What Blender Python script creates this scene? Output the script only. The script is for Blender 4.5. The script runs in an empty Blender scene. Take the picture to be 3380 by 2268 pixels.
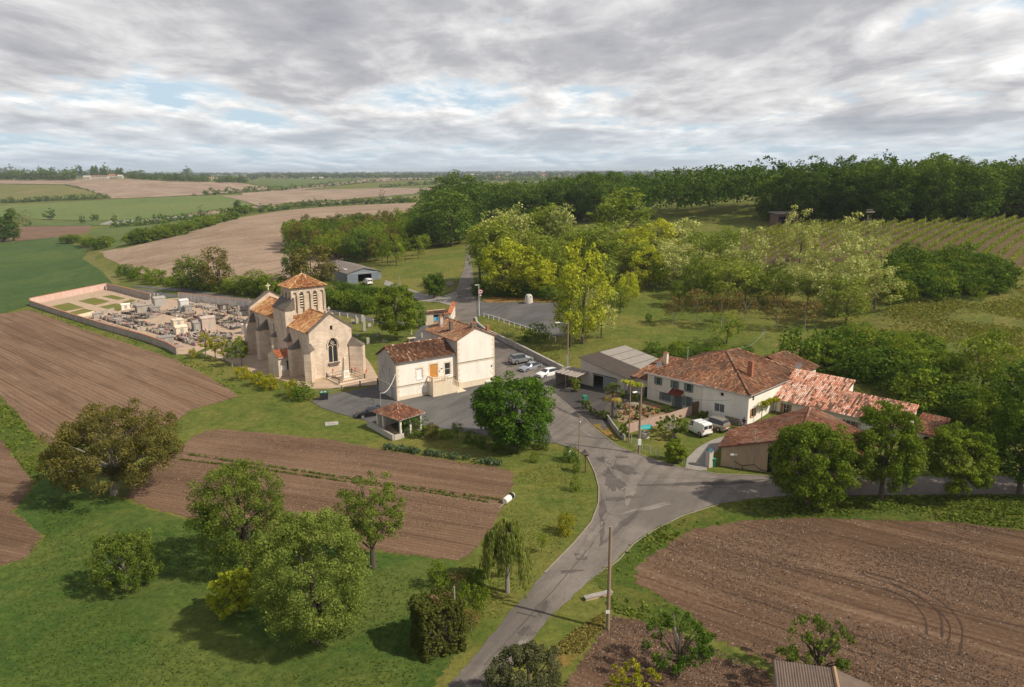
import bpy, bmesh, math, random
import numpy as np
from mathutils import Vector, Matrix
from mathutils.geometry import delaunay_2d_cdt
S = bpy.context.scene
COL = S.collection
R = math.radians
# ------------------------------------------------------------ camera
FPX, CX, CY, CAMZ = 2450., 1690., 1134., 36.
PITCH, ROLL = math.atan(570/FPX), R(0.22)
cp, sp, cr, sr = math.cos(PITCH), math.sin(PITCH), math.cos(ROLL), math.sin(ROLL)
cam = bpy.data.cameras.new('camera'); co = bpy.data.objects.new('camera', cam); COL.objects.link(co)
cam.sensor_width = 36; cam.lens = 36*FPX/3380; cam.clip_start = .5; cam.clip_end = 40000
co.matrix_world = Matrix(((cr, sr, 0, 0), (-sr*sp, cr*sp, -cp, 0), (-sr*cp, cr*cp, sp, CAMZ), (0, 0, 0, 1)))
S.camera = co
S.render.resolution_x, S.render.resolution_y = 1024, 687
# ------------------------------------------------------------ light
SUN_H, SUN_E = 113., 44.
sd = bpy.data.lights.new('sun', 'SUN'); sd.energy = 3.9; sd.angle = R(1.); sd.color = (1, .90, .75)
so = bpy.data.objects.new('sun', sd); COL.objects.link(so)
_h, _e = R(SUN_H), R(SUN_E)
so.rotation_euler = Vector((-math.sin(_h)*math.cos(_e), -math.cos(_h)*math.cos(_e), -math.sin(_e))).to_track_quat('-Z', 'Y').to_euler()
S.view_settings.view_transform = 'Standard'; S.view_settings.look = 'None'
S.view_settings.exposure = 0.38; S.view_settings.gamma = 1
W = bpy.data.worlds.new('World'); S.world = W; W.use_nodes = True
def sky():
    t = W.node_tree; N, L = t.nodes, t.links; N.clear()
    out = N.new('ShaderNodeOutputWorld')
    nis = N.new('ShaderNodeTexSky'); nis.sky_type = 'NISHITA'; nis.sun_disc = False
    nis.sun_elevation = R(SUN_E); nis.sun_rotation = R(SUN_H); nis.air_density = 1.0; nis.dust_density = 1.5
    b1 = N.new('ShaderNodeBackground'); L.new(nis.outputs[0], b1.inputs[0]); b1.inputs[1].default_value = .085
    tc = N.new('ShaderNodeTexCoord'); sx = N.new('ShaderNodeSeparateXYZ'); L.new(tc.outputs['Generated'], sx.inputs[0])
    def M(op, a, b=None, c=None):
        n = N.new('ShaderNodeMath'); n.operation = op
        for i, v in enumerate((a, b, c)):
            if v is None: continue
            if isinstance(v, (int, float)): n.inputs[i].default_value = v
            else: L.new(v, n.inputs[i])
        return n.outputs[0]
    z = M('MAXIMUM', sx.outputs[2], 0.0)
    zz = M('ADD', z, .11)
    px, py = M('DIVIDE', sx.outputs[0], zz), M('MULTIPLY', M('DIVIDE', sx.outputs[1], zz), .62)
    def vec(x, y, zc):
        c = N.new('ShaderNodeCombineXYZ')
        for i, v in enumerate((x, y, zc)):
            if isinstance(v, (int, float)): c.inputs[i].default_value = v
            else: L.new(v, c.inputs[i])
        return c.outputs[0]
    def noise(v, sc, det, ro, dist=0.):
        n = N.new('ShaderNodeTexNoise'); L.new(v, n.inputs['Vector']); n.inputs['Scale'].default_value = sc
        n.inputs['Detail'].default_value = det; n.inputs['Roughness'].default_value = ro; n.inputs['Distortion'].default_value = dist
        return n.outputs['Fac']
    p = vec(px, py, 3.7)
    p2 = vec(M('ADD', px, .07), M('ADD', py, -.10), 3.7)      # the same layer looked at a little nearer the sun: lit tops
    mixn = lambda v: M('ADD', M('MULTIPLY', noise(v, 2.0, 9, .6, .25), .8), M('MULTIPLY', noise(v, .8, 2, .5, 0), .28))
    n1, n1b = mixn(p), mixn(p2)
    big = noise(vec(px, py, 5.3), .75, 3, .5)
    def ramp(v, stops):
        r = N.new('ShaderNodeValToRGB'); L.new(v, r.inputs[0]); e = r.color_ramp.elements
        while len(e) < len(stops): e.new(.5)
        for i, (q, c) in enumerate(stops):
            e[i].position = q; e[i].color = (*c, 1) if len(c) == 3 else c
        return r.outputs[0]
    dens = M('ADD', M('ADD', n1, M('MULTIPLY', M('SUBTRACT', big, .5), .6)), M('MULTIPLY', z, .30))
    cov = ramp(dens, [(.40, (0, 0, 0)), (.52, (1, 1, 1))])
    # colour of the cloud: thin = white, thick = violet grey; slope term gives relief
    rel = M('MULTIPLY', M('SUBTRACT', n1, n1b), 1.7)
    sh = M('SUBTRACT', M('ADD', .5, rel), M('MULTIPLY', M('SUBTRACT', dens, .53), 1.7))
    col = ramp(sh, [(.0, (.29, .295, .33)), (.30, (.445, .445, .465)), (.52, (.675, .67, .67)), (.74, (.98, .96, .925))])
    hz_ = ramp(z, [(0, (1, 1, 1)), (.07, (0, 0, 0))])
    mx = N.new('ShaderNodeMixRGB'); L.new(M('MULTIPLY', hz_, .45), mx.inputs[0]); L.new(col, mx.inputs[1]); mx.inputs[2].default_value = (.50, .62, .74, 1)
    b2 = N.new('ShaderNodeBackground'); L.new(mx.outputs[0], b2.inputs[0]); b2.inputs[1].default_value = .93
    skc = N.new('ShaderNodeMixRGB'); skc.inputs[0].default_value = .72
    b3 = N.new('ShaderNodeBackground'); b3.inputs[0].default_value = (.52, .66, .79, 1); b3.inputs[1].default_value = .92
    ms = N.new('ShaderNodeMixShader'); ms.inputs[0].default_value = .7; L.new(b1.outputs[0], ms.inputs[1]); L.new(b3.outputs[0], ms.inputs[2])
    cf = M('MULTIPLY', cov, M('SUBTRACT', 1.0, M('MULTIPLY', hz_, .35)))
    m2 = N.new('ShaderNodeMixShader'); L.new(cf, m2.inputs[0]); L.new(ms.outputs[0], m2.inputs[1]); L.new(b2.outputs[0], m2.inputs[2])
    L.new(m2.outputs[0], out.inputs[0])
    N.remove(skc)
sky()
# ------------------------------------------------------------ terrain: pixel rays of the photograph's camera, heights of known points
CTRL = [
(1690,2268,0),(200,2268,0),(3200,2268,0),(1000,1800,0),(2000,1700,0),(3000,1800,0),(100,1700,-0.5),(3380,1600,1),(2600,1560,0.3),(1690,3500,0),(-800,3500,0),
(4200,3500,0),(-800,2000,-0.5),(4200,2000,1),(2400,1400,0.5),(2100,1450,0.2),(1700,1400,0),(1300,1330,0),(1000,1330,-0.5),(700,1380,-1),(300,1500,-1),(-200,1500,-2),
(1950,1250,1),(1750,1230,0.6),(2300,1200,2.5),(2700,1300,2.2),(3000,1400,2),(3380,1350,3),(3900,1350,4),(3000,1250,3.5),(2000,1150,3),(2300,1090,4.5),(2000,1050,4.5),
(2600,1100,5),(1900,950,6.5),(2300,950,7.5),(2700,1000,7),(3000,1150,5),(3000,1000,9),(3000,900,12.8),(3400,1000,9.5),(3380,1150,6),(3900,1000,10),(2650,870,13),
(2650,840,15),(2900,860,14.8),(2900,790,18),(2900,725,21),(3300,880,14.5),(3300,800,18),(3300,715,21.5),(3900,850,16),(3900,720,22),(2500,760,17),(2300,725,18.5),
(2500,690,22),(3300,680,23),(3900,680,23),(1700,1060,3),(1700,1000,4),(1560,1030,2.8),(1540,900,5.2),(1540,840,7),(1535,800,8.2),(1400,850,6),(1400,760,6.5),
(1900,800,12),(1600,725,10),(2000,700,15),(1560,1150,1.3),(1350,1000,1.5),(1200,1100,0.3),(1000,1250,0),(1150,950,2),(1250,900,4),(1200,850,3.5),(800,960,0),
(640,1170,-1),(450,1080,-2.2),(350,955,-3),(100,1010,-3),(-200,1100,-5),(600,880,0),(900,860,2),(340,830,-4),(1350,672,4),(900,700,3.5),(1100,690,4.5),
(1100,760,4.5),(550,745,-2),(750,720,1.5),(700,800,1.5),(150,900,-8),(0,800,-10),(-300,850,-10),(250,850,-8),(300,760,-12),(560,730,-12),(750,690,-11),
(1000,655,-8),(1200,640,-4),(400,680,-10),(0,680,-10),(650,655,-4),(0,650,-3),(300,620,9),(600,620,7),(0,597,19),(300,594,21),(600,600,18),(850,600,8),
(1100,620,2),(1100,596,10),(800,585,14),(1500,640,0),(1500,600,9),(2000,640,3),(2000,600,9),(2500,600,12),(3300,600,15),(3900,600,15),(-500,600,15),(-500,680,-8),
(-500,580,15),(500,578,15),(1500,576,15),(2500,576,15),(3800,576,15),(-800,570,18),(500,570,18),(1500,570,18),(2500,570,18),(3800,570,18),]
def ray(u, v):
    x = (u-CX)/FPX; y = -(v-CY)/FPX
    x, y = x*cr+y*sr, -x*sr+y*cr
    return np.array([x, cp+y*sp, -sp+y*cp])
def atz(u, v, z):
    d = ray(u, v); t = (z-CAMZ)/d[2]; return np.array([d[0]*t, d[1]*t, z])
def key(X, Y):
    r = np.sqrt(X*X+Y*Y); a = np.clip(np.arctan2(X, Y), -.95, .95)
    return np.stack([a*2.2, np.log(np.clip(r, 40., 12000.))], -1)
_P = np.array([atz(*c) for c in CTRL]); _K = key(_P[:, 0], _P[:, 1]); _n = len(_P)
def phi(r2): return .5*r2*np.log(r2+1e-12)
_A = np.zeros((_n+3, _n+3)); _A[:_n, :_n] = phi(((_K[:, None]-_K[None])**2).sum(-1))+np.eye(_n)*.003
_A[:_n, _n] = 1; _A[:_n, _n+1:] = _K; _A[_n, :_n] = 1; _A[_n+1:, :_n] = _K.T
_sol = np.linalg.solve(_A, np.concatenate([_P[:, 2], [0, 0, 0]]))
def hz(X, Y):
    X = np.asarray(X, float); Y = np.asarray(Y, float)
    k = key(X, Y).reshape(-1, 2); o = np.empty(len(k))
    for i in range(0, len(k), 20000):
        kk = k[i:i+20000]; d2 = ((kk[:, None]-_K[None])**2).sum(-1)
        o[i:i+20000] = phi(d2)@_sol[:_n]+_sol[_n]+kk@_sol[_n+1:]
    o = o.reshape(X.shape)
    r = np.sqrt(X*X+Y*Y); back = np.clip((np.abs(np.arctan2(X, Y))-1.15)/.6, 0, 1); return o*(1-back)*np.clip((r-20)/30, 0, 1)
_T = np.exp(np.linspace(math.log(30), math.log(9400), 420))
def G(u, v):
    d = ray(u, v); X = d[0]*_T; Y = d[1]*_T; Z = CAMZ+d[2]*_T; g = Z-hz(X, Y)
    i = int(np.argmax(g < 0)) if (g < 0).any() else len(_T)-1
    if i == 0: t = _T[0]
    else:
        a = g[i-1]/(g[i-1]-g[i]+1e-12) if g[i] < 0 else 1.; t = _T[i-1]*(1-a)+_T[i]*a
    x, y = d[0]*t, d[1]*t
    return np.array([x, y, float(hz(x, y))])
DS = 3380/2337
def D(x, y): return x*DS, y*DS                      # whole photo as viewed -> native pixels
def ZM(ox, oy, s): return lambda x, y: (ox+x/s, oy+y/s)
z1, z3, z4, z5 = ZM(780, 880, 3.7327), ZM(1180, 1000, 3.1365), ZM(1880, 1120, 2.996), ZM(2300, 1120, 2.921)
z6, z7, z2 = ZM(1050, 780, 4.249), ZM(1500, 900, 3.484), ZM(80, 920, 2.996)
z8, zc, zv, zb = ZM(1360, 1440, 1.893), ZM(1500, 500, 2.337), ZM(2400, 480, 2.385), ZM(1800, 1700, 1.479)
zf, zg = ZM(0, 500, 2.337), ZM(800, 540, 2.337)
def GD(x, y): return G(*D(x, y))
def zat(p, v):
    """height at which the vertical through p meets image row v"""
    X, Y = p[0], p[1]; lo, hi = -20., 70.
    for _ in range(40):
        m = (lo+hi)/2; z = m-CAMZ; f = Y*cp-z*sp; yy = (Y*sp+z*cp)/f; xx = X/f
        vv = CY-(yy+xx*sr)*FPX
        if vv > v: lo = m
        else: hi = m
    return (lo+hi)/2
# ------------------------------------------------------------ objects
def tag(o, label=None, cat=None, group=None, kind=None):
    if label: o['label'] = label
    if cat: o['category'] = cat
    if group: o['group'] = group
    if kind: o['kind'] = kind
    return o
def thing(name, label, cat, loc=(0, 0, 0), h=90., group=None, rz=None):
    o = bpy.data.objects.new(name, None); COL.objects.link(o); o.empty_display_size = .3
    o.location = Vector([float(a) for a in loc]); o.rotation_euler = (0, 0, R(90-h) if rz is None else rz)
    return tag(o, label, cat, group)
def mesh_obj(name, verts, faces, mats, parent=None, mi=None, rnd=None, smooth=False, loc=None):
    me = bpy.data.meshes.new(name); me.from_pydata([tuple(map(float, v)) for v in verts], [], faces)
    for m in (mats if isinstance(mats, (list, tuple)) else [mats]): me.materials.append(m)
    if mi is not None: me.polygons.foreach_set('material_index', mi)
    if rnd is not None:
        a = me.attributes.new('rnd', 'FLOAT', 'FACE'); a.data.foreach_set('value', np.asarray(rnd, np.float32))
    if smooth:
        me.polygons.foreach_set('use_smooth', [True]*len(me.polygons))
        if smooth is not True: me.set_sharp_from_angle(angle=R(smooth))
    me.update()
    o = bpy.data.objects.new(name, me); COL.objects.link(o)
    if parent: o.parent = parent
    if loc is not None: o.location = Vector([float(a) for a in loc])
    return o
class MB:
    def __init__(s): s.v = []; s.f = []; s.m = []; s.r = []
    def add(s, vs, fs, m=0, r=0.):
        b = len(s.v); s.v += [tuple(v) for v in vs]
        for f in fs: s.f.append(tuple(b+i for i in f)); s.m.append(m); s.r.append(r)
        return s
    def box(s, c, d, rz=0., m=0, r=0., tilt=None):
        x, y, z = d[0]/2, d[1]/2, d[2]/2; M_ = Matrix.Rotation(rz, 3, 'Z')
        if tilt: M_ = M_ @ Matrix.Rotation(tilt[0], 3, 'X') @ Matrix.Rotation(tilt[1], 3, 'Y')
        vs = [M_ @ Vector((a*x, b*y, e*z))+Vector(c) for a in (-1, 1) for b in (-1, 1) for e in (-1, 1)]
        return s.add(vs, [(0, 1, 3, 2), (4, 6, 7, 5), (0, 4, 5, 1), (2, 3, 7, 6), (0, 2, 6, 4), (1, 5, 7, 3)], m, r)
    def bx(s, x0, x1, y0, y1, za, zb_, m=0, r=0.):
        return s.box(((x0+x1)/2, (y0+y1)/2, (za+zb_)/2), (x1-x0, y1-y0, zb_-za), 0, m, r)
    def prism(s, poly, za, zb_, m=0, r=0.):      # poly of (x,y); za/zb_ number or list
        n = len(poly); A = za if isinstance(za, (list, tuple)) else [za]*n; B = zb_ if isinstance(zb_, (list, tuple)) else [zb_]*n
        vs = [(p[0], p[1], A[i]) for i, p in enumerate(poly)]+[(p[0], p[1], B[i]) for i, p in enumerate(poly)]
        return s.add(vs, [tuple(range(n))[::-1], tuple(range(n, 2*n))]+[(i, (i+1) % n, n+(i+1) % n, n+i) for i in range(n)], m, r)
    def tube(s, pts, rad, n=6, m=0, r=0., cap=True):
        pts = [Vector(p) for p in pts]; rad = rad if isinstance(rad, (list, tuple)) else [rad]*len(pts)
        vs, fs = [], []
        for i, p in enumerate(pts):
            d = (pts[min(i+1, len(pts)-1)]-pts[max(i-1, 0)]).normalized()
            a = d.orthogonal().normalized() if i == 0 else (a-d*a.dot(d)).normalized()
            b = d.cross(a)
            vs += [p+(a*math.cos(2*math.pi*k/n)+b*math.sin(2*math.pi*k/n))*rad[i] for k in range(n)]
        for i in range(len(pts)-1):
            for k in range(n): fs.append((i*n+k, i*n+(k+1) % n, (i+1)*n+(k+1) % n, (i+1)*n+k))
        if cap: fs += [tuple(range(n))[::-1], tuple(range((len(pts)-1)*n, len(pts)*n))]
        return s.add(vs, fs, m, r)
    def lathe(s, prof, c=(0, 0, 0), n=12, m=0, r=0., sx=1., sy=1.):   # prof of (radius,z)
        vs = [(c[0]+q*sx*math.cos(2*math.pi*k/n), c[1]+q*sy*math.sin(2*math.pi*k/n), c[2]+z) for q, z in prof for k in range(n)]
        fs = [(i*n+k, i*n+(k+1) % n, (i+1)*n+(k+1) % n, (i+1)*n+k) for i in range(len(prof)-1) for k in range(n)]
        fs += [tuple(range(n))[::-1], tuple(range((len(prof)-1)*n, len(prof)*n))]
        return s.add(vs, fs, m, r)
    def obj(s, name, mats, parent=None, smooth=False, rnd=False, loc=None):
        return mesh_obj(name, s.v, s.f, mats, parent, s.m, s.r if rnd else None, smooth, loc)
def copy_tree(o, parent=None):
    c = o.copy(); COL.objects.link(c)
    if parent: c.parent = parent
    for k in o.children: copy_tree(k, c)
    return c
# ------------------------------------------------------------ materials
def newmat(name):
    m = bpy.data.materials.new(name); m.use_nodes = True; N = m.node_tree.nodes; N.clear()
    out = N.new('ShaderNodeOutputMaterial'); b = N.new('ShaderNodeBsdfPrincipled'); m.node_tree.links.new(b.outputs[0], out.inputs[0])
    b.inputs['Specular IOR Level'].default_value = .25
    return m, N, m.node_tree.links, b, out
def c4(c): return (c[0], c[1], c[2], 1)
def NZ(N, L, vec, sc, det=4, ro=.55, dist=0.):
    n = N.new('ShaderNodeTexNoise'); n.inputs['Scale'].default_value = sc; n.inputs['Detail'].default_value = det
    n.inputs['Roughness'].default_value = ro; n.inputs['Distortion'].default_value = dist
    if vec is not None: L.new(vec, n.inputs['Vector'])
    return n.outputs['Fac']
def RAMP(N, L, v, stops, interp='LINEAR'):
    r = N.new('ShaderNodeValToRGB'); r.color_ramp.interpolation = interp; L.new(v, r.inputs[0]); e = r.color_ramp.elements
    while len(e) < len(stops): e.new(.5)
    for i, (q, c) in enumerate(stops): e[i].position = q; e[i].color = c4(c) if not isinstance(c, (int, float)) else (c, c, c, 1)
    return r.outputs[0]
def MIX(N, L, f, a, b, bl='MIX'):
    n = N.new('ShaderNodeMixRGB'); n.blend_type = bl
    for i, v in enumerate((f, a, b)):
        if isinstance(v, (int, float)): n.inputs[i].default_value = v if i == 0 else (v, v, v, 1)
        elif isinstance(v, (tuple, list)): n.inputs[i].default_value = c4(v)
        else: L.new(v, n.inputs[i])
    return n.outputs[0]
def MAPP(N, L, rz=0., sc=(1, 1, 1)):
    """object coordinates turned by rz, then stretched"""
    t = N.new('ShaderNodeTexCoord'); v = t.outputs['Object']
    for k in (0, 1):
        if (k == 0 and rz) or (k == 1 and sc != (1, 1, 1)) or (k == 1 and not rz):
            m = N.new('ShaderNodeMapping'); L.new(v, m.inputs[0]); v = m.outputs[0]
            if k == 0: m.inputs['Rotation'].default_value = (0, 0, rz)
            else: m.inputs['Scale'].default_value = sc
    return v
def BUMP(N, L, b, h, strength, dist):
    n = N.new('ShaderNodeBump'); n.inputs['Strength'].default_value = strength; n.inputs['Distance'].default_value = dist
    L.new(h, n.inputs['Height']); L.new(n.outputs[0], b.inputs['Normal'])
def plain(name, c, rough=.7, metal=0., var=.12, sc=3., bump=0.):
    m, N, L, b, o = newmat(name)
    v = MAPP(N, L); f = NZ(N, L, v, sc, 5)
    L.new(MIX(N, L, f, tuple(x*(1-var*1.6) for x in c), tuple(min(1, x*(1+var*1.6)) for x in c)), b.inputs[0])
    b.inputs['Roughness'].default_value = rough; b.inputs['Metallic'].default_value = metal
    if bump: BUMP(N, L, b, NZ(N, L, v, sc*4, 4), .6, bump)
    return m
def stained(name, c, dirt, amt=.5, sc=.9, rough=.9, blocks=None, rubble=False):
    """rendered or stone wall with stains, optional block joints"""
    m, N, L, b, o = newmat(name); v = MAPP(N, L); vs = MAPP(N, L, 0, (1, 1, .35))
    f = RAMP(N, L, NZ(N, L, vs, sc, 8, .66, .4), [(.5-.22*amt-.02, 0.), (.74, 1.)])
    g = NZ(N, L, v, 7, 5, .7)
    base = MIX(N, L, g, tuple(x*.86 for x in c), tuple(min(1, x*1.1) for x in c))
    if blocks:
        t = N.new('ShaderNodeTexCoord'); sx = N.new('ShaderNodeSeparateXYZ'); L.new(t.outputs['Object'], sx.inputs[0])
        ad = N.new('ShaderNodeMath'); L.new(sx.outputs[0], ad.inputs[0]); L.new(sx.outputs[1], ad.inputs[1])
        cb = N.new('ShaderNodeCombineXYZ'); L.new(ad.outputs[0], cb.inputs[0]); L.new(sx.outputs[2], cb.inputs[1])
        br = N.new('ShaderNodeTexBrick'); L.new(cb.outputs[0], br.inputs[0]); br.inputs['Scale'].default_value = 1
        br.inputs['Brick Width'].default_value = blocks[0]; br.inputs['Row Height'].default_value = blocks[1]
        br.inputs['Mortar Size'].default_value = .018; br.inputs['Color1'].default_value = (1, 1, 1, 1)
        br.inputs['Color2'].default_value = (.78, .76, .74, 1); br.inputs['Mortar'].default_value = (.5, .45, .4, 1)
        base = MIX(N, L, .85, base, br.outputs[0], 'MULTIPLY')
    L.new(MIX(N, L, MIX(N, L, 1., f, (amt, amt, amt), 'MULTIPLY'), base, dirt), b.inputs[0])
    b.inputs['Roughness'].default_value = rough
    BUMP(N, L, b, g, .5, .04)
    return m
def tiles(name, stops, lichen=(.33, .30, .22), lam=.35, psc=.55):
    m, N, L, b, o = newmat(name); a = N.new('ShaderNodeAttribute'); a.attribute_name = 'rnd'
    v = MAPP(N, L); col = RAMP(N, L, a.outputs['Fac'], stops, 'LINEAR')
    f = RAMP(N, L, NZ(N, L, v, psc, 6, .7), [(.48, 0.), (.70, lam)])
    g = NZ(N, L, v, 9, 3)
    col = MIX(N, L, f, col, lichen); col = MIX(N, L, .5, col, RAMP(N, L, g, [(.3, .62), (.7, 1.25)]), 'MULTIPLY')
    L.new(col, b.inputs[0]); b.inputs['Roughness'].default_value = .9
    return m
def leafmat(name, dark, mid, light, trans=.28, hue=.25):
    m, N, L, b, out = newmat(name); a = N.new('ShaderNodeAttribute'); a.attribute_name = 'rnd'
    oi = N.new('ShaderNodeObjectInfo')
    col = RAMP(N, L, a.outputs['Fac'], [(0, dark), (.5, mid), (1, light)])
    col = MIX(N, L, 1., col, RAMP(N, L, oi.outputs['Random'], [(0, (1-hue, 1-hue*.8, 1-hue)), (1, (1+hue, 1+hue*.8, 1+hue*.5))]), 'MULTIPLY')
    N.remove(b); d = N.new('ShaderNodeBsdfDiffuse'); t = N.new('ShaderNodeBsdfTranslucent'); mx = N.new('ShaderNodeMixShader'); mx.inputs[0].default_value = trans
    L.new(col, d.inputs[0]); L.new(MIX(N, L, 1., col, (1.25, 1.2, .6), 'MULTIPLY'), t.inputs[0])
    L.new(d.outputs[0], mx.inputs[1]); L.new(t.outputs[0], mx.inputs[2]); L.new(mx.outputs[0], out.inputs[0])
    return m
def grassmat(name, a, b_, c, big=.05, fine=1.6, dirt=None, mow=0., bump=.25):
    """a dark, b mid, c dry patches"""
    m, N, L, b, o = newmat(name); v = MAPP(N, L)
    f1 = NZ(N, L, v, big, 7, .66, .7); f2 = NZ(N, L, v, fine, 9, .78); f3 = NZ(N, L, v, big*5, 6, .7, .8); f4 = NZ(N, L, v, big*16, 6, .72, .4)
    col = MIX(N, L, RAMP(N, L, f3, [(.35, 0.), (.65, 1.)]), a, b_)
    col = MIX(N, L, RAMP(N, L, f1, [(.44, 0.), (.60, .8)]), col, c)
    col = MIX(N, L, RAMP(N, L, f4, [(.52, 0.), (.68, .55)]), col, c)
    col = MIX(N, L, RAMP(N, L, f4, [(.33, .5), (.45, 0.)]), col, tuple(x*.6 for x in a))
    if dirt: col = MIX(N, L, RAMP(N, L, NZ(N, L, v, big*9, 7, .7), [(.60, 0.), (.72, .8)]), col, dirt)
    col = MIX(N, L, .85, col, RAMP(N, L, f2, [(.25, .45), (.5, 1.), (.75, 1.6)]), 'MULTIPLY')
    if mow:
        w = N.new('ShaderNodeTexWave'); L.new(MAPP(N, L, mow), w.inputs[0]); w.inputs['Scale'].default_value = .35; w.inputs['Distortion'].default_value = 1.
        col = MIX(N, L, .25, col, RAMP(N, L, w.outputs['Fac'], [(0, .75), (1, 1.2)]), 'MULTIPLY')
    L.new(col, b.inputs[0]); b.inputs['Roughness'].default_value = 1; b.inputs['Specular IOR Level'].default_value = .08
    if bump: BUMP(N, L, b, f2, .8, bump)
    return m
def soilmat(name, a, b_, c, rz=0., period=.75, amp=.10, clod=3., spots=0., line=.35, track=3.4, tk=.5):
    """ploughed soil: furrows along the direction rz (radians), darker wheel lines, damp patches, clods, pale stones"""
    m, N, L, b, o = newmat(name); v = MAPP(N, L); vr = MAPP(N, L, rz)
    def wave(per, dist):
        w = N.new('ShaderNodeTexWave'); L.new(vr, w.inputs[0]); w.bands_direction = 'Y'; w.inputs['Scale'].default_value = .314/per
        w.inputs['Distortion'].default_value = dist; w.inputs['Detail'].default_value = 3; w.inputs['Detail Scale'].default_value = .4; return w.outputs['Fac']
    w = wave(period, 1.6); t = wave(track, .9)
    st = NZ(N, L, MAPP(N, L, rz, (.035, .8, 1)), 1., 5, .65); st2 = NZ(N, L, MAPP(N, L, rz, (.012, .22, 1)), 1., 4, .6)
    big = NZ(N, L, v, .022, 5, .6, .6); fine = NZ(N, L, v, clod, 9, .82); mid_ = NZ(N, L, v, .35, 6, .7, .5)
    col = MIX(N, L, RAMP(N, L, big, [(.38, 0.), (.62, 1.)]), a, b_)
    col = MIX(N, L, RAMP(N, L, st, [(.47, 0.), (.72, .7)]), col, c)
    col = MIX(N, L, RAMP(N, L, st2, [(.40, .45), (.52, 0.)]), col, tuple(x*.62 for x in a))
    col = MIX(N, L, RAMP(N, L, mid_, [(.55, 0.), (.72, .5)]), col, tuple(x*1.25 for x in b_))
    col = MIX(N, L, .9, col, RAMP(N, L, fine, [(.26, .42), (.5, .96), (.74, 1.7)]), 'MULTIPLY')
    col = MIX(N, L, line, col, RAMP(N, L, w, [(0, .6), (.5, 1.), (1, 1.15)]), 'MULTIPLY')
    col = MIX(N, L, MIX(N, L, 1., (tk, tk, tk), RAMP(N, L, st, [(.35, 1.), (.7, .2)]), 'MULTIPLY'), col, RAMP(N, L, t, [(.0, .45), (.07, 1.)]), 'MULTIPLY')
    if spots:
        vo = N.new('ShaderNodeTexVoronoi'); L.new(v, vo.inputs[0]); vo.inputs['Scale'].default_value = 1.5
        col = MIX(N, L, RAMP(N, L, vo.outputs['Distance'], [(.07, spots), (.12, 0.)]), col, (.42, .36, .30))
    L.new(col, b.inputs[0]); b.inputs['Roughness'].default_value = 1; b.inputs['Specular IOR Level'].default_value = .1
    BUMP(N, L, b, MIX(N, L, .6, w, fine), 1., amp)
    return m
# ------------------------------------------------------------ ground lattice and draped sheets
ANG = np.concatenate([np.linspace(-math.pi, -.95, 50)[:-1], np.linspace(-.95, .95, 330), np.linspace(.95, math.pi, 50)[1:-1]])
RAD = np.exp(np.arange(math.log(10), math.log(9600), .0155))
def ground():
    na, nr = len(ANG), len(RAD)
    A_, R_ = np.meshgrid(ANG, RAD); X = R_*np.sin(A_); Y = R_*np.cos(A_); Z = hz(X, Y)
    v = np.stack([X, Y, Z], -1).reshape(-1, 3)
    i = np.arange(nr-1)[:, None]*na; j = np.arange(na)[None]; k = (j+1) % na
    q = np.stack([i+j, i+na+j, i+na+k, i+k], -1).reshape(-1, 4)
    me = bpy.data.meshes.new('ground'); me.vertices.add(len(v)+1)
    me.vertices.foreach_set('co', np.concatenate([v, [[0, 0, 0.]]]).astype(np.float32).ravel())
    fan = np.stack([np.full(na, len(v)), np.arange(na), (np.arange(na)+1) % na], -1)
    me.loops.add(q.size+fan.size); me.loops.foreach_set('vertex_index', np.concatenate([q[:, ::-1].ravel(), fan[:, ::-1].ravel()]).astype(np.int32))
    me.polygons.add(len(q)+len(fan)); me.polygons.foreach_set('loop_start', np.concatenate([np.arange(len(q))*4, q.size+np.arange(len(fan))*3]).astype(np.int32))
    me.update(calc_edges=True); me.polygons.foreach_set('use_smooth', [True]*len(me.polygons))
    if me.polygons[1000].normal.z < 0: me.flip_normals()
    me.materials.append(M_ground)
    o = bpy.data.objects.new('ground', me); COL.objects.link(o); tag(o, kind='structure'); return o
def inpoly(px, py, poly):
    ins = np.zeros(px.shape, bool); n = len(poly)
    for i in range(n):
        x1, y1 = poly[i]; x2, y2 = poly[(i+1) % n]
        c = (y1 > py) != (y2 > py)
        with np.errstate(divide='ignore', invalid='ignore'): ins ^= c & (px < (x2-x1)*(py-y1)/(y2-y1+1e-15)+x1)
    return ins
def wpoly(px, step=14, fn=D, jit=0., seed=1):
    """closed outline in photo coordinates -> ground points; jit roughens it (world metres)"""
    rg = random.Random(seed); out = []
    n = len(px)
    for i in range(n):
        a, b = px[i], px[(i+1) % n]; k = max(1, int(math.hypot(b[0]-a[0], b[1]-a[1])/step))
        for t in range(k):
            q = t/k; g = G(*fn(a[0]+(b[0]-a[0])*q, a[1]+(b[1]-a[1])*q))
            out.append((g[0]+rg.uniform(-jit, jit), g[1]+rg.uniform(-jit, jit)))
    return out
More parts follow.
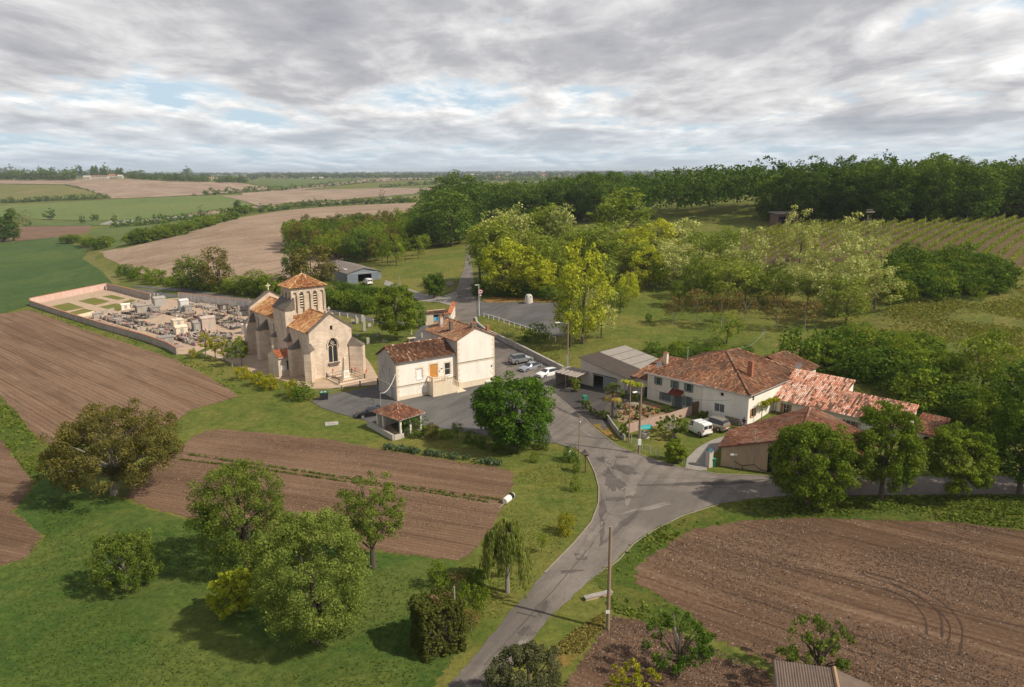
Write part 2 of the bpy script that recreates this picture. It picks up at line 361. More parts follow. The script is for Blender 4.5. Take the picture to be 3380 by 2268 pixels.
def sheet(name, px, mat_, layer=1, step=14, fn=D, jit=0., kind='structure', world=False, stride=2, label=None):
    P = px if world else wpoly(px, step, fn, jit, len(name)*7+layer)
    P = [tuple(map(float, p)) for p in P]
    ax = np.array(P); r = np.hypot(ax[:, 0], ax[:, 1]); a = np.arctan2(ax[:, 0], ax[:, 1])
    A_, R_ = np.meshgrid(ANG[(ANG > a.min()-.01) & (ANG < a.max()+.01)][::stride], RAD[(RAD > r.min()*.98) & (RAD < r.max()*1.02)][::stride])
    X = (R_*np.sin(A_)).ravel(); Y = (R_*np.cos(A_)).ravel()
    k = inpoly(X, Y, P) if len(X) else np.zeros(0, bool)
    pts = [Vector(p) for p in P]+[Vector((x, y)) for x, y in zip(X[k], Y[k])]
    n = len(P)
    vo, _, fo, *_r = delaunay_2d_cdt(pts, [(i, (i+1) % n) for i in range(n)], [], 0, 1e-4)
    vx = np.array([(v[0], v[1]) for v in vo])
    cen = np.array([vx[list(f)].mean(0) for f in fo]); keep = inpoly(cen[:, 0], cen[:, 1], P)
    z = hz(vx[:, 0], vx[:, 1]); rr = np.hypot(vx[:, 0], vx[:, 1]); z = z+.012*layer+rr*.00022+np.clip(rr-500, 0, 9e3)*.0003
    fs = [tuple(f) for f, q in zip(fo, keep) if q]
    o = mesh_obj(name, np.column_stack([vx, z]), fs, mat_, smooth=True)
    if len(o.data.polygons) and sum(p.normal.z for p in o.data.polygons) < 0: o.data.flip_normals()
    if kind: tag(o, kind=kind)
    if label: tag(o, label)
    return o
M_ground = grassmat('ground_grass', (.074, .104, .020), (.112, .138, .026), (.175, .158, .042), .045, 1.4, (.20, .135, .06), 0, .2)
M_lush = grassmat('lush_grass', (.046, .092, .019), (.074, .126, .024), (.125, .148, .034), .07, 1.8, None, 0, .35)
M_verge = grassmat('verge_grass', (.056, .095, .016), (.095, .135, .022), (.155, .15, .035), .12, 2.4, None, 0, .5)
M_wild = grassmat('wild_grass', (.080, .115, .026), (.125, .145, .034), (.20, .172, .052), .06, .9, (.20, .145, .055), 0, .6)
M_dry = grassmat('dry_grass', (.26, .14, .045), (.36, .20, .06), (.14, .14, .035), .22, 2.2, None, 0, .4)
M_wheat = grassmat('wheat', (.042, .082, .024), (.060, .104, .028), (.09, .125, .034), .016, .8, None, R(35), .12)
M_green1 = grassmat('crop_green', (.105, .145, .040), (.125, .165, .045), (.145, .175, .052), .006, .25, None, R(60), .1)
M_green2 = grassmat('crop_olive', (.125, .135, .038), (.15, .15, .044), (.20, .165, .065), .006, .25, None, R(20), .1)
M_green3 = grassmat('crop_mid', (.078, .115, .032), (.095, .13, .036), (.13, .15, .042), .01, .3, None, 0, .1)
M_soilL = soilmat('soil_left', (.168, .102, .064), (.21, .132, .085), (.26, .182, .125), R(43), .8, .10, 3.4, .25, .3, 2.6, .75)
M_soilC = soilmat('soil_centre', (.145, .088, .055), (.186, .115, .073), (.25, .168, .112), R(20.6), .55, .10, 4.2, .5, .32, 3.6, .35)
M_soilR = soilmat('soil_right', (.122, .074, .046), (.163, .100, .063), (.228, .153, .10), R(35), .7, .14, 3.0, .75, .12, 3.0, .6)
M_soilG = soilmat('soil_garden', (.12, .072, .046), (.16, .094, .060), (.24, .155, .10), R(30), .5, .2, 4.5, .9, .1, 4., .2)
M_soilB = soilmat('soil_back', (.25, .175, .12), (.34, .25, .18), (.40, .30, .22), R(-52), 2.4, .12, .9, 0., .2, 9., .25)
M_soilF = soilmat('soil_far', (.235, .165, .12), (.35, .26, .19), (.40, .31, .23), R(-60), 4., .1, .35, 0., .1, 25., .2)
M_soilV = soilmat('soil_vineyard', (.115, .080, .042), (.145, .096, .054), (.095, .125, .03), R(46), 3.0, .1, 2., 0., .1, 3., .0)
def asphalt(name, a, b_, c, sc=.12, patch=.5):
    m, N, L, b, o = newmat(name); v = MAPP(N, L)
    big = NZ(N, L, v, sc, 6, .62, .6); med = NZ(N, L, v, .55, 7, .7, 1.2); fine = NZ(N, L, v, 14, 4, .7)
    col = MIX(N, L, RAMP(N, L, big, [(.38, 0.), (.62, 1.)]), a, b_)
    col = MIX(N, L, RAMP(N, L, med, [(.56, 0.), (.66, patch)]), col, c)
    col = MIX(N, L, RAMP(N, L, NZ(N, L, MAPP(N, L, R(-62), (.07, .8, 1)), 1., 6, .62), [(.48, 0.), (.66, .5)]), col, tuple(x*.65 for x in a))
    cr_ = N.new('ShaderNodeTexVoronoi'); cr_.feature = 'DISTANCE_TO_EDGE'; L.new(MAPP(N, L, .4, (.22, .16, 1)), cr_.inputs[0]); 
    col = MIX(N, L, RAMP(N, L, cr_.outputs['Distance'], [(.0, .55), (.012, 0.)]), col, (.05, .047, .045))
    col = MIX(N, L, .7, col, RAMP(N, L, fine, [(.25, .72), (.75, 1.25)]), 'MULTIPLY')
    L.new(col, b.inputs[0]); b.inputs['Roughness'].default_value = .9; BUMP(N, L, b, fine, .4, .02); return m
M_road = asphalt('road_asphalt', (.135, .116, .102), (.215, .187, .163), (.095, .082, .073), .10, .5)
M_park = asphalt('car_park_asphalt', (.088, .087, .086), (.14, .134, .126), (.17, .155, .135), .09, .4)
M_dark = asphalt('dark_asphalt', (.060, .054, .051), (.10, .088, .080), (.05, .047, .047), .13, .4)
M_gravel = plain('gravel', (.42, .31, .22), .95, 0, .25, .7, .03)
M_gravelg = plain('gravel_grey', (.26, .24, .215), .95, 0, .22, 1.6, .04)
M_tar = asphalt('tar_patch', (.085, .073, .066), (.125, .108, .096), (.07, .06, .055), .3, .4)
M_pale = asphalt('worn_surface', (.165, .142, .125), (.235, .205, .18), (.13, .11, .10), .3, .4)
M_kerb = plain('kerb_stone', (.26, .22, .17), .9, 0, .2, 2.)
M_gardens = plain('garden_earth', (.25, .175, .105), .95, 0, .45, 1.1, .05)
ground()
# far fields, back to front
sheet('far_field', [(-200, 415), (0, 412), (296, 409), (385, 415), (533, 417), (630, 431), (560, 440), (473, 445), (296, 453), (254, 454), (201, 434), (148, 422), (0, 420), (-200, 422)], M_soilF, 1)
sheet('far_field', [(-200, 424), (0, 422), (148, 424), (200, 436), (248, 455), (89, 460), (0, 456), (-200, 458)], M_green2, 1)
sheet('far_field', [(-200, 478), (0, 471), (251, 457), (414, 449), (503, 447), (540, 455), (575, 468), (480, 481), (390, 493), (310, 502), (178, 504), (68, 500), (-200, 500)], M_green1, 1)
sheet('far_field', [(568, 409), (691, 406), (760, 408), (849, 407.5), (760, 417), (627, 430), (568, 419)], M_green3, 1)
sheet('far_field', [(849, 408), (949, 406), (1010, 408), (819, 418), (671, 437), (553, 447), (553, 441), (627, 433), (760, 419)], M_soilF, 2)
sheet('far_field', [(505, 447), (553, 447), (695, 435), (867, 430), (1020, 430), (980, 440), (878, 448), (730, 460), (590, 470), (545, 456)], M_soilF, 1)
sheet('far_field', [(393, 494), (480, 483), (571, 472), (730, 463), (878, 452), (990, 448), (943, 452), (730, 467), (560, 481), (460, 492)], M_soilF, 2)
sheet('far_field', [(68, 503), (178, 506), (310, 504), (300, 512), (204, 516), (48, 517)], M_green3, 1)
sheet('far_field', [(-150, 524), (44, 518), (207, 516), (204, 528), (178, 538), (60, 549), (-150, 560)], M_soilL, 1)
sheet('far_field', [(231, 573), (262, 545), (200, 535), (220, 523), (300, 512), (444, 502), (500, 505), (385, 529), (296, 559)], M_green3, 1)
sheet('far_path', [(226, 513), (252, 504), (330, 502), (420, 492), (470, 490), (420, 497), (300, 508), (250, 514)], M_gravelg, 2)
sheet('hill_field', [(226, 575), (293, 565), (355, 550), (444, 526), (533, 500), (621, 485), (691, 477), (849, 467.5), (960, 463), (1000, 490), (930, 520), (820, 570), (690, 645), (450, 645), (300, 620), (262, 598), (240, 588)], M_soilB, 1)
sheet('wheat_field', [(-250, 575), (0, 556), (59, 550), (142, 538), (150, 553), (203, 570), (188, 590), (231, 618), (262, 652), (240, 658), (70, 697), (0, 716), (-250, 745)], M_wheat, 1)
sheet('mown_track', [(204, 574), (222, 580), (216, 594), (232, 608), (262, 622), (275, 645), (262, 652), (231, 618), (188, 591)], M_green2, 2)
sheet('left_field', [(-250, 728), (0, 717), (69, 708), (217, 761), (344, 802), (402, 821), (505, 878), (545, 905), (430, 938), (400, 965), (250, 1010), (120, 1015), (83, 1000), (40, 944), (0, 904), (-250, 800)], M_soilL, 1, jit=.28, step=4)
sheet('corner_field', [(-250, 940), (0, 1001), (46, 1062), (76, 1102), (62, 1128), (28, 1168), (95, 1225), (62, 1272), (12, 1288), (-250, 1340)], M_soilC, 1, jit=.28, step=4)
sheet('drainage_verge', [(-100, 850), (0, 906), (40, 946), (83, 1002), (105, 1070), (84, 1104), (76, 1102), (46, 1060), (0, 998), (-100, 930)], M_verge, 2, jit=.15)
sheet('middle_field', [(500, 980), (600, 988), (760, 1005), (880, 1028), (1000, 1048), (1130, 1066), (1172, 1078), (1172, 1105), (1150, 1150), (1125, 1200), (1095, 1245), (1050, 1280), (941, 1268), (700, 1235), (445, 1184), (346, 1161), (285, 1135), (330, 1070), (400, 1030), (440, 1000), (470, 985)], M_soilC, 1, jit=.28, step=4)
sheet('meadow', [(-300, 1350), (12, 1292), (62, 1276), (105, 1225), (35, 1168), (66, 1128), (110, 1085), (280, 1140), (346, 1166), (445, 1189), (700, 1240), (941, 1272), (1040, 1282), (1010, 1400), (1040, 1500), (880, 1700), (500, 1800), (-300, 1800)], M_lush, 1, jit=.25, step=4)
sheet('right_field', [(1572, 1208), (1712, 1185), (1852, 1180), (2179, 1189), (2337, 1208), (2900, 1260), (3000, 1800), (2200, 1800), (1950, 1620), (1735, 1500), (1633, 1456), (1567, 1400), (1525, 1376), (1492, 1353), (1446, 1330), (1450, 1292), (1488, 1264)], M_soilR, 1, jit=.4, step=4)
sheet('field_verge', [(1350, 1318), (1411, 1278), (1444, 1242), (1488, 1212), (1562, 1176), (1640, 1152), (1720, 1140), (1800, 1134), (2000, 1132), (2400, 1130), (2900, 1132), (2900, 1262), (2337, 1212), (2179, 1192), (1852, 1183), (1712, 1187), (1572, 1210), (1490, 1266), (1452, 1292), (1448, 1330), (1494, 1355), (1527, 1378), (1570, 1402), (1640, 1460), (1560, 1440), (1500, 1425), (1400, 1396), (1385, 1360)], M_verge, 2, jit=.28, step=4)
sheet('garden_soil', [(1357, 1465), (1399, 1406), (1464, 1416), (1506, 1432), (1560, 1450), (1633, 1500), (1754, 1533), (1780, 1600), (1700, 1700), (1200, 1700), (1290, 1560)], M_soilG, 1, jit=.2, step=4)
sheet('dry_slope', [(1380, 1398), (1392, 1410), (1361, 1447), (1325, 1490), (1290, 1530), (1262, 1500), (1268, 1478), (1315, 1438)], M_dry, 2, jit=.28, step=4)
sheet('wild_slope', [(1760, 790), (1900, 760), (2000, 720), (2050, 640), (2150, 620), (2337, 625), (2900, 640), (2900, 1000), (2337, 950), (2200, 900), (2050, 840), (1900, 830)], M_wild, 1, jit=.5)
sheet('vineyard_soil', [(1690, 535), (1780, 515), (1839, 507), (2036, 509), (2210, 500), (2400, 497), (2800, 500), (2800, 600), (2400, 606), (2290, 612), (2180, 585), (2036, 592), (1850, 602), (1740, 602), (1690, 570)], M_soilV, 1)
# roads
ROAD_L = [(930, 1690), (1015, 1575), (1100, 1478), (1163, 1398), (1243, 1308), (1310, 1240), (1350, 1192), (1366, 1150), (1367, 1115), (1358, 1080), (1342, 1047), (1320, 1027)]
ROAD_T = [(1283, 858), (1255, 890), (1305, 933), (1340, 962), (1375, 993), (1412, 1020), (1455, 1037), (1500, 1052), (1560, 1069), (1640, 1083), (1760, 1087), (2000, 1088), (2400, 1088), (2900, 1090)]
ROAD_R = [(2900, 1128), (2000, 1130), (1800, 1132), (1720, 1138), (1640, 1150), (1562, 1174), (1488, 1210), (1444, 1240), (1411, 1276), (1350, 1321), (1300, 1368), (1250, 1415), (1190, 1490), (1145, 1570), (1080, 1690)]
sheet('village_road', ROAD_L+[(1265, 1010), (1240, 960), (1180, 900), (1125, 860), (1118, 800), (1060, 745), (1032, 727), (1035, 683), (1060, 608), (1065, 578), (1064, 560), (1075, 560), (1077, 608), (1086, 684), (1088, 724), (1093, 741), (1106, 757), (1196, 799), (1285, 843)]+ROAD_T+ROAD_R, M_road, 2, jit=.10, stride=2)
sheet('forecourt', [(1320, 1027), (1265, 1012), (1150, 1002), (1060, 987), (960, 970), (920, 1000), (870, 968), (800, 952), (735, 932), (710, 916), (735, 903), (800, 893), (862, 880), (960, 745), (1032, 727), (1060, 745), (1118, 800), (1125, 860), (1180, 900), (1240, 960), (1265, 1010)], M_park, 3, jit=.08)
sheet('upper_car_park', [(1086, 684), (1110, 691), (1190, 690), (1275, 692), (1312, 715), (1292, 770), (1269, 768), (1190, 745), (1103, 720), (1088, 724)], M_park, 3, jit=.1)
sheet('lane', [(736, 704), (800, 714), (869, 730), (962, 742), (1034, 728), (1034, 742), (960, 750), (869, 740), (800, 724), (736, 712), (560, 690), (430, 668), (300, 655), (300, 652), (430, 660), (560, 682)], M_park, 2, jit=.08)
sheet('farm_track', [(1034, 700), (1000, 690), (960, 688), (930, 672), (875, 650), (880, 640), (935, 660), (970, 672), (1010, 678), (1040, 664), (1045, 676)], M_gravelg, 3, jit=.12)
sheet('farm_yard', [(1255, 890), (1290, 868), (1420, 880), (1470, 915), (1450, 940), (1420, 930), (1400, 960), (1380, 985), (1340, 962), (1305, 933)], M_dark, 3, jit=.1)
sheet('farm_drive', [z4(1145, 1285), z4(1160, 1180), z4(1260, 1080), z4(1400, 1000), z4(1530, 960), z4(1580, 965), z4(1500, 1060), z4(1420, 1150), z4(1370, 1250), z4(1350, 1300)], M_gravelg, 3, fn=lambda a, b: (a, b), step=20, jit=.08)
sheet('flower_garden', [z4(450, 740), z4(520, 640), z4(640, 590), z4(770, 615), z4(1000, 690), z4(1210, 710), z4(1000, 745), z4(800, 800), z4(640, 850), z4(480, 820)], M_gardens, 3, fn=lambda a, b: (a, b), step=20)
sheet('church_yard', [(560, 770), (600, 770), (700, 760), (745, 800), (820, 800), (845, 830), (862, 862), (862, 878), (800, 884), (738, 888), (700, 888), (640, 868), (580, 852), (545, 838), (510, 822), (462, 806), (520, 780)], M_gravel, 3, jit=.15)
sheet('dry_patch', [(1100, 684), (1130, 676), (1200, 672), (1240, 680), (1275, 690), (1190, 690), (1110, 691)], M_dry, 3, jit=.15)
sheet('roadside_bank', [z4(205, 790), z4(280, 770), z4(370, 830), z4(450, 960), z4(500, 1010), z4(440, 1000), z4(330, 930), z4(240, 850)], M_dry, 3, fn=lambda a, b: (a, b), jit=.15)
# kerbs: low stone strips following the road edge
def strip(name, pts, mat_, w=.14, h=.10, lift=0., fn=D, world=False, step=10, kind='structure'):
    P = pts if world else []
    if not world:
        for i in range(len(pts)-1):
            a, b = pts[i], pts[i+1]; k = max(1, int(math.hypot(b[0]-a[0], b[1]-a[1])/step))
            P += [G(*fn(a[0]+(b[0]-a[0])*t/k, a[1]+(b[1]-a[1])*t/k)) for t in range(k)]
        P.append(G(*fn(*pts[-1])))
    P = np.array(P); z = P[:, 2] if P.shape[1] > 2 else hz(P[:, 0], P[:, 1])
    m = MB(); vs = []
    for i in range(len(P)):
        d = P[min(i+1, len(P)-1), :2]-P[max(i-1, 0), :2]; d = d/np.hypot(*d); nn = np.array([-d[1], d[0]])*w/2
        for s_, zz in ((-1, -.3), (-1, h), (1, h), (1, -.3)): vs.append((P[i, 0]+nn[0]*s_, P[i, 1]+nn[1]*s_, z[i]+zz+lift))
    fs = []
    for i in range(len(P)-1):
        for k in range(4): fs.append((i*4+k, i*4+(k+1) % 4, (i+1)*4+(k+1) % 4, (i+1)*4+k))
    fs += [(0, 1, 2, 3), tuple(range(len(vs)-4, len(vs)))[::-1]]
    m.add(vs, fs); o = m.obj(name, mat_)
    if kind: tag(o, kind=kind)
    return o
strip('kerb', ROAD_L[4:], M_kerb)
strip('kerb', ROAD_T[1:12], M_kerb)
strip('kerb', [(1640, 1152), (1562, 1176), (1490, 1212), (1446, 1242), (1413, 1278), (1385, 1300)], M_kerb, .12, .06)
# worn and patched places on the junction
def blob(c, rx, ry, rot, mat_, seed, layer=4, n=60):
    rg = random.Random(seed); g = GD(*c); P = []
    ph = [rg.uniform(0, 6.3) for _ in range(4)]
    for i in range(n):
        t = 2*math.pi*i/n; q = 1+.22*math.sin(2*t+ph[0])+.2*math.sin(3*t+ph[1])+.16*math.sin(5*t+ph[2])+.12*math.sin(9*t+ph[3])+.10*math.sin(17*t+ph[0])+rg.uniform(-.07, .07)
        x, y = rx*q*math.cos(t), ry*q*math.sin(t); P.append((g[0]+x*math.cos(rot)-y*math.sin(rot), g[1]+x*math.sin(rot)+y*math.cos(rot)))
    return sheet('road_patch', P, mat_, layer, world=True)
for i, (x, y, rx, ry, ro, k) in enumerate([(1400, 1098, .8, 3.4, .15, 0), (1425, 1072, .9, 2.2, .8, 0), (1396, 1066, .5, 3.5, .1, 1), (1442, 1110, .9, 3.6, -.3, 1), (1418, 1138, 1.8, .5, .3, 0), (1380, 1052, .5, 1.6, .3, 0),
        (1418, 1044, .7, .4, 0, 0), (1302, 1305, 1.0, .25, .3, 0), (1237, 1388, .45, 1.0, -.5, 0), (1262, 1372, .35, 1.0, -.4, 1), (1203, 1442, .5, .7, .3, 0), (1108, 1548, .8, .5, .5, 0), (1180, 1480, .3, 1.2, -.4, 1), (1325, 1272, .4, .8, .4, 0),
        (1345, 1235, .4, 3., -.5, 1), (1265, 1340, .3, 2.4, -.5, 1), (1480, 1160, 3.5, .35, .45, 1), (1600, 1105, 8., .4, .05, 0), (1560, 1090, 5., .3, -.03, 1), (1375, 1180, .35, 4.5, -.1, 0), (1420, 1200, .4, 4., -.55, 0), (1360, 1215, .3, 3.4, -.35, 1), (1700, 1110, 7., .35, 0., 1), (1330, 985, .3, 3., .45, 1), (1290, 940, .35, 3., .5, 0), (1240, 880, .3, 3., .5, 1)]):
    if rx: blob((x, y), rx, ry, ro, M_pale if k else M_tar, i+3)
# the dark seam running up the middle of the lane
def seam(pts, w, mat_, layer=5):
    P = np.array([GD(*p) for p in pts]); Q = []
    Lf, Rt = [], []
    for i in range(len(P)):
        d = P[min(i+1, len(P)-1), :2]-P[max(i-1, 0), :2]; d = d/np.hypot(*d); nn = np.array([-d[1], d[0]])*w/2
        Lf.append(tuple(P[i, :2]+nn)); Rt.append(tuple(P[i, :2]-nn))
    return sheet('road_seam', Lf+Rt[::-1], mat_, layer, world=True)
seam([(1105, 1520), (1158, 1463), (1218, 1398), (1262, 1350), (1300, 1305), (1330, 1270), (1356, 1238)], .09, M_tar)
seam([(1388, 1120), (1400, 1070), (1408, 1045)], .07, M_tar)
seam([(1180, 1398), (1222, 1408)], .12, M_tar)
# curved tyre marks turning in the right field
M_track = plain('tyre_track', (.062, .037, .025), 1., 0, .3, 3., .03)
def arc(pts, w, mat_):
    q = []
    for i in range(len(pts)-1):
        p0, p1, p2, p3 = pts[max(i-1, 0)], pts[i], pts[i+1], pts[min(i+2, len(pts)-1)]
        for k in range(5):
            t = k/5; q.append(tuple(.5*((2*p1[j])+(-p0[j]+p2[j])*t+(2*p0[j]-5*p1[j]+4*p2[j]-p3[j])*t*t+(-p0[j]+3*p1[j]-3*p2[j]+p3[j])*t**3) for j in (0, 1)))
    q.append(pts[-1]); P = np.array([GD(*p) for p in q]); Lf, Rt = [], []; rg = random.Random(len(q))
    for i in range(len(P)):
        d = P[min(i+1, len(P)-1), :2]-P[max(i-1, 0), :2]; d = d/np.hypot(*d); ww = w*rg.uniform(.5, 1.3)/2; nn = np.array([-d[1], d[0]])*ww
        Lf.append(tuple(P[i, :2]+nn)); Rt.append(tuple(P[i, :2]-nn))
    tag(sheet('tyre_track', Lf+Rt[::-1], mat_, 3, world=True, kind=None), kind='structure')
for pts in ([(1960, 1310), (2060, 1345), (2130, 1385), (2168, 1430), (2160, 1480)], [(1975, 1305), (2080, 1338), (2155, 1380), (2195, 1430), (2190, 1495)], [(2010, 1340), (2075, 1370), (2110, 1410), (2115, 1450)], [(2030, 1330), (2100, 1362), (2145, 1405), (2150, 1455)], [(1790, 1290), (1960, 1330), (2200, 1400), (2420, 1450)], [(1650, 1350), (1900, 1430), (2150, 1520), (2300, 1570)], [(1600, 1375), (1800, 1440), (2000, 1505), (2150, 1560)]):
    arc(pts, .16, M_track)
# ------------------------------------------------------------ building helpers
M_render = stained('white_render', (.76, .70, .61), (.40, .34, .28), .40, .7)
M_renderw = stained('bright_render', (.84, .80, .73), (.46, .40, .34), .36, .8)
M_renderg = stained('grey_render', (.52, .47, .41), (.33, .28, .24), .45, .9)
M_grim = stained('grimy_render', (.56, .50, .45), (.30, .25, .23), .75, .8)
M_church = stained('church_stone', (.84, .70, .565), (.30, .24, .19), .68, .7, .9, (.75, .34))
M_tower = stained('tower_stone', (.72, .61, .49), (.24, .19, .16), .6, 1., .9, (.6, .32))
M_quoin = stained('quoin_stone', (.70, .59, .45), (.45, .36, .27), .3, 2.)
M_dstone = stained('weathered_stone', (.20, .17, .145), (.10, .085, .07), .6, 1.4, .95, (.5, .35))
M_mud = stained('earth_render', (.52, .38, .25), (.26, .18, .12), .6, 1.1)
M_conc = stained('concrete', (.38, .36, .33), (.22, .2, .18), .4, 1.2)
M_T_farm = tiles('tiles_farm', [(0, (.052, .031, .020)), (.3, (.12, .056, .033)), (.55, (.205, .094, .052)), (.8, (.32, .155, .082)), (1, (.42, .28, .18))], (.15, .12, .09), .6, .35)
M_T_bright = tiles('tiles_bright', [(0, (.09, .06, .04)), (.30, (.17, .10, .07)), (.40, (.54, .22, .13)), (.62, (.70, .38, .27)), (.78, (.76, .54, .44)), (1, (.76, .64, .54))], (.12, .09, .06), .85, .45)
M_T_barn = tiles('tiles_barn', [(0, (.055, .031, .021)), (.35, (.14, .058, .035)), (.7, (.26, .108, .060)), (1, (.43, .27, .18))], (.24, .18, .13), .6, .4)
M_T_hall = tiles('tiles_hall', [(0, (.045, .028, .02)), (.35, (.11, .052, .033)), (.6, (.19, .085, .050)), (.8, (.30, .16, .09)), (1, (.55, .43, .31))], (.12, .09, .05), .4, .6)
M_T_tall = tiles('tiles_tall', [(0, (.10, .05, .033)), (.4, (.22, .105, .06)), (.75, (.36, .19, .105)), (1, (.56, .40, .27))], (.28, .22, .13), .6, .5)
M_T_church = tiles('tiles_church', [(0, (.10, .05, .03)), (.3, (.27, .11, .05)), (.6, (.46, .21, .09)), (.85, (.66, .42, .22)), (1, (.75, .62, .44))], (.44, .32, .12), .6, .6)
M_T_red = tiles('tiles_red', [(0, (.20, .07, .04)), (.4, (.42, .13, .06)), (.8, (.54, .20, .09)), (1, (.58, .34, .2))], (.2, .12, .07), .4, .9)
M_fibro = stained('fibre_cement', (.085, .068, .058), (.05, .04, .034), .6, .7)
M_fibrol = stained('fibre_cement_pale', (.31, .28, .25), (.20, .17, .15), .4, .9)
M_metal = plain('grey_metal_cladding', (.24, .275, .33), .5, .3, .08, .8)
M_zinc = plain('zinc', (.42, .43, .45), .5, .4, .1)
M_white = plain('white_paint', (.78, .77, .74), .5, 0, .04)
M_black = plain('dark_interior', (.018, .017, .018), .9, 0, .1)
M_wood = plain('wood', (.16, .10, .06), .8, 0, .25, 4)
M_woodg = plain('grey_wood', (.24, .205, .17), .85, 0, .2, 3)
M_oak = plain('oak_door', (.52, .24, .06), .55, 0, .2, 3)
M_shut = plain('sage_paint', (.13, .20, .185), .7, 0, .1)
M_shutb = plain('brown_shutter', (.34, .16, .06), .7, 0, .15)
M_redroof = plain('red_tile_paint', (.20, .05, .035), .8, 0, .2)
M_brick = plain('brick', (.34, .14, .08), .9, 0, .25, 6)
def glassmat(name, c=(.03, .035, .04), r=.12):
    m, N, L, b, o = newmat(name); b.inputs[0].default_value = c4(c); b.inputs['Roughness'].default_value = r; b.inputs['Specular IOR Level'].default_value = .7; return m
M_glass = glassmat('window_glass'); M_curtain = plain('net_curtain', (.13, .135, .14), .4, 0, .3, 5)
def arch(u, z0, w, h, n=8, point=0.):
    """opening outline with a round (or pointed) head; z0 sill, h total height"""
    r = w/2; zc_ = z0+h-r*(1+point); P = [(u-r, z0), (u+r, z0)]
    for k in range(n+1):
        t = math.pi*k/n; x = r*math.cos(t); z = r*math.sin(t)*(1+point*(1-abs(math.cos(t))))
        P.append((u+x, zc_+z))
    return P
def rect(u, z0, w, h): return [(u-w/2, z0), (u+w/2, z0), (u+w/2, z0+h), (u-w/2, z0+h)]
def wall(mb, o, d, poly, holes=(), dep=.18, m=0, mr=None):
    """vertical wall polygon (u,z) from o along unit d; outward is d turned right; holes get reveals"""
    nrm = (d[1], -d[0])
    def P3(u, z, off=0.): return (o[0]+d[0]*u-nrm[0]*off, o[1]+d[1]*u-nrm[1]*off, z)
    pts = [Vector(p) for p in poly]; ed = [(i, (i+1) % len(poly)) for i in range(len(poly))]
    for hl in holes:
        b = len(pts); pts += [Vector(p) for p in hl]; ed += [(b+i, b+(i+1) % len(hl)) for i in range(len(hl))]
    vo, _, fo, *_r = delaunay_2d_cdt(pts, ed, [], 0, 1e-5)
    fs = []
    for f in fo:
        c = np.mean([[vo[i][0], vo[i][1]] for i in f], 0); cx, cz = np.array([c[0]]), np.array([c[1]])
        if inpoly(cx, cz, poly)[0] and not any(inpoly(cx, cz, h_)[0] for h_ in holes):
            a = sum(vo[f[i]][0]*vo[f[(i+1) % len(f)]][1]-vo[f[(i+1) % len(f)]][0]*vo[f[i]][1] for i in range(len(f)))
            fs.append(tuple(f) if a > 0 else tuple(f)[::-1])
    mb.add([P3(v[0], v[1]) for v in vo], fs, m)
    for hl in holes:
        n = len(hl); mb.add([P3(*p) for p in hl]+[P3(p[0], p[1], dep) for p in hl], [(i, (i+1) % n, n+(i+1) % n, n+i) for i in range(n)], mr if mr is not None else m)
    return P3
def opening(th, P3, out, d, kind='window', u=0, z0=0, w=1, h=1, mat_=None, glass=None, dep=.14, shut=None, bars=(1, 1), name=None, label=None, sill=True, slats=0, outline=None):
    """joinery for a hole: frame mesh > pane; shutters as separate parts"""
    nrm = (d[1], -d[0]); mb = MB()
    def quad(mb_, ua, ub, za, zb_, off, th_=.05, m=0):
        p = [P3(ua, za, off), P3(ub, za, off), P3(ub, zb_, off), P3(ua, zb_, off)]
        q = [P3(ua, za, off+th_), P3(ub, za, off+th_), P3(ub, zb_, off+th_), P3(ua, zb_, off+th_)]
        mb_.add(p+q, [(0, 1, 2, 3), (7, 6, 5, 4), (0, 4, 5, 1), (1, 5, 6, 2), (2, 6, 7, 3), (3, 7, 4, 0)], m)
    ua, ub, za, zb_ = u-w/2, u+w/2, z0, z0+h
    if kind == 'door':
        quad(mb, ua+.01, ub-.01, za, zb_-.01, dep-.06, .05); k = 3
        for i in range(1, k): quad(mb, ua+w*i/k-.015, ua+w*i/k+.015, za+.08, zb_-.08, dep-.075, .012)
        o = mb.obj(name or 'door', mat_ or M_oak, th)
        hd = MB(); p = P3(ub-.14, za+1.0, dep-.12); hd.box(p, (.06, .06, .12)); hd.obj('handle', M_zinc, o)
    elif kind == 'hole':
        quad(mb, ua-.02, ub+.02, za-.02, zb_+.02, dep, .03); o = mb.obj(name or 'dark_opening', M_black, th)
    else:
        t = .06
        quad(mb, ua+.005, ua+t, za+.005, zb_-.005, dep-.05); quad(mb, ub-t, ub-.005, za+.005, zb_-.005, dep-.05)
        quad(mb, ua+t, ub-t, za+.005, za+t, dep-.05); quad(mb, ua+t, ub-t, zb_-t, zb_-.005, dep-.05)
        nb, nh = bars
        for i in range(1, nb+1): quad(mb, ua+w*i/(nb+1)-.025, ua+w*i/(nb+1)+.025, za+t, zb_-t, dep-.045)
        for i in range(1, nh+1): quad(mb, ua+t, ub-t, za+h*i/(nh+1)-.02, za+h*i/(nh+1)+.02, dep-.042, .035)
        if sill: quad(mb, ua-.08, ub+.08, za-.09, za-.003, -.07, .16)
        o = mb.obj(name or 'window', mat_ or M_white, th)
        g = MB(); quad(g, ua+.01, ub-.01, za+.01, zb_-.01, dep, .02); g.obj('pane', glass or M_glass, o)
    if label: o['label'] = label
    if shut:
        for s_ in (-1, 1):
            sm = MB(); sw = min(.34, w*.42); a = ua-sw-.02 if s_ < 0 else ub+.02
            quad(sm, a, a+sw, za, zb_, -.065, .045)
            for q in (.25, .75): quad(sm, a+.03, a+sw-.03, za+h*q-.04, za+h*q+.04, -.085, .018)
            sm.obj('shutter', shut, th)
    return o
_TR = np.random.RandomState(5)
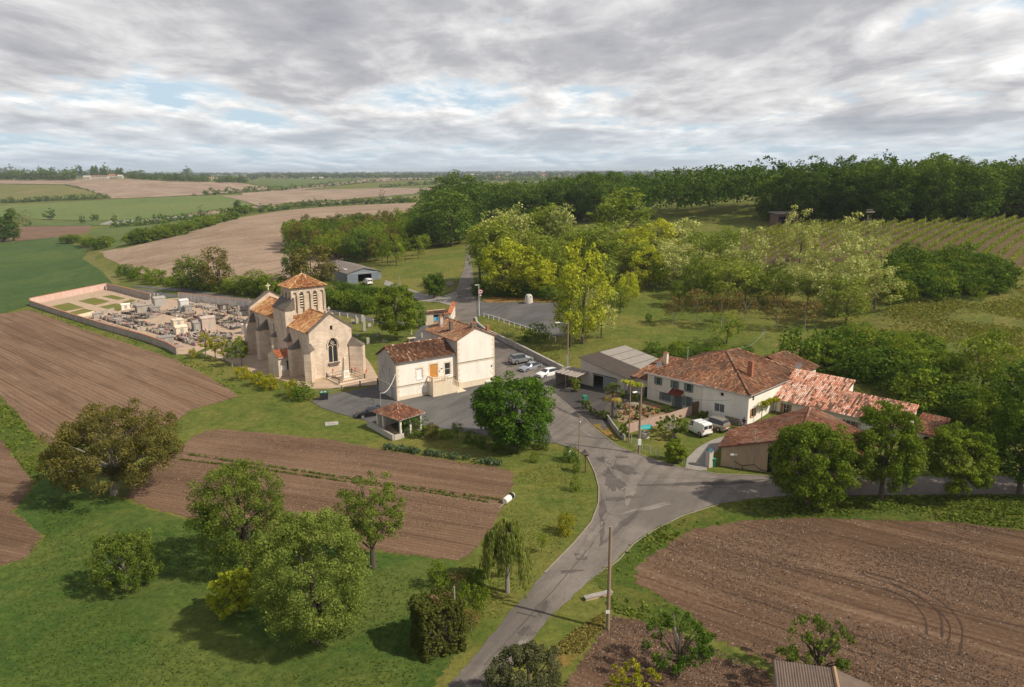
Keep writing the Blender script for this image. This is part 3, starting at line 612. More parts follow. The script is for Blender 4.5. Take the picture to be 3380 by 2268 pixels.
def roofslope(mb, pts, tile=True, thick=.09, cw=.25, cl=.40, m=0, ms=0, patch=2.2, hgt=.085, rs_=.32):
    """pts: planar polygon, first edge is the eave (left to right seen from outside)"""
    p = [Vector(q) for q in pts]; U = (p[1]-p[0]).normalized(); n = None
    for i in range(2, len(p)):
        n = U.cross(p[i]-p[0])
        if n.length > 1e-4: break
    n.normalize(); 
    if n.z < 0: n = -n
    V = n.cross(U)
    k = len(p); mb.add(p+[q-n*thick for q in p], [tuple(range(k)), tuple(range(k, 2*k))[::-1]]+[(i, k+i, k+(i+1) % k, (i+1) % k) for i in range(k)], ms, .4)
    if not tile: return
    uv = [((q-p[0]).dot(U), (q-p[0]).dot(V)) for q in p]
    u0, u1 = min(a for a, _ in uv)-.05, max(a for a, _ in uv)+.05; v1 = max(b for _, b in uv)
    nu, nv = max(1, int((u1-u0)/cw)), max(1, int(math.ceil(v1/cl)))
    verts, faces, rr = [], [], []
    ph = _TR.rand(6)*6.3
    # which columns/rows belong to a coherent batch of tiles
    for i in range(nu):
        colr = _TR.rand(); run = 0
        for j in range(nv):
            if run <= 0: run = _TR.randint(1, 6); colr = _TR.rand()
            run -= 1
            a = u0+i*cw; c0 = j*cl-.06; c1 = (j+1)*cl+.02
            b = len(verts)
            for v_, l_ in ((c0, .035), (c1, .0)):
                for du, dh in ((.015, .0), (.075, hgt), (cw-.075, hgt), (cw-.015, .0)): verts.append(p[0]+U*(a+du)+V*v_+n*(dh+l_+.004))
            faces += [(b, b+1, b+5, b+4), (b+1, b+2, b+6, b+5), (b+2, b+3, b+7, b+6), (b, b+3, b+2, b+1)]
            x = .5+.5*math.sin(a*.9/patch+ph[0]+2*math.sin(j*cl*.8/patch+ph[1])); 
            q = min(1, max(0, (1-rs_)*_TR.rand()*.8+rs_*.8*colr+.22*x+.2*(_TR.rand() < .05)-.02)); rr += [q]*4
    bm = bmesh.new(); vs = [bm.verts.new(v) for v in verts]; lay = bm.faces.layers.float.new('rnd')
    for f, r_ in zip(faces, rr):
        ff = bm.faces.new([vs[i] for i in f]); ff[lay] = r_
    cen = sum(p, Vector())/k
    for i in range(k):
        a, b = p[i], p[(i+1) % k]; no = n.cross(b-a).normalized()
        if no.dot(cen-a) > 0: no = -no
        if i == 0: a = a+no*.07
        bmesh.ops.bisect_plane(bm, geom=bm.verts[:]+bm.edges[:]+bm.faces[:], plane_co=a+no*.03, plane_no=no, clear_outer=True)
    bm.verts.index_update(); base = len(mb.v); mb.v += [tuple(v.co) for v in bm.verts]
    for f in bm.faces: mb.f.append(tuple(base+v.index for v in f.verts)); mb.m.append(m); mb.r.append(f[lay])
    bm.free()
def ridge(mb, a, b, r=.13, m=0):
    a, b = Vector(a), Vector(b); k = max(1, int((b-a).length/.42))
    for i in range(k):
        p, q = a+(b-a)*(i/k), a+(b-a)*((i+1.08)/k)
        mb.tube([p+Vector((0, 0, .03)), q+Vector((0, 0, .05))], [r*1.12, r*.92], 7, m, float(_TR.rand()*.7+.3))
def chimney(th, x, y, z0, z1, w=.6, d=.5, mat_=None, cap=True, name='chimney', parent=None):
    m = MB(); m.bx(x-w/2, x+w/2, y-d/2, y+d/2, z0, z1); 
    if cap:
        m.bx(x-w/2-.06, x+w/2+.06, y-d/2-.06, y+d/2+.06, z1+.002, z1+.08, 1)
        for s_ in (-.3, .3): m.lathe([(.09, 0), (.08, .25)], (x+w*s_*.7, y, z1+.08), 8, 1)
    return m.obj(name, [mat_ or M_renderg, M_brick], parent or th)
def gutter(mb, a, b, r=.07, m=0): mb.tube([a, b], r, 6, m)
RG = random.Random(11)
# ------------------------------------------------------------ town hall: low hall and taller gabled house joined end to end
def town_hall():
    O = G(1311.4, 1325); H = 55.6
    t = thing('town_hall', 'white town hall with outside stair and taller gabled house joined to its right end', 'building', O, H)
    Lx, Dp, ez, rz_ = 10.9, 6.9, 6.45, 8.25       # low hall
    w = MB(); F = -.4
    hw = [rect(4.2, 2.9, 1.15, 2.0), rect(6.75, 2.55, 1.45, 2.6), rect(9.35, 2.9, 1.05, 2.1)]
    hw[0] = rect(4.15, 3.05, 1.05, 1.75)
    P = wall(w, (0, 0), (1, 0), [(0, F), (Lx, F), (Lx, ez), (0, ez)], hw)
    opening(t, P, 0, (1, 0), 'window', 4.15, 3.05, 1.05, 1.75, M_white, M_white, dep=.12, bars=(0, 0), label='blind window filled with a closed white shutter')
    opening(t, P, 0, (1, 0), 'door', 6.75, 2.55, 1.45, 2.6, M_oak, label='orange wooden front door at the head of the stair')
    opening(t, P, 0, (1, 0), 'window', 9.35, 2.9, 1.05, 2.1, M_white, M_glass, bars=(0, 1))
    gh = [rect(1.35, .1, 1.05, 2.0), rect(1.9, 3.6, .8, 1.5), rect(4.6, 3.6, .8, 1.5), rect(3.9, 1.1, .5, .9)]
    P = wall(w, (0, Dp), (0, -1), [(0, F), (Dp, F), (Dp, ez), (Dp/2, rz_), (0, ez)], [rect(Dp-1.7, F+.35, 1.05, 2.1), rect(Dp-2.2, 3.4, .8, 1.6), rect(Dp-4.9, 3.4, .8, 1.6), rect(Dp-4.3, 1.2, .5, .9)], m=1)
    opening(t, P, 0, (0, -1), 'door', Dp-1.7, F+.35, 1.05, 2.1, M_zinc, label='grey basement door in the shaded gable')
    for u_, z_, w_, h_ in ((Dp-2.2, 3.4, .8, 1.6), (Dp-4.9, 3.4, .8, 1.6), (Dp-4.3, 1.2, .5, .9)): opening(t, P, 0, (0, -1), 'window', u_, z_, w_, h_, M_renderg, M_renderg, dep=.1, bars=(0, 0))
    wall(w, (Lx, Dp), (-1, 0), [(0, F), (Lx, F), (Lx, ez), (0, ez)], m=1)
    # taller house: gable to the front, long side running back
    x0, x1, y0, y1, e2, r2 = Lx, Lx+7.4, -.55, 10.0, 8.65, 10.35
    wall(w, (x0, y0), (1, 0), [(0, F), (x1-x0, F), (x1-x0, e2), ((x1-x0)/2, r2), (0, e2)])
    P = wall(w, (x1, y0), (0, 1), [(0, F), (y1-y0, F), (y1-y0, e2), (0, e2)], [rect(3, 1.2, 1, 1.7), rect(7, 1.2, 1, 1.7), rect(3, 5, 1, 1.6), rect(7, 5, 1, 1.6)])
    for u_, z_, h_ in ((3, 1.2, 1.7), (7, 1.2, 1.7), (3, 5, 1.6), (7, 5, 1.6)): opening(t, P, 0, (0, 1), 'window', u_, z_, 1, h_, M_white)
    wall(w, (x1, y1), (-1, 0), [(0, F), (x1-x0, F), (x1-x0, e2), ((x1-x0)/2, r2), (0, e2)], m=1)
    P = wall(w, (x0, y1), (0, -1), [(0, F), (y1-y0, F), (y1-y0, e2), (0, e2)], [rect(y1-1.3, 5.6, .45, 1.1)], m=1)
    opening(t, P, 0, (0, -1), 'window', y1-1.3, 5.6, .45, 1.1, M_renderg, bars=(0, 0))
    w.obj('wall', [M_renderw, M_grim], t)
    # stone dressings: quoins, bands, window surrounds, cornice
    s = MB()
    def quoins(x, y, z0, z1, sx, sy):
        k = 0; z = z0
        while z < z1-.2:
            a, b = (.52, .30) if k % 2 else (.30, .52)
            xa, xb = sorted((x-sx*.012, x+sx*a)); ya, yb = sorted((y-sy*.012, y+sy*b)); s.bx(xa, xb, ya, yb, z, z+.40); z += .44; k += 1
    quoins(0, 0, 0, ez, 1, 1); quoins(x0, y0, .3, e2, 1, 1); quoins(x1, y0, .3, e2, -1, 1)
    for (a, b, c_, d_, z_) in ((0, Lx-.01, -.05, 0, 2.15), (x0-.05, x1+.05, y0-.06, y0, 4.55), (x0-.05, x1+.05, y0-.04, y0, 1.15)): s.bx(a, b, c_, d_-.002, z_, z_+.2)
    s.bx(-.06, -.002, 0, Dp, 2.15, 2.33)
    for (u_, z_, ww, hh) in ((4.15, 3.05, 1.05, 1.75), (9.35, 2.9, 1.05, 2.1), (6.75, 2.55, 1.45, 2.6)):
        for s_ in (-1, 1):
            for k in range(5):
                e = .34 if k % 2 else .2; a = u_+s_*(ww/2+.01); s.bx(min(a, a+s_*e), max(a, a+s_*e), -.014, .05, z_+hh*k/5, z_+hh*(k+.94)/5)
        s.bx(u_-ww/2-.25, u_+ww/2+.25, -.02, .05, z_+hh+.005, z_+hh+.26)
    s.obj('stone_dressing', M_quoin, t)
    d_ = MB(); d_.bx(-.03, Lx, -.085, -.004, 2.36, 2.43); d_.bx(x0-.07, x1+.07, y0-.10, y0-.003, 4.76, 4.84); d_.obj('dark_band', M_dstone, t)
    pl_ = MB(); pl_.bx(0, Lx, -.04, -.003, F, .7); pl_.bx(x0, x1, y0-.035, y0-.003, F, 1.1); pl_.obj('plinth', M_quoin, t)
    # stair with balustrade
    st = MB(); st.prism([(5.6, -.02), (5.6, -1.75), (8.0, -1.75), (8.0, -.02)], F, 2.45)
    st.prism([(8.0, -1.45), (8.0, -1.75), (10.6, -1.75), (10.6, -1.45)], F, [2.45, 2.45, 1.0, 1.0])
    for k in range(8): st.bx(8.0+.37*k, 8.37+.37*k, -1.449, -.02, F, 2.4-.29*(k+1))
    for k in range(3): st.bx(10.0-.1*k, 11.4+.25*k, -1.9-.22*k, -.56, F, .45-.16*k)
    so_ = st.obj('stair', M_quoin, t)
    ba = MB(); ba.bx(5.58, 5.88, -1.78, -1.5, 2.45, 3.45); ba.bx(7.9, 8.15, -1.76, -1.5, 2.45, 3.45); ba.bx(10.45, 10.75, -1.78, -1.48, 1.0, 1.95)
    ba.bx(5.6, 5.78, -1.5, -.05, 3.28, 3.4); ba.bx(5.88, 7.9, -1.74, -1.54, 3.28, 3.4)
    ba.add([(8.1, -1.74, 3.28), (8.1, -1.54, 3.28), (10.5, -1.54, 1.82), (10.5, -1.74, 1.82), (8.1, -1.74, 3.4), (8.1, -1.54, 3.4), (10.5, -1.54, 1.94), (10.5, -1.74, 1.94)], [(0, 1, 2, 3), (7, 6, 5, 4), (0, 4, 5, 1), (1, 5, 6, 2), (2, 6, 7, 3), (3, 7, 4, 0)])
    ba.obj('handrail', M_quoin, so_)
    prof = [(.05, 0), (.09, .1), (.10, .25), (.05, .45), (.05, .6), (.08, .7), (.06, .83)]
    for k in range(5): MB().lathe(prof, (6.1+.38*k, -1.64, 2.45), 7).obj('baluster', M_quoin, so_, 40)
    for k in range(7): MB().lathe(prof, (8.38+.31*k, -1.64, 2.28-.187*k), 7).obj('baluster', M_quoin, so_, 40)
    for k in range(3): MB().lathe(prof, (5.7, -.4-.38*k, 2.45), 7).obj('baluster', M_quoin, so_, 40)
    # roofs
    r = MB(); ov = .32; zf = ez-.06; q = (rz_-ez)/(Dp/2)
    roofslope(r, [(-.28, -ov, zf-q*ov+.1), (Lx-.02, -ov, zf-q*ov+.1), (Lx-.02, Dp/2, rz_+.1), (-.28, Dp/2, rz_+.1)], cw=.24)
    roofslope(r, [(Lx-.02, Dp+ov, zf-q*ov+.1), (-.28, Dp+ov, zf-q*ov+.1), (-.28, Dp/2, rz_+.1), (Lx-.02, Dp/2, rz_+.1)])
    ridge(r, (-.28, Dp/2, rz_+.15), (Lx, Dp/2, rz_+.15)); r.obj('roof', M_T_hall, t, rnd=True)
    r = MB(); q = (r2-e2)/3.7; xm = (x0+x1)/2
    roofslope(r, [(x0-.3, y1+.25, e2-q*.3+.1), (x0-.3, y0-.2, e2-q*.3+.1), (xm, y0-.2, r2+.1), (xm, y1+.25, r2+.1)])
    roofslope(r, [(x1+.3, y0-.2, e2-q*.3+.1), (x1+.3, y1+.25, e2-q*.3+.1), (xm, y1+.25, r2+.1), (xm, y0-.2, r2+.1)])
    ridge(r, (xm, y0-.2, r2+.15), (xm, y1+.25, r2+.15))
    ro = r.obj('roof', M_T_tall, t, rnd=True); ro['label'] = 'orange brown tiled roof of the taller house'
    chimney(t, x0+1.9, 8.2, 9.2, 11.1, .55, .8, M_renderg, parent=ro); chimney(t, x0+1.5, 3.9, 9.0, 11.0, .5, .5, M_dstone, parent=ro); chimney(t, xm, .1, 10.2, 11.1, 1.0, .5, M_dstone, parent=ro)
    chimney(t, x1-.6, y0+1.2, 8.7, 10.2, .5, .5, M_brick, False, parent=ro); chimney(t, xm, 9.7, 10.2, 11.2, .9, .5, M_dstone, parent=ro)
    g = MB(); gutter(g, (-.3, -.36, zf-.05), (Lx-.05, -.36, zf-.05)); g.obj('gutter', M_dstone, t); g = MB(); gutter(g, (x0-.04, y0-.06, .2), (x0-.04, y0-.06, e2)); g.obj('downpipe', M_dstone, t)
    l_ = MB(); l_.tube([(8.05, 0, 4.2), (8.05, -.35, 4.35)], .03); l_.lathe([(.16, 0), (.05, .14)], (8.05, -.4, 4.22), 8); l_.obj('wall_lamp', M_black, t)
    b_ = MB(); b_.bx(x1-.75, x1-.45, y0-.05, y0-.003, 3.15, 3.45); b_.obj('blue_wall_plaque', plain('blue_sign', (.10, .13, .32), .4), t)
    b_ = MB(); b_.bx(x1-.75, x1-.4, y0-.08, y0-.003, 2.2, 2.6); b_.obj('meter_box', M_white, t); b_ = MB(); b_.bx(x1-1.9, x1-.9, y0-.16, y0-.04, -.2, .85); b_.obj('meter_box', M_white, t)
town_hall()
# ------------------------------------------------------------ bus shelter with hipped roof
def shelter():
    O = np.array([-15.6, 98.0, float(hz(-15.6, 98.0))])
    t = thing('roofed_shelter', 'open shelter with red tiled hipped roof on white posts, near the black car', 'shelter', O, 42)
    W_, D_ = 3.9, 5.3; e = 2.55; a = 3.95
    w = MB(); w.bx(W_-.2, W_, 0, D_, -.4, e); w.bx(0, W_-.2, D_-.2, D_, -.4, e); w.obj('wall', M_renderw, t)
    for x, y in ((.15, .15), (.15, 3.9), (1.9, .15)): MB().bx(x-.14, x+.14, y-.14, y+.14, -.3, e).obj('post', M_render, t)
    r = MB(); o = .35; c = [(-o, -o, e), (W_+o, -o, e), (W_+o, D_+o, e), (-o, D_+o, e)]; p = (W_/2, D_/2+.3, a)
    for i in range(4): roofslope(r, [c[i], c[(i+1) % 4], p]); ridge(r, c[i], p, .1)
    r.obj('roof', M_T_barn, t, rnd=True)
    g = MB(); gutter(g, c[0], c[3], .06); g.obj('gutter', M_white, t); g = MB(); gutter(g, c[0], c[1], .06); g.obj('gutter', M_white, t)
    f = MB(); f.bx(-.1, W_-.2, -.1, D_-.2, -.3, .06); f.obj('floor', M_mud, t)
    b = MB(); b.bx(3.2, 3.6, .8, 3.6, .42, .5); b.bx(3.25, 3.55, .9, 1.05, .06, .42); b.bx(3.25, 3.55, 3.3, 3.45, .06, .42)
    tag(b.obj('bench', M_wood, None, loc=O), 'dark wooden bench under the tiled shelter roof', 'bench'); o_ = bpy.data.objects['bench']; o_.rotation_euler = (0, 0, R(90-42))
    A = np.array([-16.4, 96.7]); B = np.array([-21.4, 103.3]); dd = (B-A)/np.hypot(*(B-A)); hh = math.degrees(math.atan2(dd[0], dd[1]))
    t2 = thing('low_wall', 'low grey rendered wall running from the tiled shelter toward the forecourt', 'wall', (A[0], A[1], float(hz(*A))), hh)
    m = MB(); m.bx(0, 7.9, -.12, .12, -.5, .72); m.obj('wall', M_renderg, t2); m = MB(); m.bx(-.03, 7.93, -.17, .17, .722, .80); m.obj('coping', M_conc, t2)
    m = MB(); m.bx(-.12, .12, -1.6, -.12, -.5, .7, ); m.obj('wall', M_renderg, t2)
shelter()
# ------------------------------------------------------------ church
def church():
    O = np.append(G(1028.8, 1254)[:2], 0); H = 51
    t = thing('church', 'old limestone church with square arcaded bell tower, tiled roofs and tall traceried window', 'church', O, H)
    w = MB(); F = -1.0; Wd = 8.2; Lc = 8.6; ez = 8.45; ap = 11.35
    win = arch(4.4, 2.5, 1.75, 4.4, 10, .25)
    P = wall(w, (0, 0), (1, 0), [(0, F), (Wd, F), (Wd, ez), (Wd/2, ap), (0, ez)], [win, rect(4.3, 8.45, .5, .8)], .35)
    wall(w, (Wd, 0), (0, 1), [(0, F), (Lc, F), (Lc, ez), (0, ez)])
    wall(w, (0, Lc), (0, -1), [(0, F), (Lc, F), (Lc, ez), (0, ez)])
    # coping of the gable, raised over the roof
    for s_ in (0, 1):
        a = Vector((Wd*s_+(.15 if s_ else -.15), 0, ez-.15)); b = Vector((Wd/2, 0, ap+.02)); n = (b-a).normalized()
        w.add([a+Vector((0, y, z)) for y in (-.12, .38) for z in (.02, .42)]+[b+Vector((0, y, z)) for y in (-.12, .38) for z in (.02, .42)], [(0, 1, 3, 2), (4, 6, 7, 5), (0, 4, 5, 1), (2, 3, 7, 6), (1, 5, 7, 3), (0, 2, 6, 4)], 1)
    # nave
    nx0, nx1, ny0, ny1, ne = .9, 8.6, 14.2, 29.5, 8.45; na = 10.6
    wall(w, (nx0, ny1), (0, -1), [(0, F), (ny1-ny0, F), (ny1-ny0, ne), (0, ne)], [arch(ny1-18.3, 4.3, .75, 3.0), arch(ny1-26.5, 4.3, .75, 3.0)], .3)
    wall(w, (nx1, ny0), (0, 1), [(0, F), (ny1-ny0, F), (ny1-ny0, ne), (0, ne)])
    # west front, standing above the roof
    xm = (nx0+nx1)/2
    for yy, dd in ((ny1, 1), ):
        w.prism([(nx0-.5, ny1-.05), (nx1+.5, ny1-.05), (nx1+.5, ny1+.9), (nx0-.5, ny1+.9)], F, ne+.5)
        a = [(nx0-.5, ne+.5), (nx1+.5, ne+.5), (xm, 11.75)]
        vs = [(x, ny1-.05, z) for x, z in a]+[(x, ny1+.9, z) for x, z in a]; w.add(vs, [(0, 1, 2), (5, 4, 3), (1, 4, 5, 2), (2, 5, 3, 0)], 0)
        w.add([(nx0-.7, ny1-.15, ne+.42), (xm, ny1-.15, 11.75), (xm, ny1-.15, 12.0), (nx0-.7, ny1-.15, ne+.68), (nx0-.7, ny1+1, ne+.42), (xm, ny1+1, 11.75), (xm, ny1+1, 12.0), (nx0-.7, ny1+1, ne+.68)], [(0, 1, 2, 3), (7, 6, 5, 4), (3, 2, 6, 7), (0, 4, 5, 1), (0, 3, 7, 4)], 1)
        w.add([(nx1+.7, ny1-.15, ne+.42), (xm, ny1-.15, 11.75), (xm, ny1-.15, 12.0), (nx1+.7, ny1-.15, ne+.68), (nx1+.7, ny1+1, ne+.42), (xm, ny1+1, 11.75), (xm, ny1+1, 12.0), (nx1+.7, ny1+1, ne+.68)], [(3, 2, 1, 0), (4, 5, 6, 7), (7, 6, 2, 3), (1, 5, 4, 0), (4, 7, 3, 0)], 1)
    # crossing block and turret mass left of the tower
    w.prism([(-.55, 8.6), (.95, 8.6), (.95, 14.2), (-.55, 14.2)], F, [11.4, 11.4, 11.4, 11.4])
    w.prism([(.95, 8.62), (8.6, 8.62), (8.6, 14.25), (.95, 14.25)], F, 9.6)
    w.add([(-.7, 8.45, 11.35), (1.35, 8.45, 13.4), (1.35, 14.3, 13.4), (-.7, 14.3, 11.35), (-.7, 8.45, 11.2), (1.35, 8.45, 11.2), (1.35, 14.3, 11.2), (-.7, 14.3, 11.2)], [(0, 1, 2, 3), (4, 5, 1, 0), (3, 2, 6, 7), (4, 0, 3, 7), (7, 6, 5, 4)], 1)
    w.prism([(7.4, 8.5), (8.9, 8.5), (8.9, 10.2), (7.4, 10.2)], 9.5, [10.3, 9.7, 9.7, 10.3])
    w.obj('wall', [M_church, M_dstone], t)
    # buttresses
    def butt(cx, cy, ang, l, wd, z, slope, up, mats=(M_church, M_dstone)):
        m = MB(); c, s = math.cos(ang), math.sin(ang)
        f = lambda a, b: (cx+a*c-b*s, cy+a*s+b*c)
        q = [f(0, -wd/2), f(l, -wd/2), f(l, wd/2), f(0, wd/2)]; m.prism(q, F, z)
        q = [f(-.3, -wd/2-.08), f(l+.12, -wd/2-.08), f(l+.12, wd/2+.08), f(-.3, wd/2+.08)]
        p0, p1 = f(-.3, 0), f(l*slope, 0)
        m.add([(q[0][0], q[0][1], z+.01), (q[1][0], q[1][1], z+.01), (q[2][0], q[2][1], z+.01), (q[3][0], q[3][1], z+.01), (*p0, z+up), (*p1, z+up*.55)], [(0, 1, 5, 4), (1, 2, 5), (2, 3, 4, 5), (3, 2, 1, 0), (3, 0, 4)], 1)
        m.obj('buttress', mats, t)
    butt(.25, .25, R(225), 1.7, 1.25, 5.3, .45, 1.7); butt(Wd-.25, .25, R(-45), 2.5, 1.4, 5.2, .45, 1.9)
    butt(0, 4.6, R(180), 1.9, 1.5, 5.0, .4, 1.9); butt(.9, 21.7, R(180), 2.2, 1.7, 5.6, .45, 2.3); butt(.9, 28.7, R(180), 2.1, 1.5, 6.0, .45, 2.2); butt(0, 8.5, R(180), .9, 1.7, 5.6, .4, 2.0)
    butt(-.1, 14.0, R(180), 1.2, 1.2, 5.6, .4, 1.8)
    # window tracery
    tr = MB()
    fr = lambda u, z, o: P(u, z, o)
    def bar(mb, a, b, wd, off=.2):
        a, b = Vector(fr(*a, off)), Vector(fr(*b, off)); mb.tube([a, b], wd, 5)
    bar(tr, (4.4, 2.5), (4.4, 5.3), .06)
    for cx_ in (3.97, 4.83):
        pts = [fr(cx_+.40*math.cos(math.pi*k/6), 5.1+.55*math.sin(math.pi*k/6), .2) for k in range(7)]; tr.tube(pts, .05, 5)
        bar(tr, (cx_-.40, 2.5), (cx_-.40, 5.1), .045); bar(tr, (cx_+.40, 2.5), (cx_+.40, 5.1), .045)
    for k in range(4):
        a0 = math.pi/2*k; cxx, czz = 4.4+.2*math.cos(a0), 6.05+.2*math.sin(a0)
        tr.tube([fr(cxx+.17*math.cos(q*math.pi/4), czz+.17*math.sin(q*math.pi/4), .2) for q in range(9)], .035, 5)
    wi = tr.obj('traceried_window', M_quoin, t)
    gl = MB(); gl.add([P(u, z, .28) for u, z in win], [tuple(range(len(win)))]); gl.obj('pane', M_glass, wi)
    hm = MB(); hm.tube([P(4.4+1.15*math.cos(math.pi*k/10), 5.55+1.5*math.sin(math.pi*k/10), -.06) for k in range(-1, 12)], .09, 6); hm.obj('hood_mould', M_tower, t)
    si = MB(); si.bx(3.3, 5.5, -.28, .02, 2.2, 2.44); si.bx(3.5, 5.3, -.2, .02, 1.9, 2.2); si.obj('window_sill', M_dstone, t)
    opening(t, P, 0, (1, 0), 'hole', 4.3, 8.45, .5, .8, dep=.3)
    Pn = lambda u, z, off=0.: (nx0+off, ny1-u, z)
    for u_ in (ny1-18.3, ny1-26.5): opening(t, Pn, 0, (0, -1), 'hole', u_, 4.3, .75, 3.0, dep=.25, name='narrow_window')
    # tower
    x0, x1, y0, y1, zb0, zt = 1.15, 7.75, 9.3, 14.0, 9.5, 14.95
    tw = MB(); cols = 5; cwid = (x1-x0)/cols
    hl = [arch(cwid*(i+.5), 10.35, .82, 3.95) for i in range(cols)]
    PT = wall(tw, (x0, y0), (1, 0), [(0, zb0), (x1-x0, zb0), (x1-x0, zt), (0, zt)], hl, .28)
    cs = (y1-y0)/3; hs = [arch(cs*(i+.5), 10.35, .82, 3.95) for i in range(3)]
    PL = wall(tw, (x0, y1), (0, -1), [(0, zb0), (y1-y0, zb0), (y1-y0, zt), (0, zt)], hs, .28)
    wall(tw, (x1, y0), (0, 1), [(0, zb0), (y1-y0, zb0), (y1-y0, zt), (0, zt)], hs, .28); wall(tw, (x1, y1), (-1, 0), [(0, zb0), (x1-x0, zb0), (x1-x0, zt), (0, zt)], hl, .28)
    tw.bx(x0+.28, x1-.28, y0+.28, y1-.28, zb0, zt-.02)
    tw.bx(x0-.12, x1+.12, y0-.12, y1+.12, zt+.002, zt+.2)
    for i in range(14): tw.bx(x0+.1+i*.485, x0+.3+i*.485, y0-.14, y0-.003, zt-.18, zt)
    tow = tw.obj('bell_tower', M_tower, t)
    for i in range(cols+1):
        for dx in ((-.0,) if i in (0, cols) else (-.17, .17, 0)):
            MB().lathe([(.12, 0), (.085, .12), (.085, 3.3), (.14, 3.5)], (x0+cwid*i+dx, y0-.06, 10.2), 7).obj('colonnette', M_quoin, tow, 40)
    for i in range(4): MB().lathe([(.12, 0), (.085, .12), (.085, 3.3), (.14, 3.5)], (x0-.06, y0+cs*i, 10.2), 7).obj('colonnette', M_quoin, tow, 40)
    for i in (1, 3):
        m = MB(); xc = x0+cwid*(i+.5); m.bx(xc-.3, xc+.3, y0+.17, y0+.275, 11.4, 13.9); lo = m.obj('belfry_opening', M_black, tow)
        m = MB()
        for k in range(5): m.box((xc, y0+.12, 11.6+.48*k), (.62, .22, .16), 0, tilt=(R(-25), 0))
        m.obj('louvre', M_quoin, tow)
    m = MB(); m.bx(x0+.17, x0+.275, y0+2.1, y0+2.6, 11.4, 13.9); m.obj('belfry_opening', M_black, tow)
    r = MB(); o = .38; c = [(x0-o, y0-o, zt+.2), (x1+o, y0-o, zt+.2), (x1+o, y1+o, zt+.2), (x0-o, y1+o, zt+.2)]; p = ((x0+x1)/2, (y0+y1)/2, 17.35)
    for i in range(4): roofslope(r, [c[i], c[(i+1) % 4], p]); ridge(r, c[i], p, .1)
    ro = r.obj('tower_roof', M_T_church, t, rnd=True)
    f = MB(); f.tube([p, (p[0], p[1], 17.9)], [.1, .03], 6); f.obj('finial', M_zinc, ro)
    # roofs
    r = MB(); q = (ap-ez)/(Wd/2); zr = ap-.25
    roofslope(r, [(-.25, Lc, ez-.1), (-.25, .36, ez-.1), (Wd/2, .36, zr), (Wd/2, Lc, zr)]); roofslope(r, [(Wd+.25, .36, ez-.1), (Wd+.25, Lc, ez-.1), (Wd/2, Lc, zr), (Wd/2, .36, zr)])
    ridge(r, (Wd/2, .36, zr+.05), (Wd/2, Lc, zr+.05)); r.obj('roof', M_T_church, t, rnd=True)
    r = MB(); roofslope(r, [(nx0-.3, ny1, ne-.1), (nx0-.3, ny0, ne-.1), (xm, ny0, na), (xm, ny1, na)]); roofslope(r, [(nx1+.3, ny0, ne-.1), (nx1+.3, ny1, ne-.1), (xm, ny1, na), (xm, ny0, na)])
    ridge(r, (xm, ny0, na+.05), (xm, ny1, na+.05)); r.obj('roof', M_T_church, t, rnd=True)
    r = MB(); roofslope(r, [(1.0, 8.55, 9.7), (4.2, 8.55, 9.7), (4.2, 9.28, 10.0), (1.0, 9.28, 10.0)]); r.obj('roof', M_T_church, t, rnd=True)
    # crosses
    def cross(x, y, z, s_, mt):
        m = MB(); m.bx(x-.07*s_, x+.07*s_, y-.06, y+.06, z, z+1.1*s_); m.bx(x-.35*s_, x+.35*s_, y-.055, y+.055, z+.62*s_, z+.78*s_); m.obj('stone_cross', mt, t)
    cross(xm, ny1+.4, 12.0, 1.35, M_quoin); cross(Wd/2, .1, ap+.4, .9, M_tower); cross(-3.3, 8.6, 4.6, .6, M_tower)
    # sacristy
    sx0, sx1, sy0, sy1, se, sa = -3.6, -.03, 5.75, 10.6, 3.4, 4.35
    m = MB(); PS = wall(m, (sx0, sy0), (1, 0), [(0, F), (sx1-sx0, F), (sx1-sx0, se), (0, se)], [rect(2.0, 1.0, .9, 1.75)])
    ym = (sy0+sy1)/2
    wall(m, (sx0, sy1), (0, -1), [(0, F), (sy1-sy0, F), (sy1-sy0, se), (ym-sy0, sa+.2), (0, se)]); so_ = m.obj('sacristy', M_church, t)
    opening(so_, PS, 0, (1, 0), 'window', 2.0, 1.0, .9, 1.75, M_zinc, bars=(1, 2))
    r = MB(); roofslope(r, [(sx0, sy0-.2, se), (sx1, sy0-.2, se), (sx1, ym, sa), (sx0, ym, sa)]); roofslope(r, [(sx1, sy1+.2, se), (sx0, sy1+.2, se), (sx0, ym, sa), (sx1, ym, sa)])
    r.obj('sacristy_roof', M_T_red, t, rnd=True)
    g = MB(); gutter(g, (sx0, sy0-.25, se-.06), (sx1, sy0-.25, se-.06), .07); g.obj('gutter', M_zinc, t); g = MB(); gutter(g, (sx1-.15, sy0-.05, F+1), (sx1-.15, sy0-.05, se), .05); g.obj('downpipe', M_zinc, t); g = MB(); gutter(g, (.8, 14.35, 2), (.8, 14.35, 8.4), .06); g.obj('downpipe', M_zinc, t)
    n = MB(); n.bx(sx0+.4, sx0+1.2, sy0-.06, sy0-.003, 1.0, 1.9); n.obj('notice_board', M_white, t)
church()
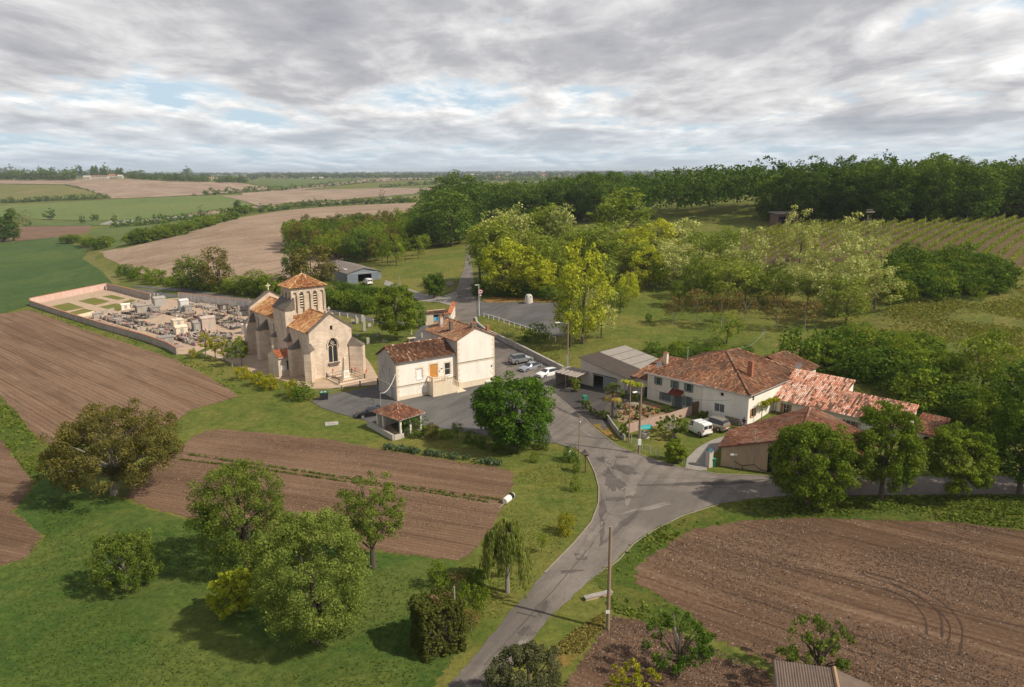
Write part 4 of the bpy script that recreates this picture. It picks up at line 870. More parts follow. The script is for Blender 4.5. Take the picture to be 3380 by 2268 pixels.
def memorial():
    O = G(*z1(1348, 1390)); t = thing('war_memorial', 'white stone obelisk on a square base inside the low railing before the church', 'monument', O, 51)
    m = MB(); m.bx(-1.0, 1.0, -1.0, 1.0, -.1, .22); m.bx(-.75, .75, -.75, .75, .22, .5); m.obj('step', M_quoin, t)
    m = MB(); m.bx(-.52, .52, -.52, .52, .5, 1.75); m.obj('pedestal', M_white, t); m = MB(); m.bx(-.3, .3, -.54, -.521, .8, 1.5); m.obj('name_panel', M_quoin, t)
    m = MB(); m.add([(-.4, -.4, 1.75), (.4, -.4, 1.75), (.4, .4, 1.75), (-.4, .4, 1.75), (-.24, -.24, 3.9), (.24, -.24, 3.9), (.24, .24, 3.9), (-.24, .24, 3.9), (0, 0, 4.2)], [(0, 1, 5, 4), (1, 2, 6, 5), (2, 3, 7, 6), (3, 0, 4, 7), (4, 5, 8), (5, 6, 8), (6, 7, 8), (7, 4, 8)]); m.obj('obelisk', M_tower, t)
    t2 = thing('memorial_railing', 'low black iron railing on a stone kerb round the obelisk', 'railing', O, 51); s = 2.45
    for a, b, c, d in ((-s, s, -s-.12, -s+.12), (-s, s, s-.12, s+.12), (-s-.12, -s+.12, -s, s), (s-.12, s+.12, -s, s)): MB().bx(a, b, c, d, -.2, .22).obj('kerb_stone', M_quoin, t2)
    for k in range(4):
        r = MB(); P = [(-s, -s), (s, -s), (s, s), (-s, s)]; a, b = P[k], P[(k+1) % 4]
        for z in (.4, .95): r.tube([(*a, z), (*b, z)], .022, 4)
        for i in range(15): q = i/14; r.tube([(a[0]+(b[0]-a[0])*q, a[1]+(b[1]-a[1])*q, .2), (a[0]+(b[0]-a[0])*q, a[1]+(b[1]-a[1])*q, .97)], .013, 3)
        r.obj('rail_panel', M_black, t2); MB().bx(a[0]-.06, a[0]+.06, a[1]-.06, a[1]+.06, .2, 1.1).obj('post', M_black, t2)
    Mr = plain('red_cloth', (.55, .03, .03), .8)
    for i, (x, y, l) in enumerate(((z1(1180, 1290)[0], z1(1180, 1290)[1], 'small red flag at the left railing post of the obelisk'), (z1(1412, 1260)[0], z1(1412, 1260)[1], 'small red flag behind the obelisk'), (z1(1527, 1310)[0], z1(1527, 1310)[1], 'small red flag at the right railing post'))):
        g = O+np.array([(-2.6, 1.3, 0), (1.2, 2.2, 0), (3.5, .6, 0)][i]); g[2] = float(hz(g[0], g[1]))
        tt = thing('flag', l, 'flag', g, 40); MB().tube([(0, 0, 0), (0, 0, 1.6)], .02, 4).obj('pole', M_black, tt); f = MB(); f.add([(0, 0, 1.6), (.3, .05, 1.45), (.28, .02, 1.05), (0, 0, 1.15)], [(0, 1, 2, 3), (3, 2, 1, 0)]); f.obj('cloth', Mr, tt)
memorial()
# ------------------------------------------------------------ farmhouse and its outbuildings
def farmhouse():
    O = G(*z4(1752, 862)); H = 46
    t = thing('farmhouse', 'large square two storey farmhouse with a hipped brown tile roof and sage shutters', 'house', O, H)
    L, De, ez, az = 17.2, 15.5, 4.75, 8.05; F = -.8
    w = MB()
    # front wall runs along y (x=0), seen from the left front
    fw = [(15.2, 3.05, .75, 1.15), (12.2, 3.05, .78, 1.15), (9.75, 3.05, .85, 1.2), (13.75, .75, 1.5, 1.25), (11.55, 0, 1.15, 2.05), (9.75, .75, .85, 1.5), (4.15, 3.6, .5, .5), (4.5, 1.05, 1.65, 1.3)]
    P = wall(w, (0, L), (0, -1), [(0, F), (L, F), (L, ez), (0, ez)], [rect(L-a, b, c, d) for a, b, c, d in fw])
    def PP(u, z, off=0.): return P(u, z, off)
    for i, (a, b, c, d) in enumerate(fw):
        if i == 4: opening(t, PP, 0, (0, -1), 'door', L-a, b, c, d, M_curtain, shut=M_shut, label='pale front door between sage shutters')
        elif i == 6: opening(t, PP, 0, (0, -1), 'hole', L-a, b, c, d, name='vent_hole')
        elif i == 7: opening(t, PP, 0, (0, -1), 'window', L-a, b, c, d, M_white, M_curtain, bars=(1, 0), label='wide curtained window in the white end of the front wall')
        else: opening(t, PP, 0, (0, -1), 'window', L-a, b, c, d, M_shut, M_curtain if i % 2 else M_glass, shut=M_shut, bars=(1, 1))
    sw = [(1.35, 3.5, .55, .75), (1.45, 1.1, .8, 1.25)]
    P2 = wall(w, (0, 0), (1, 0), [(0, F), (De, F), (De, ez), (0, ez)], [rect(*s_) for s_ in sw], m=1)
    opening(t, P2, 0, (1, 0), 'hole', *sw[0], name='vent_hole'); opening(t, P2, 0, (1, 0), 'window', *sw[1], M_shutb, M_glass, bars=(0, 0), shut=M_shutb)
    wall(w, (De, 0), (0, 1), [(0, F), (L, F), (L, ez), (0, ez)]); wall(w, (De, L), (-1, 0), [(0, F), (De, F), (De, ez), (0, ez)])
    w.obj('wall', [M_render, M_renderw], t)
    b = MB(); b.bx(-.03, -.003, 0, 7.25, F, ez-.1); b_ = b
    P3b = wall(MB(), (0, 0), (1, 0), [(0, 0), (1, 0), (1, 1)])
    # the white limewashed end: its own thin render coat with holes
    wc = MB(); wall(wc, (-.02, 7.3), (0, -1), [(0, F), (7.3, F), (7.3, ez), (0, ez)], [rect(7.3-4.15, 3.6, .5, .5), rect(7.3-4.5, 1.05, 1.65, 1.3)], .03); wc.obj('limewashed_wall', M_renderw, t)
    o = .45; q = (az-ez)/8.0; z0 = ez-q*o*.5
    A, B, C_, D_ = (-o, L+o, z0), (-o, -o, z0), (De+o, -o, z0), (De+o, L+o, z0); r1, r2 = (7.9, 8.3, az), (10.8, 8.0, az)
    r = MB(); roofslope(r, [A, B, r1]); 
    roofslope(r, [B, C_, r2, r1]); roofslope(r, [C_, D_, r2]); roofslope(r, [D_, A, r1, r2])
    for a, c in ((A, r1), (B, r1), (C_, r2), (D_, r2), (r1, r2)): ridge(r, (a[0], a[1], a[2]+.08), (c[0], c[1], c[2]+.06), .14)
    ro = r.obj('roof', M_T_farm, t, rnd=True)
    chimney(t, 4.9, 2.6, 5.6, 8.15, .55, .75, M_brick, parent=ro)
    p = MB(); p.tube([(6, 14, 5.4), (6, 14, 8.2)], .06); p.obj('vent_pipe', M_zinc, ro)
    g = MB(); gutter(g, (-o-.04, 7, z0-.02), (-o-.04, L+o, z0-.02), .08); g.obj('gutter', M_white, t); g = MB(); gutter(g, (-.1, -.06, 0), (-.1, -.06, ez-.2), .05); g.obj('downpipe', M_white, t)
    g = MB(); gutter(g, (-o-.04, -o, z0-.02), (-o-.04, 7, z0-.02), .07); g.obj('gutter', M_zinc, t); g = MB(); gutter(g, (-o, -o-.04, z0-.02), (De, -o-.04, z0-.02), .07); g.obj('gutter', M_zinc, t)
    # tiled hood over the door
    hd = MB(); roofslope(hd, [(-1.15, 12.6, 2.35), (-1.15, 10.5, 2.35), (0, 10.5, 2.95), (0, 12.6, 2.95)]); hd.obj('door_hood', M_redroof, t)
    f = MB(); f.box((-.35, 2.0, .25), (.1, 2.3, .95)); 
    f2 = MB()
    for k in range(5): f2.bx(-.46, -.35, .9, 3.2, -.3+.26*k, -.1+.26*k)
    o_ = f2.obj('timber_stack', M_woodg); o_.location = t.location; o_.rotation_euler = t.rotation_euler; tag(o_, 'stack of grey boards leaning against the white farmhouse wall', 'boards')
    # rear wing
    t2 = thing('rear_wing', 'lower wing with hipped brown tile roof behind the farmhouse', 'house', O+np.array([0, 0, .5]), H)
    w = MB(); x0, x1, y0, y1 = De+.0, De+6.5, .3, 9.; e = 4.2
    for o1, d1, l1 in (((x0, y0), (1, 0), x1-x0), ((x1, y0), (0, 1), y1-y0), ((x1, y1), (-1, 0), x1-x0)): wall(w, o1, d1, [(0, F-1), (l1, F-1), (l1, e), (0, e)])
    w.obj('wall', M_render, t2); r = MB(); c = [(x0-2.5, y0-.4, e-.15), (x1+.4, y0-.4, e-.15), (x1+.4, y1+.4, e-.15), (x0-2.5, y1+.4, e-.15)]; p1, p2 = (x0-1.5, 4.6, 6.35), (x1-2.6, 4.4, 6.35)
    roofslope(r, [c[0], c[1], p2, p1]); roofslope(r, [c[1], c[2], p2]); roofslope(r, [c[2], c[3], p1, p2]); 
    for a, b in ((c[1], p2), (c[2], p2), (p1, p2)): ridge(r, a, b)
    r.obj('roof', M_T_farm, t2, rnd=True)
    return O
FO = farmhouse()
def white_annex():
    H = 46; t = thing('long_cottage', 'long low white cottage with bright orange patched tile roof, right of the farmhouse', 'house', FO, H)
    F = -.8; w = MB(); x0, x1, y0, y1 = 7.5, 13.6, -.1, -8.9; ea, eb = 2.65, 5.6
    wall(w, (x0, y0), (0, -1), [(0, F), (8.8, F), (8.8, ea), (0, ea)], [rect(1.9, .6, .9, 1.5)]); wall(w, (x0, y1), (1, 0), [(0, F), (x1-x0, F), (x1-x0, eb), (0, ea)]); wall(w, (x1, y1), (0, 1), [(0, F), (8.8, F), (8.8, eb), (0, eb)])
    y2 = -18.2; x2 = 11.4; ec = 4.55
    P = wall(w, (x0, y1), (0, -1), [(0, F), (9.3, F), (9.3, ea), (0, ea)], [rect(2.4, .7, 1.4, 1.1), rect(6.8, .2, .9, 1.8)]); wall(w, (x0, y2), (1, 0), [(0, F), (x2-x0, F), (x2-x0, ec), (0, ea)]); wall(w, (x2, y2), (0, 1), [(0, F), (9.3, F), (9.3, ec), (0, ec)])
    w.obj('wall', [M_renderw], t)
    PA = lambda u, z, off=0.: (x0+off, y0-u, z)
    opening(t, PA, 0, (0, -1), 'window', 1.9, .6, .9, 1.5, M_white, shut=M_shutb); opening(t, P, 0, (0, -1), 'window', 2.4, .7, 1.4, 1.1, M_white, M_curtain, shut=M_shutb, bars=(1, 0)); opening(t, P, 0, (0, -1), 'door', 6.8, .2, .9, 1.8, M_wood)
    s1 = (eb-ea)/(x1-x0); r = MB(); roofslope(r, [(x0-.4, y0+.1, ea-.1), (x0-.4, y1+.1, ea-.1), (x1+.3, y1-.15, eb+.2), (x1+.3, y0+.1, eb+.2)], cw=.26, rs_=.58, patch=3.)
    roofslope(r, [(x0-.4, y1+.1, ea-.1), (x0-.4, y2-.2, ea-.1), (x2+.2, y2-.2, ec+.15), (x2+.2, y1+.1, ec+.15)], cw=.26, rs_=.58, patch=3.)
    r.obj('roof', M_T_bright, t, rnd=True)
    chimney(t, 8.9, -15.4, 3.0, 5.0, .8, .8, M_renderg, False); g = MB(); gutter(g, (x0-.45, y0, ea-.14), (x0-.45, y2-.2, ea-.14), .07); g.obj('gutter', M_zinc, t); g = MB(); gutter(g, (x0-.1, -12.6, 0), (x0-.1, -12.6, ea-.2), .04); g.obj('downpipe', M_zinc, t)
    # low wall and glazed lean-to between house and cottage
    m = MB(); m.bx(5.6, 7.4, -3.0, -.2, -.5, 2.0); 
    t3 = thing('lean_to_shed', 'low tiled shed at the far end of the long cottage, with an arched doorway', 'shed', FO, H)
    w = MB(); a0, a1, b0, b1 = 9.2, 13.6, -18.3, -21.6
    P = wall(w, (a0, b0), (0, -1), [(0, F), (3.3, F), (3.3, 1.9), (0, 1.9)], [arch(2.2, F+.4, 1.1, 1.9)]); wall(w, (a0, b1), (1, 0), [(0, F), (4.4, F), (4.4, 3.0), (0, 1.9)]); wall(w, (a1, b1), (0, 1), [(0, F), (3.3, F), (3.3, 3.0), (0, 3.0)]); w.obj('wall', M_renderg, t3)
    opening(t3, P, 0, (0, -1), 'hole', 2.2, F+.4, 1.1, 1.9, dep=.17, name='doorway')
    r = MB(); roofslope(r, [(a0-.3, b0+.05, 1.85), (a0-.3, b1-.2, 1.85), (a1+.2, b1-.2, 3.1), (a1+.2, b0+.05, 3.1)]); r.obj('roof', M_T_barn, t3, rnd=True)
    # satellite dish on the ridge
    d = thing('satellite_dish', 'pale round satellite dish on the ridge end of the long cottage', 'satellite dish', t.matrix_world @ Vector((0, 0, 0)), H)
    d.location = Vector(FO)+Matrix.Rotation(R(90-H), 3, 'Z') @ Vector((13.3, -.9, 5.6)); dish(d, .48)
def dish(t, r):
    m = MB(); m.lathe([(.02, .10), (r*.5, .13), (r*.85, .2), (r, .28), (r*1.0, .26), (r*.8, .17), (r*.4, .1), (.02, .07)], (0, 0, 0), 16); o = m.obj('reflector', plain('dish_grey', (.55, .53, .5), .5), t, 50); o.location = (0, 0, .9); o.rotation_euler = (R(65), 0, R(-100))
    MB().tube([(0, 0, -.3), (0, 0, .95)], .035, 6).obj('mast', M_zinc, t); MB().tube([(0, 0, .6), (-.5, -.2, 1.05)], .02, 4).obj('feed_arm', M_zinc, t)
white_annex()
def barn():
    O = G(*z5(228, 1218)); H = 27
    t = thing('barn', 'earth coloured barn with dark red tiled roof at the road bend behind the round tree', 'barn', O, H)
    F = -.6; Wt = 15.4; xr = 8.9; De = 15.0; e = 2.55; a = 5.15
    w = MB(); P = wall(w, (0, -Wt), (0, 1), [(0, F), (Wt, F), (Wt, e), (Wt-xr, a), (0, e+.3)], [])
    w = MB(); # front gable wall, outward normal -x: runs along -y
    P = wall(w, (0, 0), (0, -1), [(0, F), (Wt, F), (Wt, e+.2), (xr, a), (0, e)], [rect(5.9, F+.6, .75, 3.2), rect(12.5, .2, 2.2, 2.4)])
    opening(t, P, 0, (0, -1), 'hole', 5.9, F+.6, .75, 3.2, name='tall_slot_doorway'); opening(t, P, 0, (0, -1), 'door', 12.5, .2, 2.2, 2.4, M_wood)
    D1, D2, D3 = 6.4, 12.8, 12.6; lb = math.hypot(D2-D1, xr)      # the back is cut off at an angle
    wall(w, (D2, -xr), ((D1-D2)/lb, xr/lb), [(0, F), (lb, F), (lb, e), (0, a)]); wall(w, (D3, -Wt), ((D2-D3)/(Wt-xr), (Wt-xr)/math.hypot(Wt-xr, D2-D3)), [(0, F), (Wt-xr, F), (Wt-xr, a), (0, e+.2)])
    wall(w, (D1, 0), (-1, 0), [(0, F), (D1, F), (D1, e), (0, e)]); wall(w, (0, -Wt), (1, 0), [(0, F), (D3, F), (D3, e+.2), (0, e+.2)])
    w.obj('wall', M_mud, t)
    r = MB(); q = (a-e)/xr
    roofslope(r, [(D1+.25, .35, e-.08), (-.3, .35, e-.08), (-.3, -xr, a+.05), (D2+.35, -xr, a+.05)]); roofslope(r, [(-.3, -Wt-.3, e+.12), (D3+.3, -Wt-.3, e+.12), (D2+.35, -xr, a+.05), (-.3, -xr, a+.05)])
    ridge(r, (-.3, -xr, a+.1), (D2+.3, -xr, a+.1), .16); r.obj('roof', M_T_barn, t, rnd=True)
    v = MB(); v.tube([(-.08, -1.6, .9), (-.1, -2.6, .5), (-.1, -4.0, .9), (-.1, -4.8, .4), (-.1, -6.0, .3)], .035, 5); v.tube([(-.1, -2.6, .5), (-.1, -2.9, -.4)], .04, 5); v.obj('bare_vine', M_black, t)
    p = MB(); p.tube([(-.15, -3.9, 1.0), (-.15, -3.9, 5.4)], .04, 5); p.obj('cable_mast', M_zinc, t)
barn()
def garage():
    O = G(*z4(230, 470)); H = 46
    t = thing('garage_barn', 'low garage with patched grey fibre cement roof and a sliding door, left of the farmhouse', 'garage', O, H)
    F = -.8; w = MB(); W_ = 9.8
    # front wall along -y from y=2.6 (left) to y=-7.2; roof slopes down toward -y
    P = wall(w, (0, 2.7), (0, -1), [(0, F), (W_, F), (W_, 2.9), (0, 4.45)], [rect(5.15, F+.5, 4.9, 2.75)])
    wall(w, (0, 2.7-W_), (1, 0), [(0, F), (12, F), (12, 2.9), (0, 2.9)]); wall(w, (12, 2.7-W_), (0, 1), [(0, F), (W_, F), (W_, 4.45), (0, 2.9)]); wall(w, (12, 2.7), (-1, 0), [(0, F), (12, F), (12, 4.45), (0, 4.45)])
    w.obj('wall', M_renderg, t)
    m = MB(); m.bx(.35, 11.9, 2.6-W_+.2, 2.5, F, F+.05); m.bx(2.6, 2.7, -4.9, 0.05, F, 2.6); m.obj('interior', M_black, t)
    m = MB(); m.bx(-.1, -.02, -5.05, -2.2, F+.45, 2.2); m.obj('sliding_door', plain('blue_grey_door', (.17, .19, .21), .6), t); m = MB(); m.bx(-.14, -.03, -5.2, .15, 2.22, 2.36); m.obj('door_rail', M_woodg, t)
    r = MB()
    def corr(x0, x1, mt, zoff):
        n = int((x1-x0)/.12); vs, fs = [], []
        for i in range(n+1):
            x = x0+(x1-x0)*i/n; z = .035*(i % 2)
            for y, zz in ((3.0, 4.6), (-7.45, 2.95)): vs.append((x, y, zz+z+zoff))
        for i in range(n): fs.append((2*i, 2*i+1, 2*i+3, 2*i+2))
        r.add(vs, fs, mt)
    corr(-.35, 5.2, 0, 0); corr(5.2, 12.3, 1, .0)
    r.add([(-.35, 3, 4.56), (12.3, 3, 4.56), (12.3, -7.45, 2.9), (-.35, -7.45, 2.9)], [(0, 1, 2, 3)], 0)
    for k in range(5): r.add([(-.3, 3-2.3*k, 4.65-.363*k), (12.2, 3-2.3*k, 4.65-.363*k), (12.2, 2.9-2.3*k, 4.63-.363*k), (-.3, 2.9-2.3*k, 4.63-.363*k)], [(0, 1, 2, 3)], 0)
    r.obj('roof', [M_fibro, M_fibrol], t)
    # link building between garage and farmhouse: white door, small tiled roof
    t2 = thing('link_house', 'small low house joining garage and farmhouse, with sage shutters and stone chimney', 'house', O, H)
    w = MB(); y0, y1 = -7.15, -12.2; x0 = 1.2
    P = wall(w, (x0, y0), (0, -1), [(0, F), (-y1+y0, F), (-y1+y0, 3.2), (0, 3.2)], [rect(3.0, F+.6, 1.2, 2.0)]); wall(w, (x0, y1), (1, 0), [(0, F), (9, F), (9, 3.2), (0, 3.2)]); wall(w, (x0, y0), (1, 0), [(0, F), (9, F), (9, 3.2), (0, 3.2)]); w.obj('wall', M_renderg, t2)
    opening(t2, P, 0, (0, -1), 'door', 3.0, F+.6, 1.2, 2.0, M_glass, shut=M_shut)
    r = MB(); roofslope(r, [(x0-.4, y0+.1, 3.1), (x0-.4, y1-.3, 3.1), (x0+9, y1-.3, 4.9), (x0+9, y0+.1, 4.9)]); r.obj('roof', M_T_farm, t2, rnd=True)
    chimney(t2, 7.2, -9.3, 3.8, 6.2, .5, .7, M_quoin, True); 
    d = thing('satellite_dish', 'white satellite dish on the low roof beside the stone chimney', 'satellite dish', (0, 0, 0), H); d.location = Vector(O)+Matrix.Rotation(R(90-H), 3, 'Z') @ Vector((5.2, -9.6, 3.7)); dish(d, .55)
    # open lean-to with vines, left
    t3 = thing('open_lean_to', 'open lean-to with a rusty sheet roof against the garage end, overgrown by creeper', 'shed', O, H)
    m = MB(); n = 22; vs = []
    for i in range(n+1):
        y = .9+5.0*i/n
        for x, z in ((-3.2, 2.05), (.3, 2.45)): vs.append((x, y, z+.05*(i % 2)+.06*math.sin(i*1.7)))
    m.add(vs, [(2*i, 2*i+1, 2*i+3, 2*i+2) for i in range(n)]); m.obj('sheet_roof', plain('rusty_sheet', (.30, .26, .23), .7, .2, .3, 1.2), t3)
    for x, y in ((-3, 1.1), (-3, 5.7), (-3, 3.4)): MB().tube([(x, y, F), (x, y, 2.05)], .07, 5).obj('post', M_woodg, t3)
    m = MB(); m.bx(-2.9, .0, 5.6, 5.75, F, 2.0); m.obj('back_wall', M_woodg, t3)
    q = thing('workbench', 'brown wooden bench inside the open lean-to', 'bench', O, H); m = MB(); m.bx(-2.2, -1.5, 1.6, 3.9, .35, .42); m.obj('seat', M_wood, q)
    for x in (-2.1, -1.6):
        for y in (1.7, 3.8): MB().bx(x-.04, x+.04, y-.04, y+.04, -.4, .35).obj('leg', M_wood, q)
garage()
# ------------------------------------------------------------ metal hangar
def hangar():
    O = G(*z6(415, 690)); H = 58
    t = thing('metal_hangar', 'grey corrugated metal hangar with open front and weathered roof among the trees', 'hangar', O, H)
    W_, L, e, a = 10.9, 24, 3.6, 4.95; F = -1.
    w = MB(); P = wall(w, (0, 0), (1, 0), [(0, F), (W_, F), (W_, e), (W_/2, a), (0, e)], [rect(5.6, F+.2, 4.4, 3.9)], .1)
    wall(w, (W_, 0), (0, 1), [(0, F), (L, F), (L, e), (0, e)]); wall(w, (0, L), (0, -1), [(0, F), (L, F), (L, e), (0, e)])
    wall(w, (W_, L), (-1, 0), [(0, F), (W_, F), (W_, e), (W_/2, a), (0, e)])
    for i in range(36):
        x = .15+i*.295
        if not 3.2 < x < 8.: w.bx(x, x+.12, -.05, -.003, F, min(e, e)-.15)
    w.obj('cladding', M_metal, t)
    m = MB(); m.bx(-.05, W_+.05, -.08, -.055, e-.2, e+.02); m.obj('fascia', M_zinc, t)
    m = MB(); m.bx(.2, W_-.2, .3, L-.2, F, F+.06); m.obj('floor', M_dark, t)
    r = MB()
    for s_ in (0, 1):
        n = 150; vs = []
        for i in range(n+1):
            y = -.4+(L+.8)*i/n
            for x, z in (((-.35, e-.02), (W_/2, a+.08)) if s_ == 0 else ((W_/2, a+.08), (W_+.35, e-.02))): vs.append((x, y, z+.05*(i % 2)))
        r.add(vs, [(2*i, 2*i+1, 2*i+3, 2*i+2) for i in range(n)])
    ro = r.obj('roof', plain('weathered_sheet', (.175, .15, .135), .8, .1, .25, .7), t)
    for x, y, z in ((1.6, 6, e+.65), (7.0, 3, e+.95), (1.8, 13, e+.65)): MB().bx(x-.4, x+.4, y-.9, y+.9, z-.1, z).obj('roof_light', M_white, ro)
    return O
HO = hangar()
# ------------------------------------------------------------ roadside hut with a blue poster, and the sloped tiled wall next to it
def hut():
    O = G(*z6(1510, 1255)); t = thing('wash_house', 'small stone hut with a wide opening showing a blue mural beside the upper road', 'hut', O, 78)
    w = MB(); F = -.4; P = wall(w, (0, 0), (1, 0), [(0, F), (5.2, F), (5.2, 3.0), (0, 2.7)], [rect(3.0, .6, 2.3, 1.9)], .25); wall(w, (5.2, 0), (0, 1), [(0, F), (4.5, F), (4.5, 3.0), (0, 3.0)]); wall(w, (0, 4.5), (0, -1), [(0, F), (4.5, F), (4.5, 2.7), (0, 2.7)]); wall(w, (5.2, 4.5), (-1, 0), [(0, F), (5.2, F), (5.2, 2.7), (0, 3)]); w.obj('wall', M_quoin, t)
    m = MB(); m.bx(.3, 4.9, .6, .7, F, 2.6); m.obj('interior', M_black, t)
    m = MB(); m.bx(1.9, 4.05, .3, .34, .6, 1.9); m.obj('blue_mural', mural(), t)
    r = MB(); roofslope(r, [(-.2, -.25, 2.85), (5.3, -.25, 3.1), (5.3, .9, 3.4), (-.2, .9, 3.15)]); r.obj('roof', M_T_hall, t, rnd=True)
    t2 = thing('ramp_wall', 'cream wall with a steep orange tiled top and small dark vents beside the stone hut', 'wall', O+np.array([5.6, -.5, 0]), 5)
    w = MB(); w.prism([(0, -.25), (6.5, -.25), (6.5, .25), (0, .25)], F, [2.9, 4.3, 4.3, 2.9]); w.obj('wall', M_render, t2)
    r = MB(); roofslope(r, [(-.1, -.45, 2.85), (6.6, -.45, 4.3), (6.6, .45, 4.55), (-.1, .45, 3.1)]); r.obj('tiled_coping', M_T_red, t2, rnd=True)
    for k in range(5): MB().bx(.8+k*1.1, 1.05+k*1.1, -.27, -.252, 1.6+k*.25, 1.85+k*.25).obj('vent', M_black, t2)
def mural():
    m, N, L, b, o = newmat('blue_mural'); v = MAPP(N, L); f = NZ(N, L, v, .9, 3, .5, .6)
    L.new(RAMP(N, L, f, [(.40, (.02, .22, .50)), (.50, (.05, .36, .58)), (.56, (.30, .48, .45)), (.64, (.10, .16, .16))]), b.inputs[0]); return m
hut()
def corner_shed():
    # eave and ridge corners measured in the photograph, heights assumed
    A, B, C_ = atz(*zb(1112, 708), 3.6), atz(*zb(1408, 748), 3.6), atz(*zb(1040, 838), 2.9)
    h = math.degrees(math.atan2(B[0]-A[0], B[1]-A[1])); l = math.hypot(B[0]-A[0], B[1]-A[1])
    t = thing('garden_shed', 'weathered brown corrugated shed with mossy ridge cap in the lower right corner', 'shed', (A[0], A[1], 0), h)
    w = MB(); w.bx(.1, 5.9, -4.5, -.1, -.3, 2.7); w.obj('wall', M_woodg, t)
    r = MB(); n = 44
    def slope(x0, x1, y0, za_, y1, zb_, along='x'):
        vs = []
        for i in range(n+1):
            q = i/n
            if along == 'x': x = x0+(x1-x0)*q; vs += [(x, y0, za_+.05*(i % 2)), (x, y1, zb_+.05*(i % 2))]
        r.add(vs, [(2*i, 2*i+1, 2*i+3, 2*i+2) for i in range(n)]); r.add([(x0, y0, za_-.04), (x1, y0, za_-.04), (x1, y1, zb_-.04), (x0, y1, zb_-.04)], [(0, 1, 2, 3)])
    slope(0, l, 0, 3.6, -5, 2.5)
    vs = []
    for i in range(n+1):
        q = i/n; y = 0-5*q; z = 3.6-1.1*q; vs += [(l, y, z+.05*(i % 2)), (l+3.2*(1-.0*q), y, z-1.2+.05*(i % 2))]
    r.add(vs, [(2*i, 2*i+1, 2*i+3, 2*i+2) for i in range(n)]); r.add([(l, 0, 3.56), (l+3.2, 0, 2.36), (l+3.2, -5, 1.26), (l, -5, 2.46)], [(0, 1, 2, 3)])
    ro = r.obj('roof', stained('rusty_fibre', (.17, .125, .10), (.08, .065, .055), .7, 1.3), t)
    m = MB(); m.tube([(l, 0, 3.66), (l, -5, 2.56)], .16, 6); m.obj('ridge_cap', stained('mossy_cap', (.38, .24, .15), (.20, .17, .08), .6, 3.), t)
corner_shed()
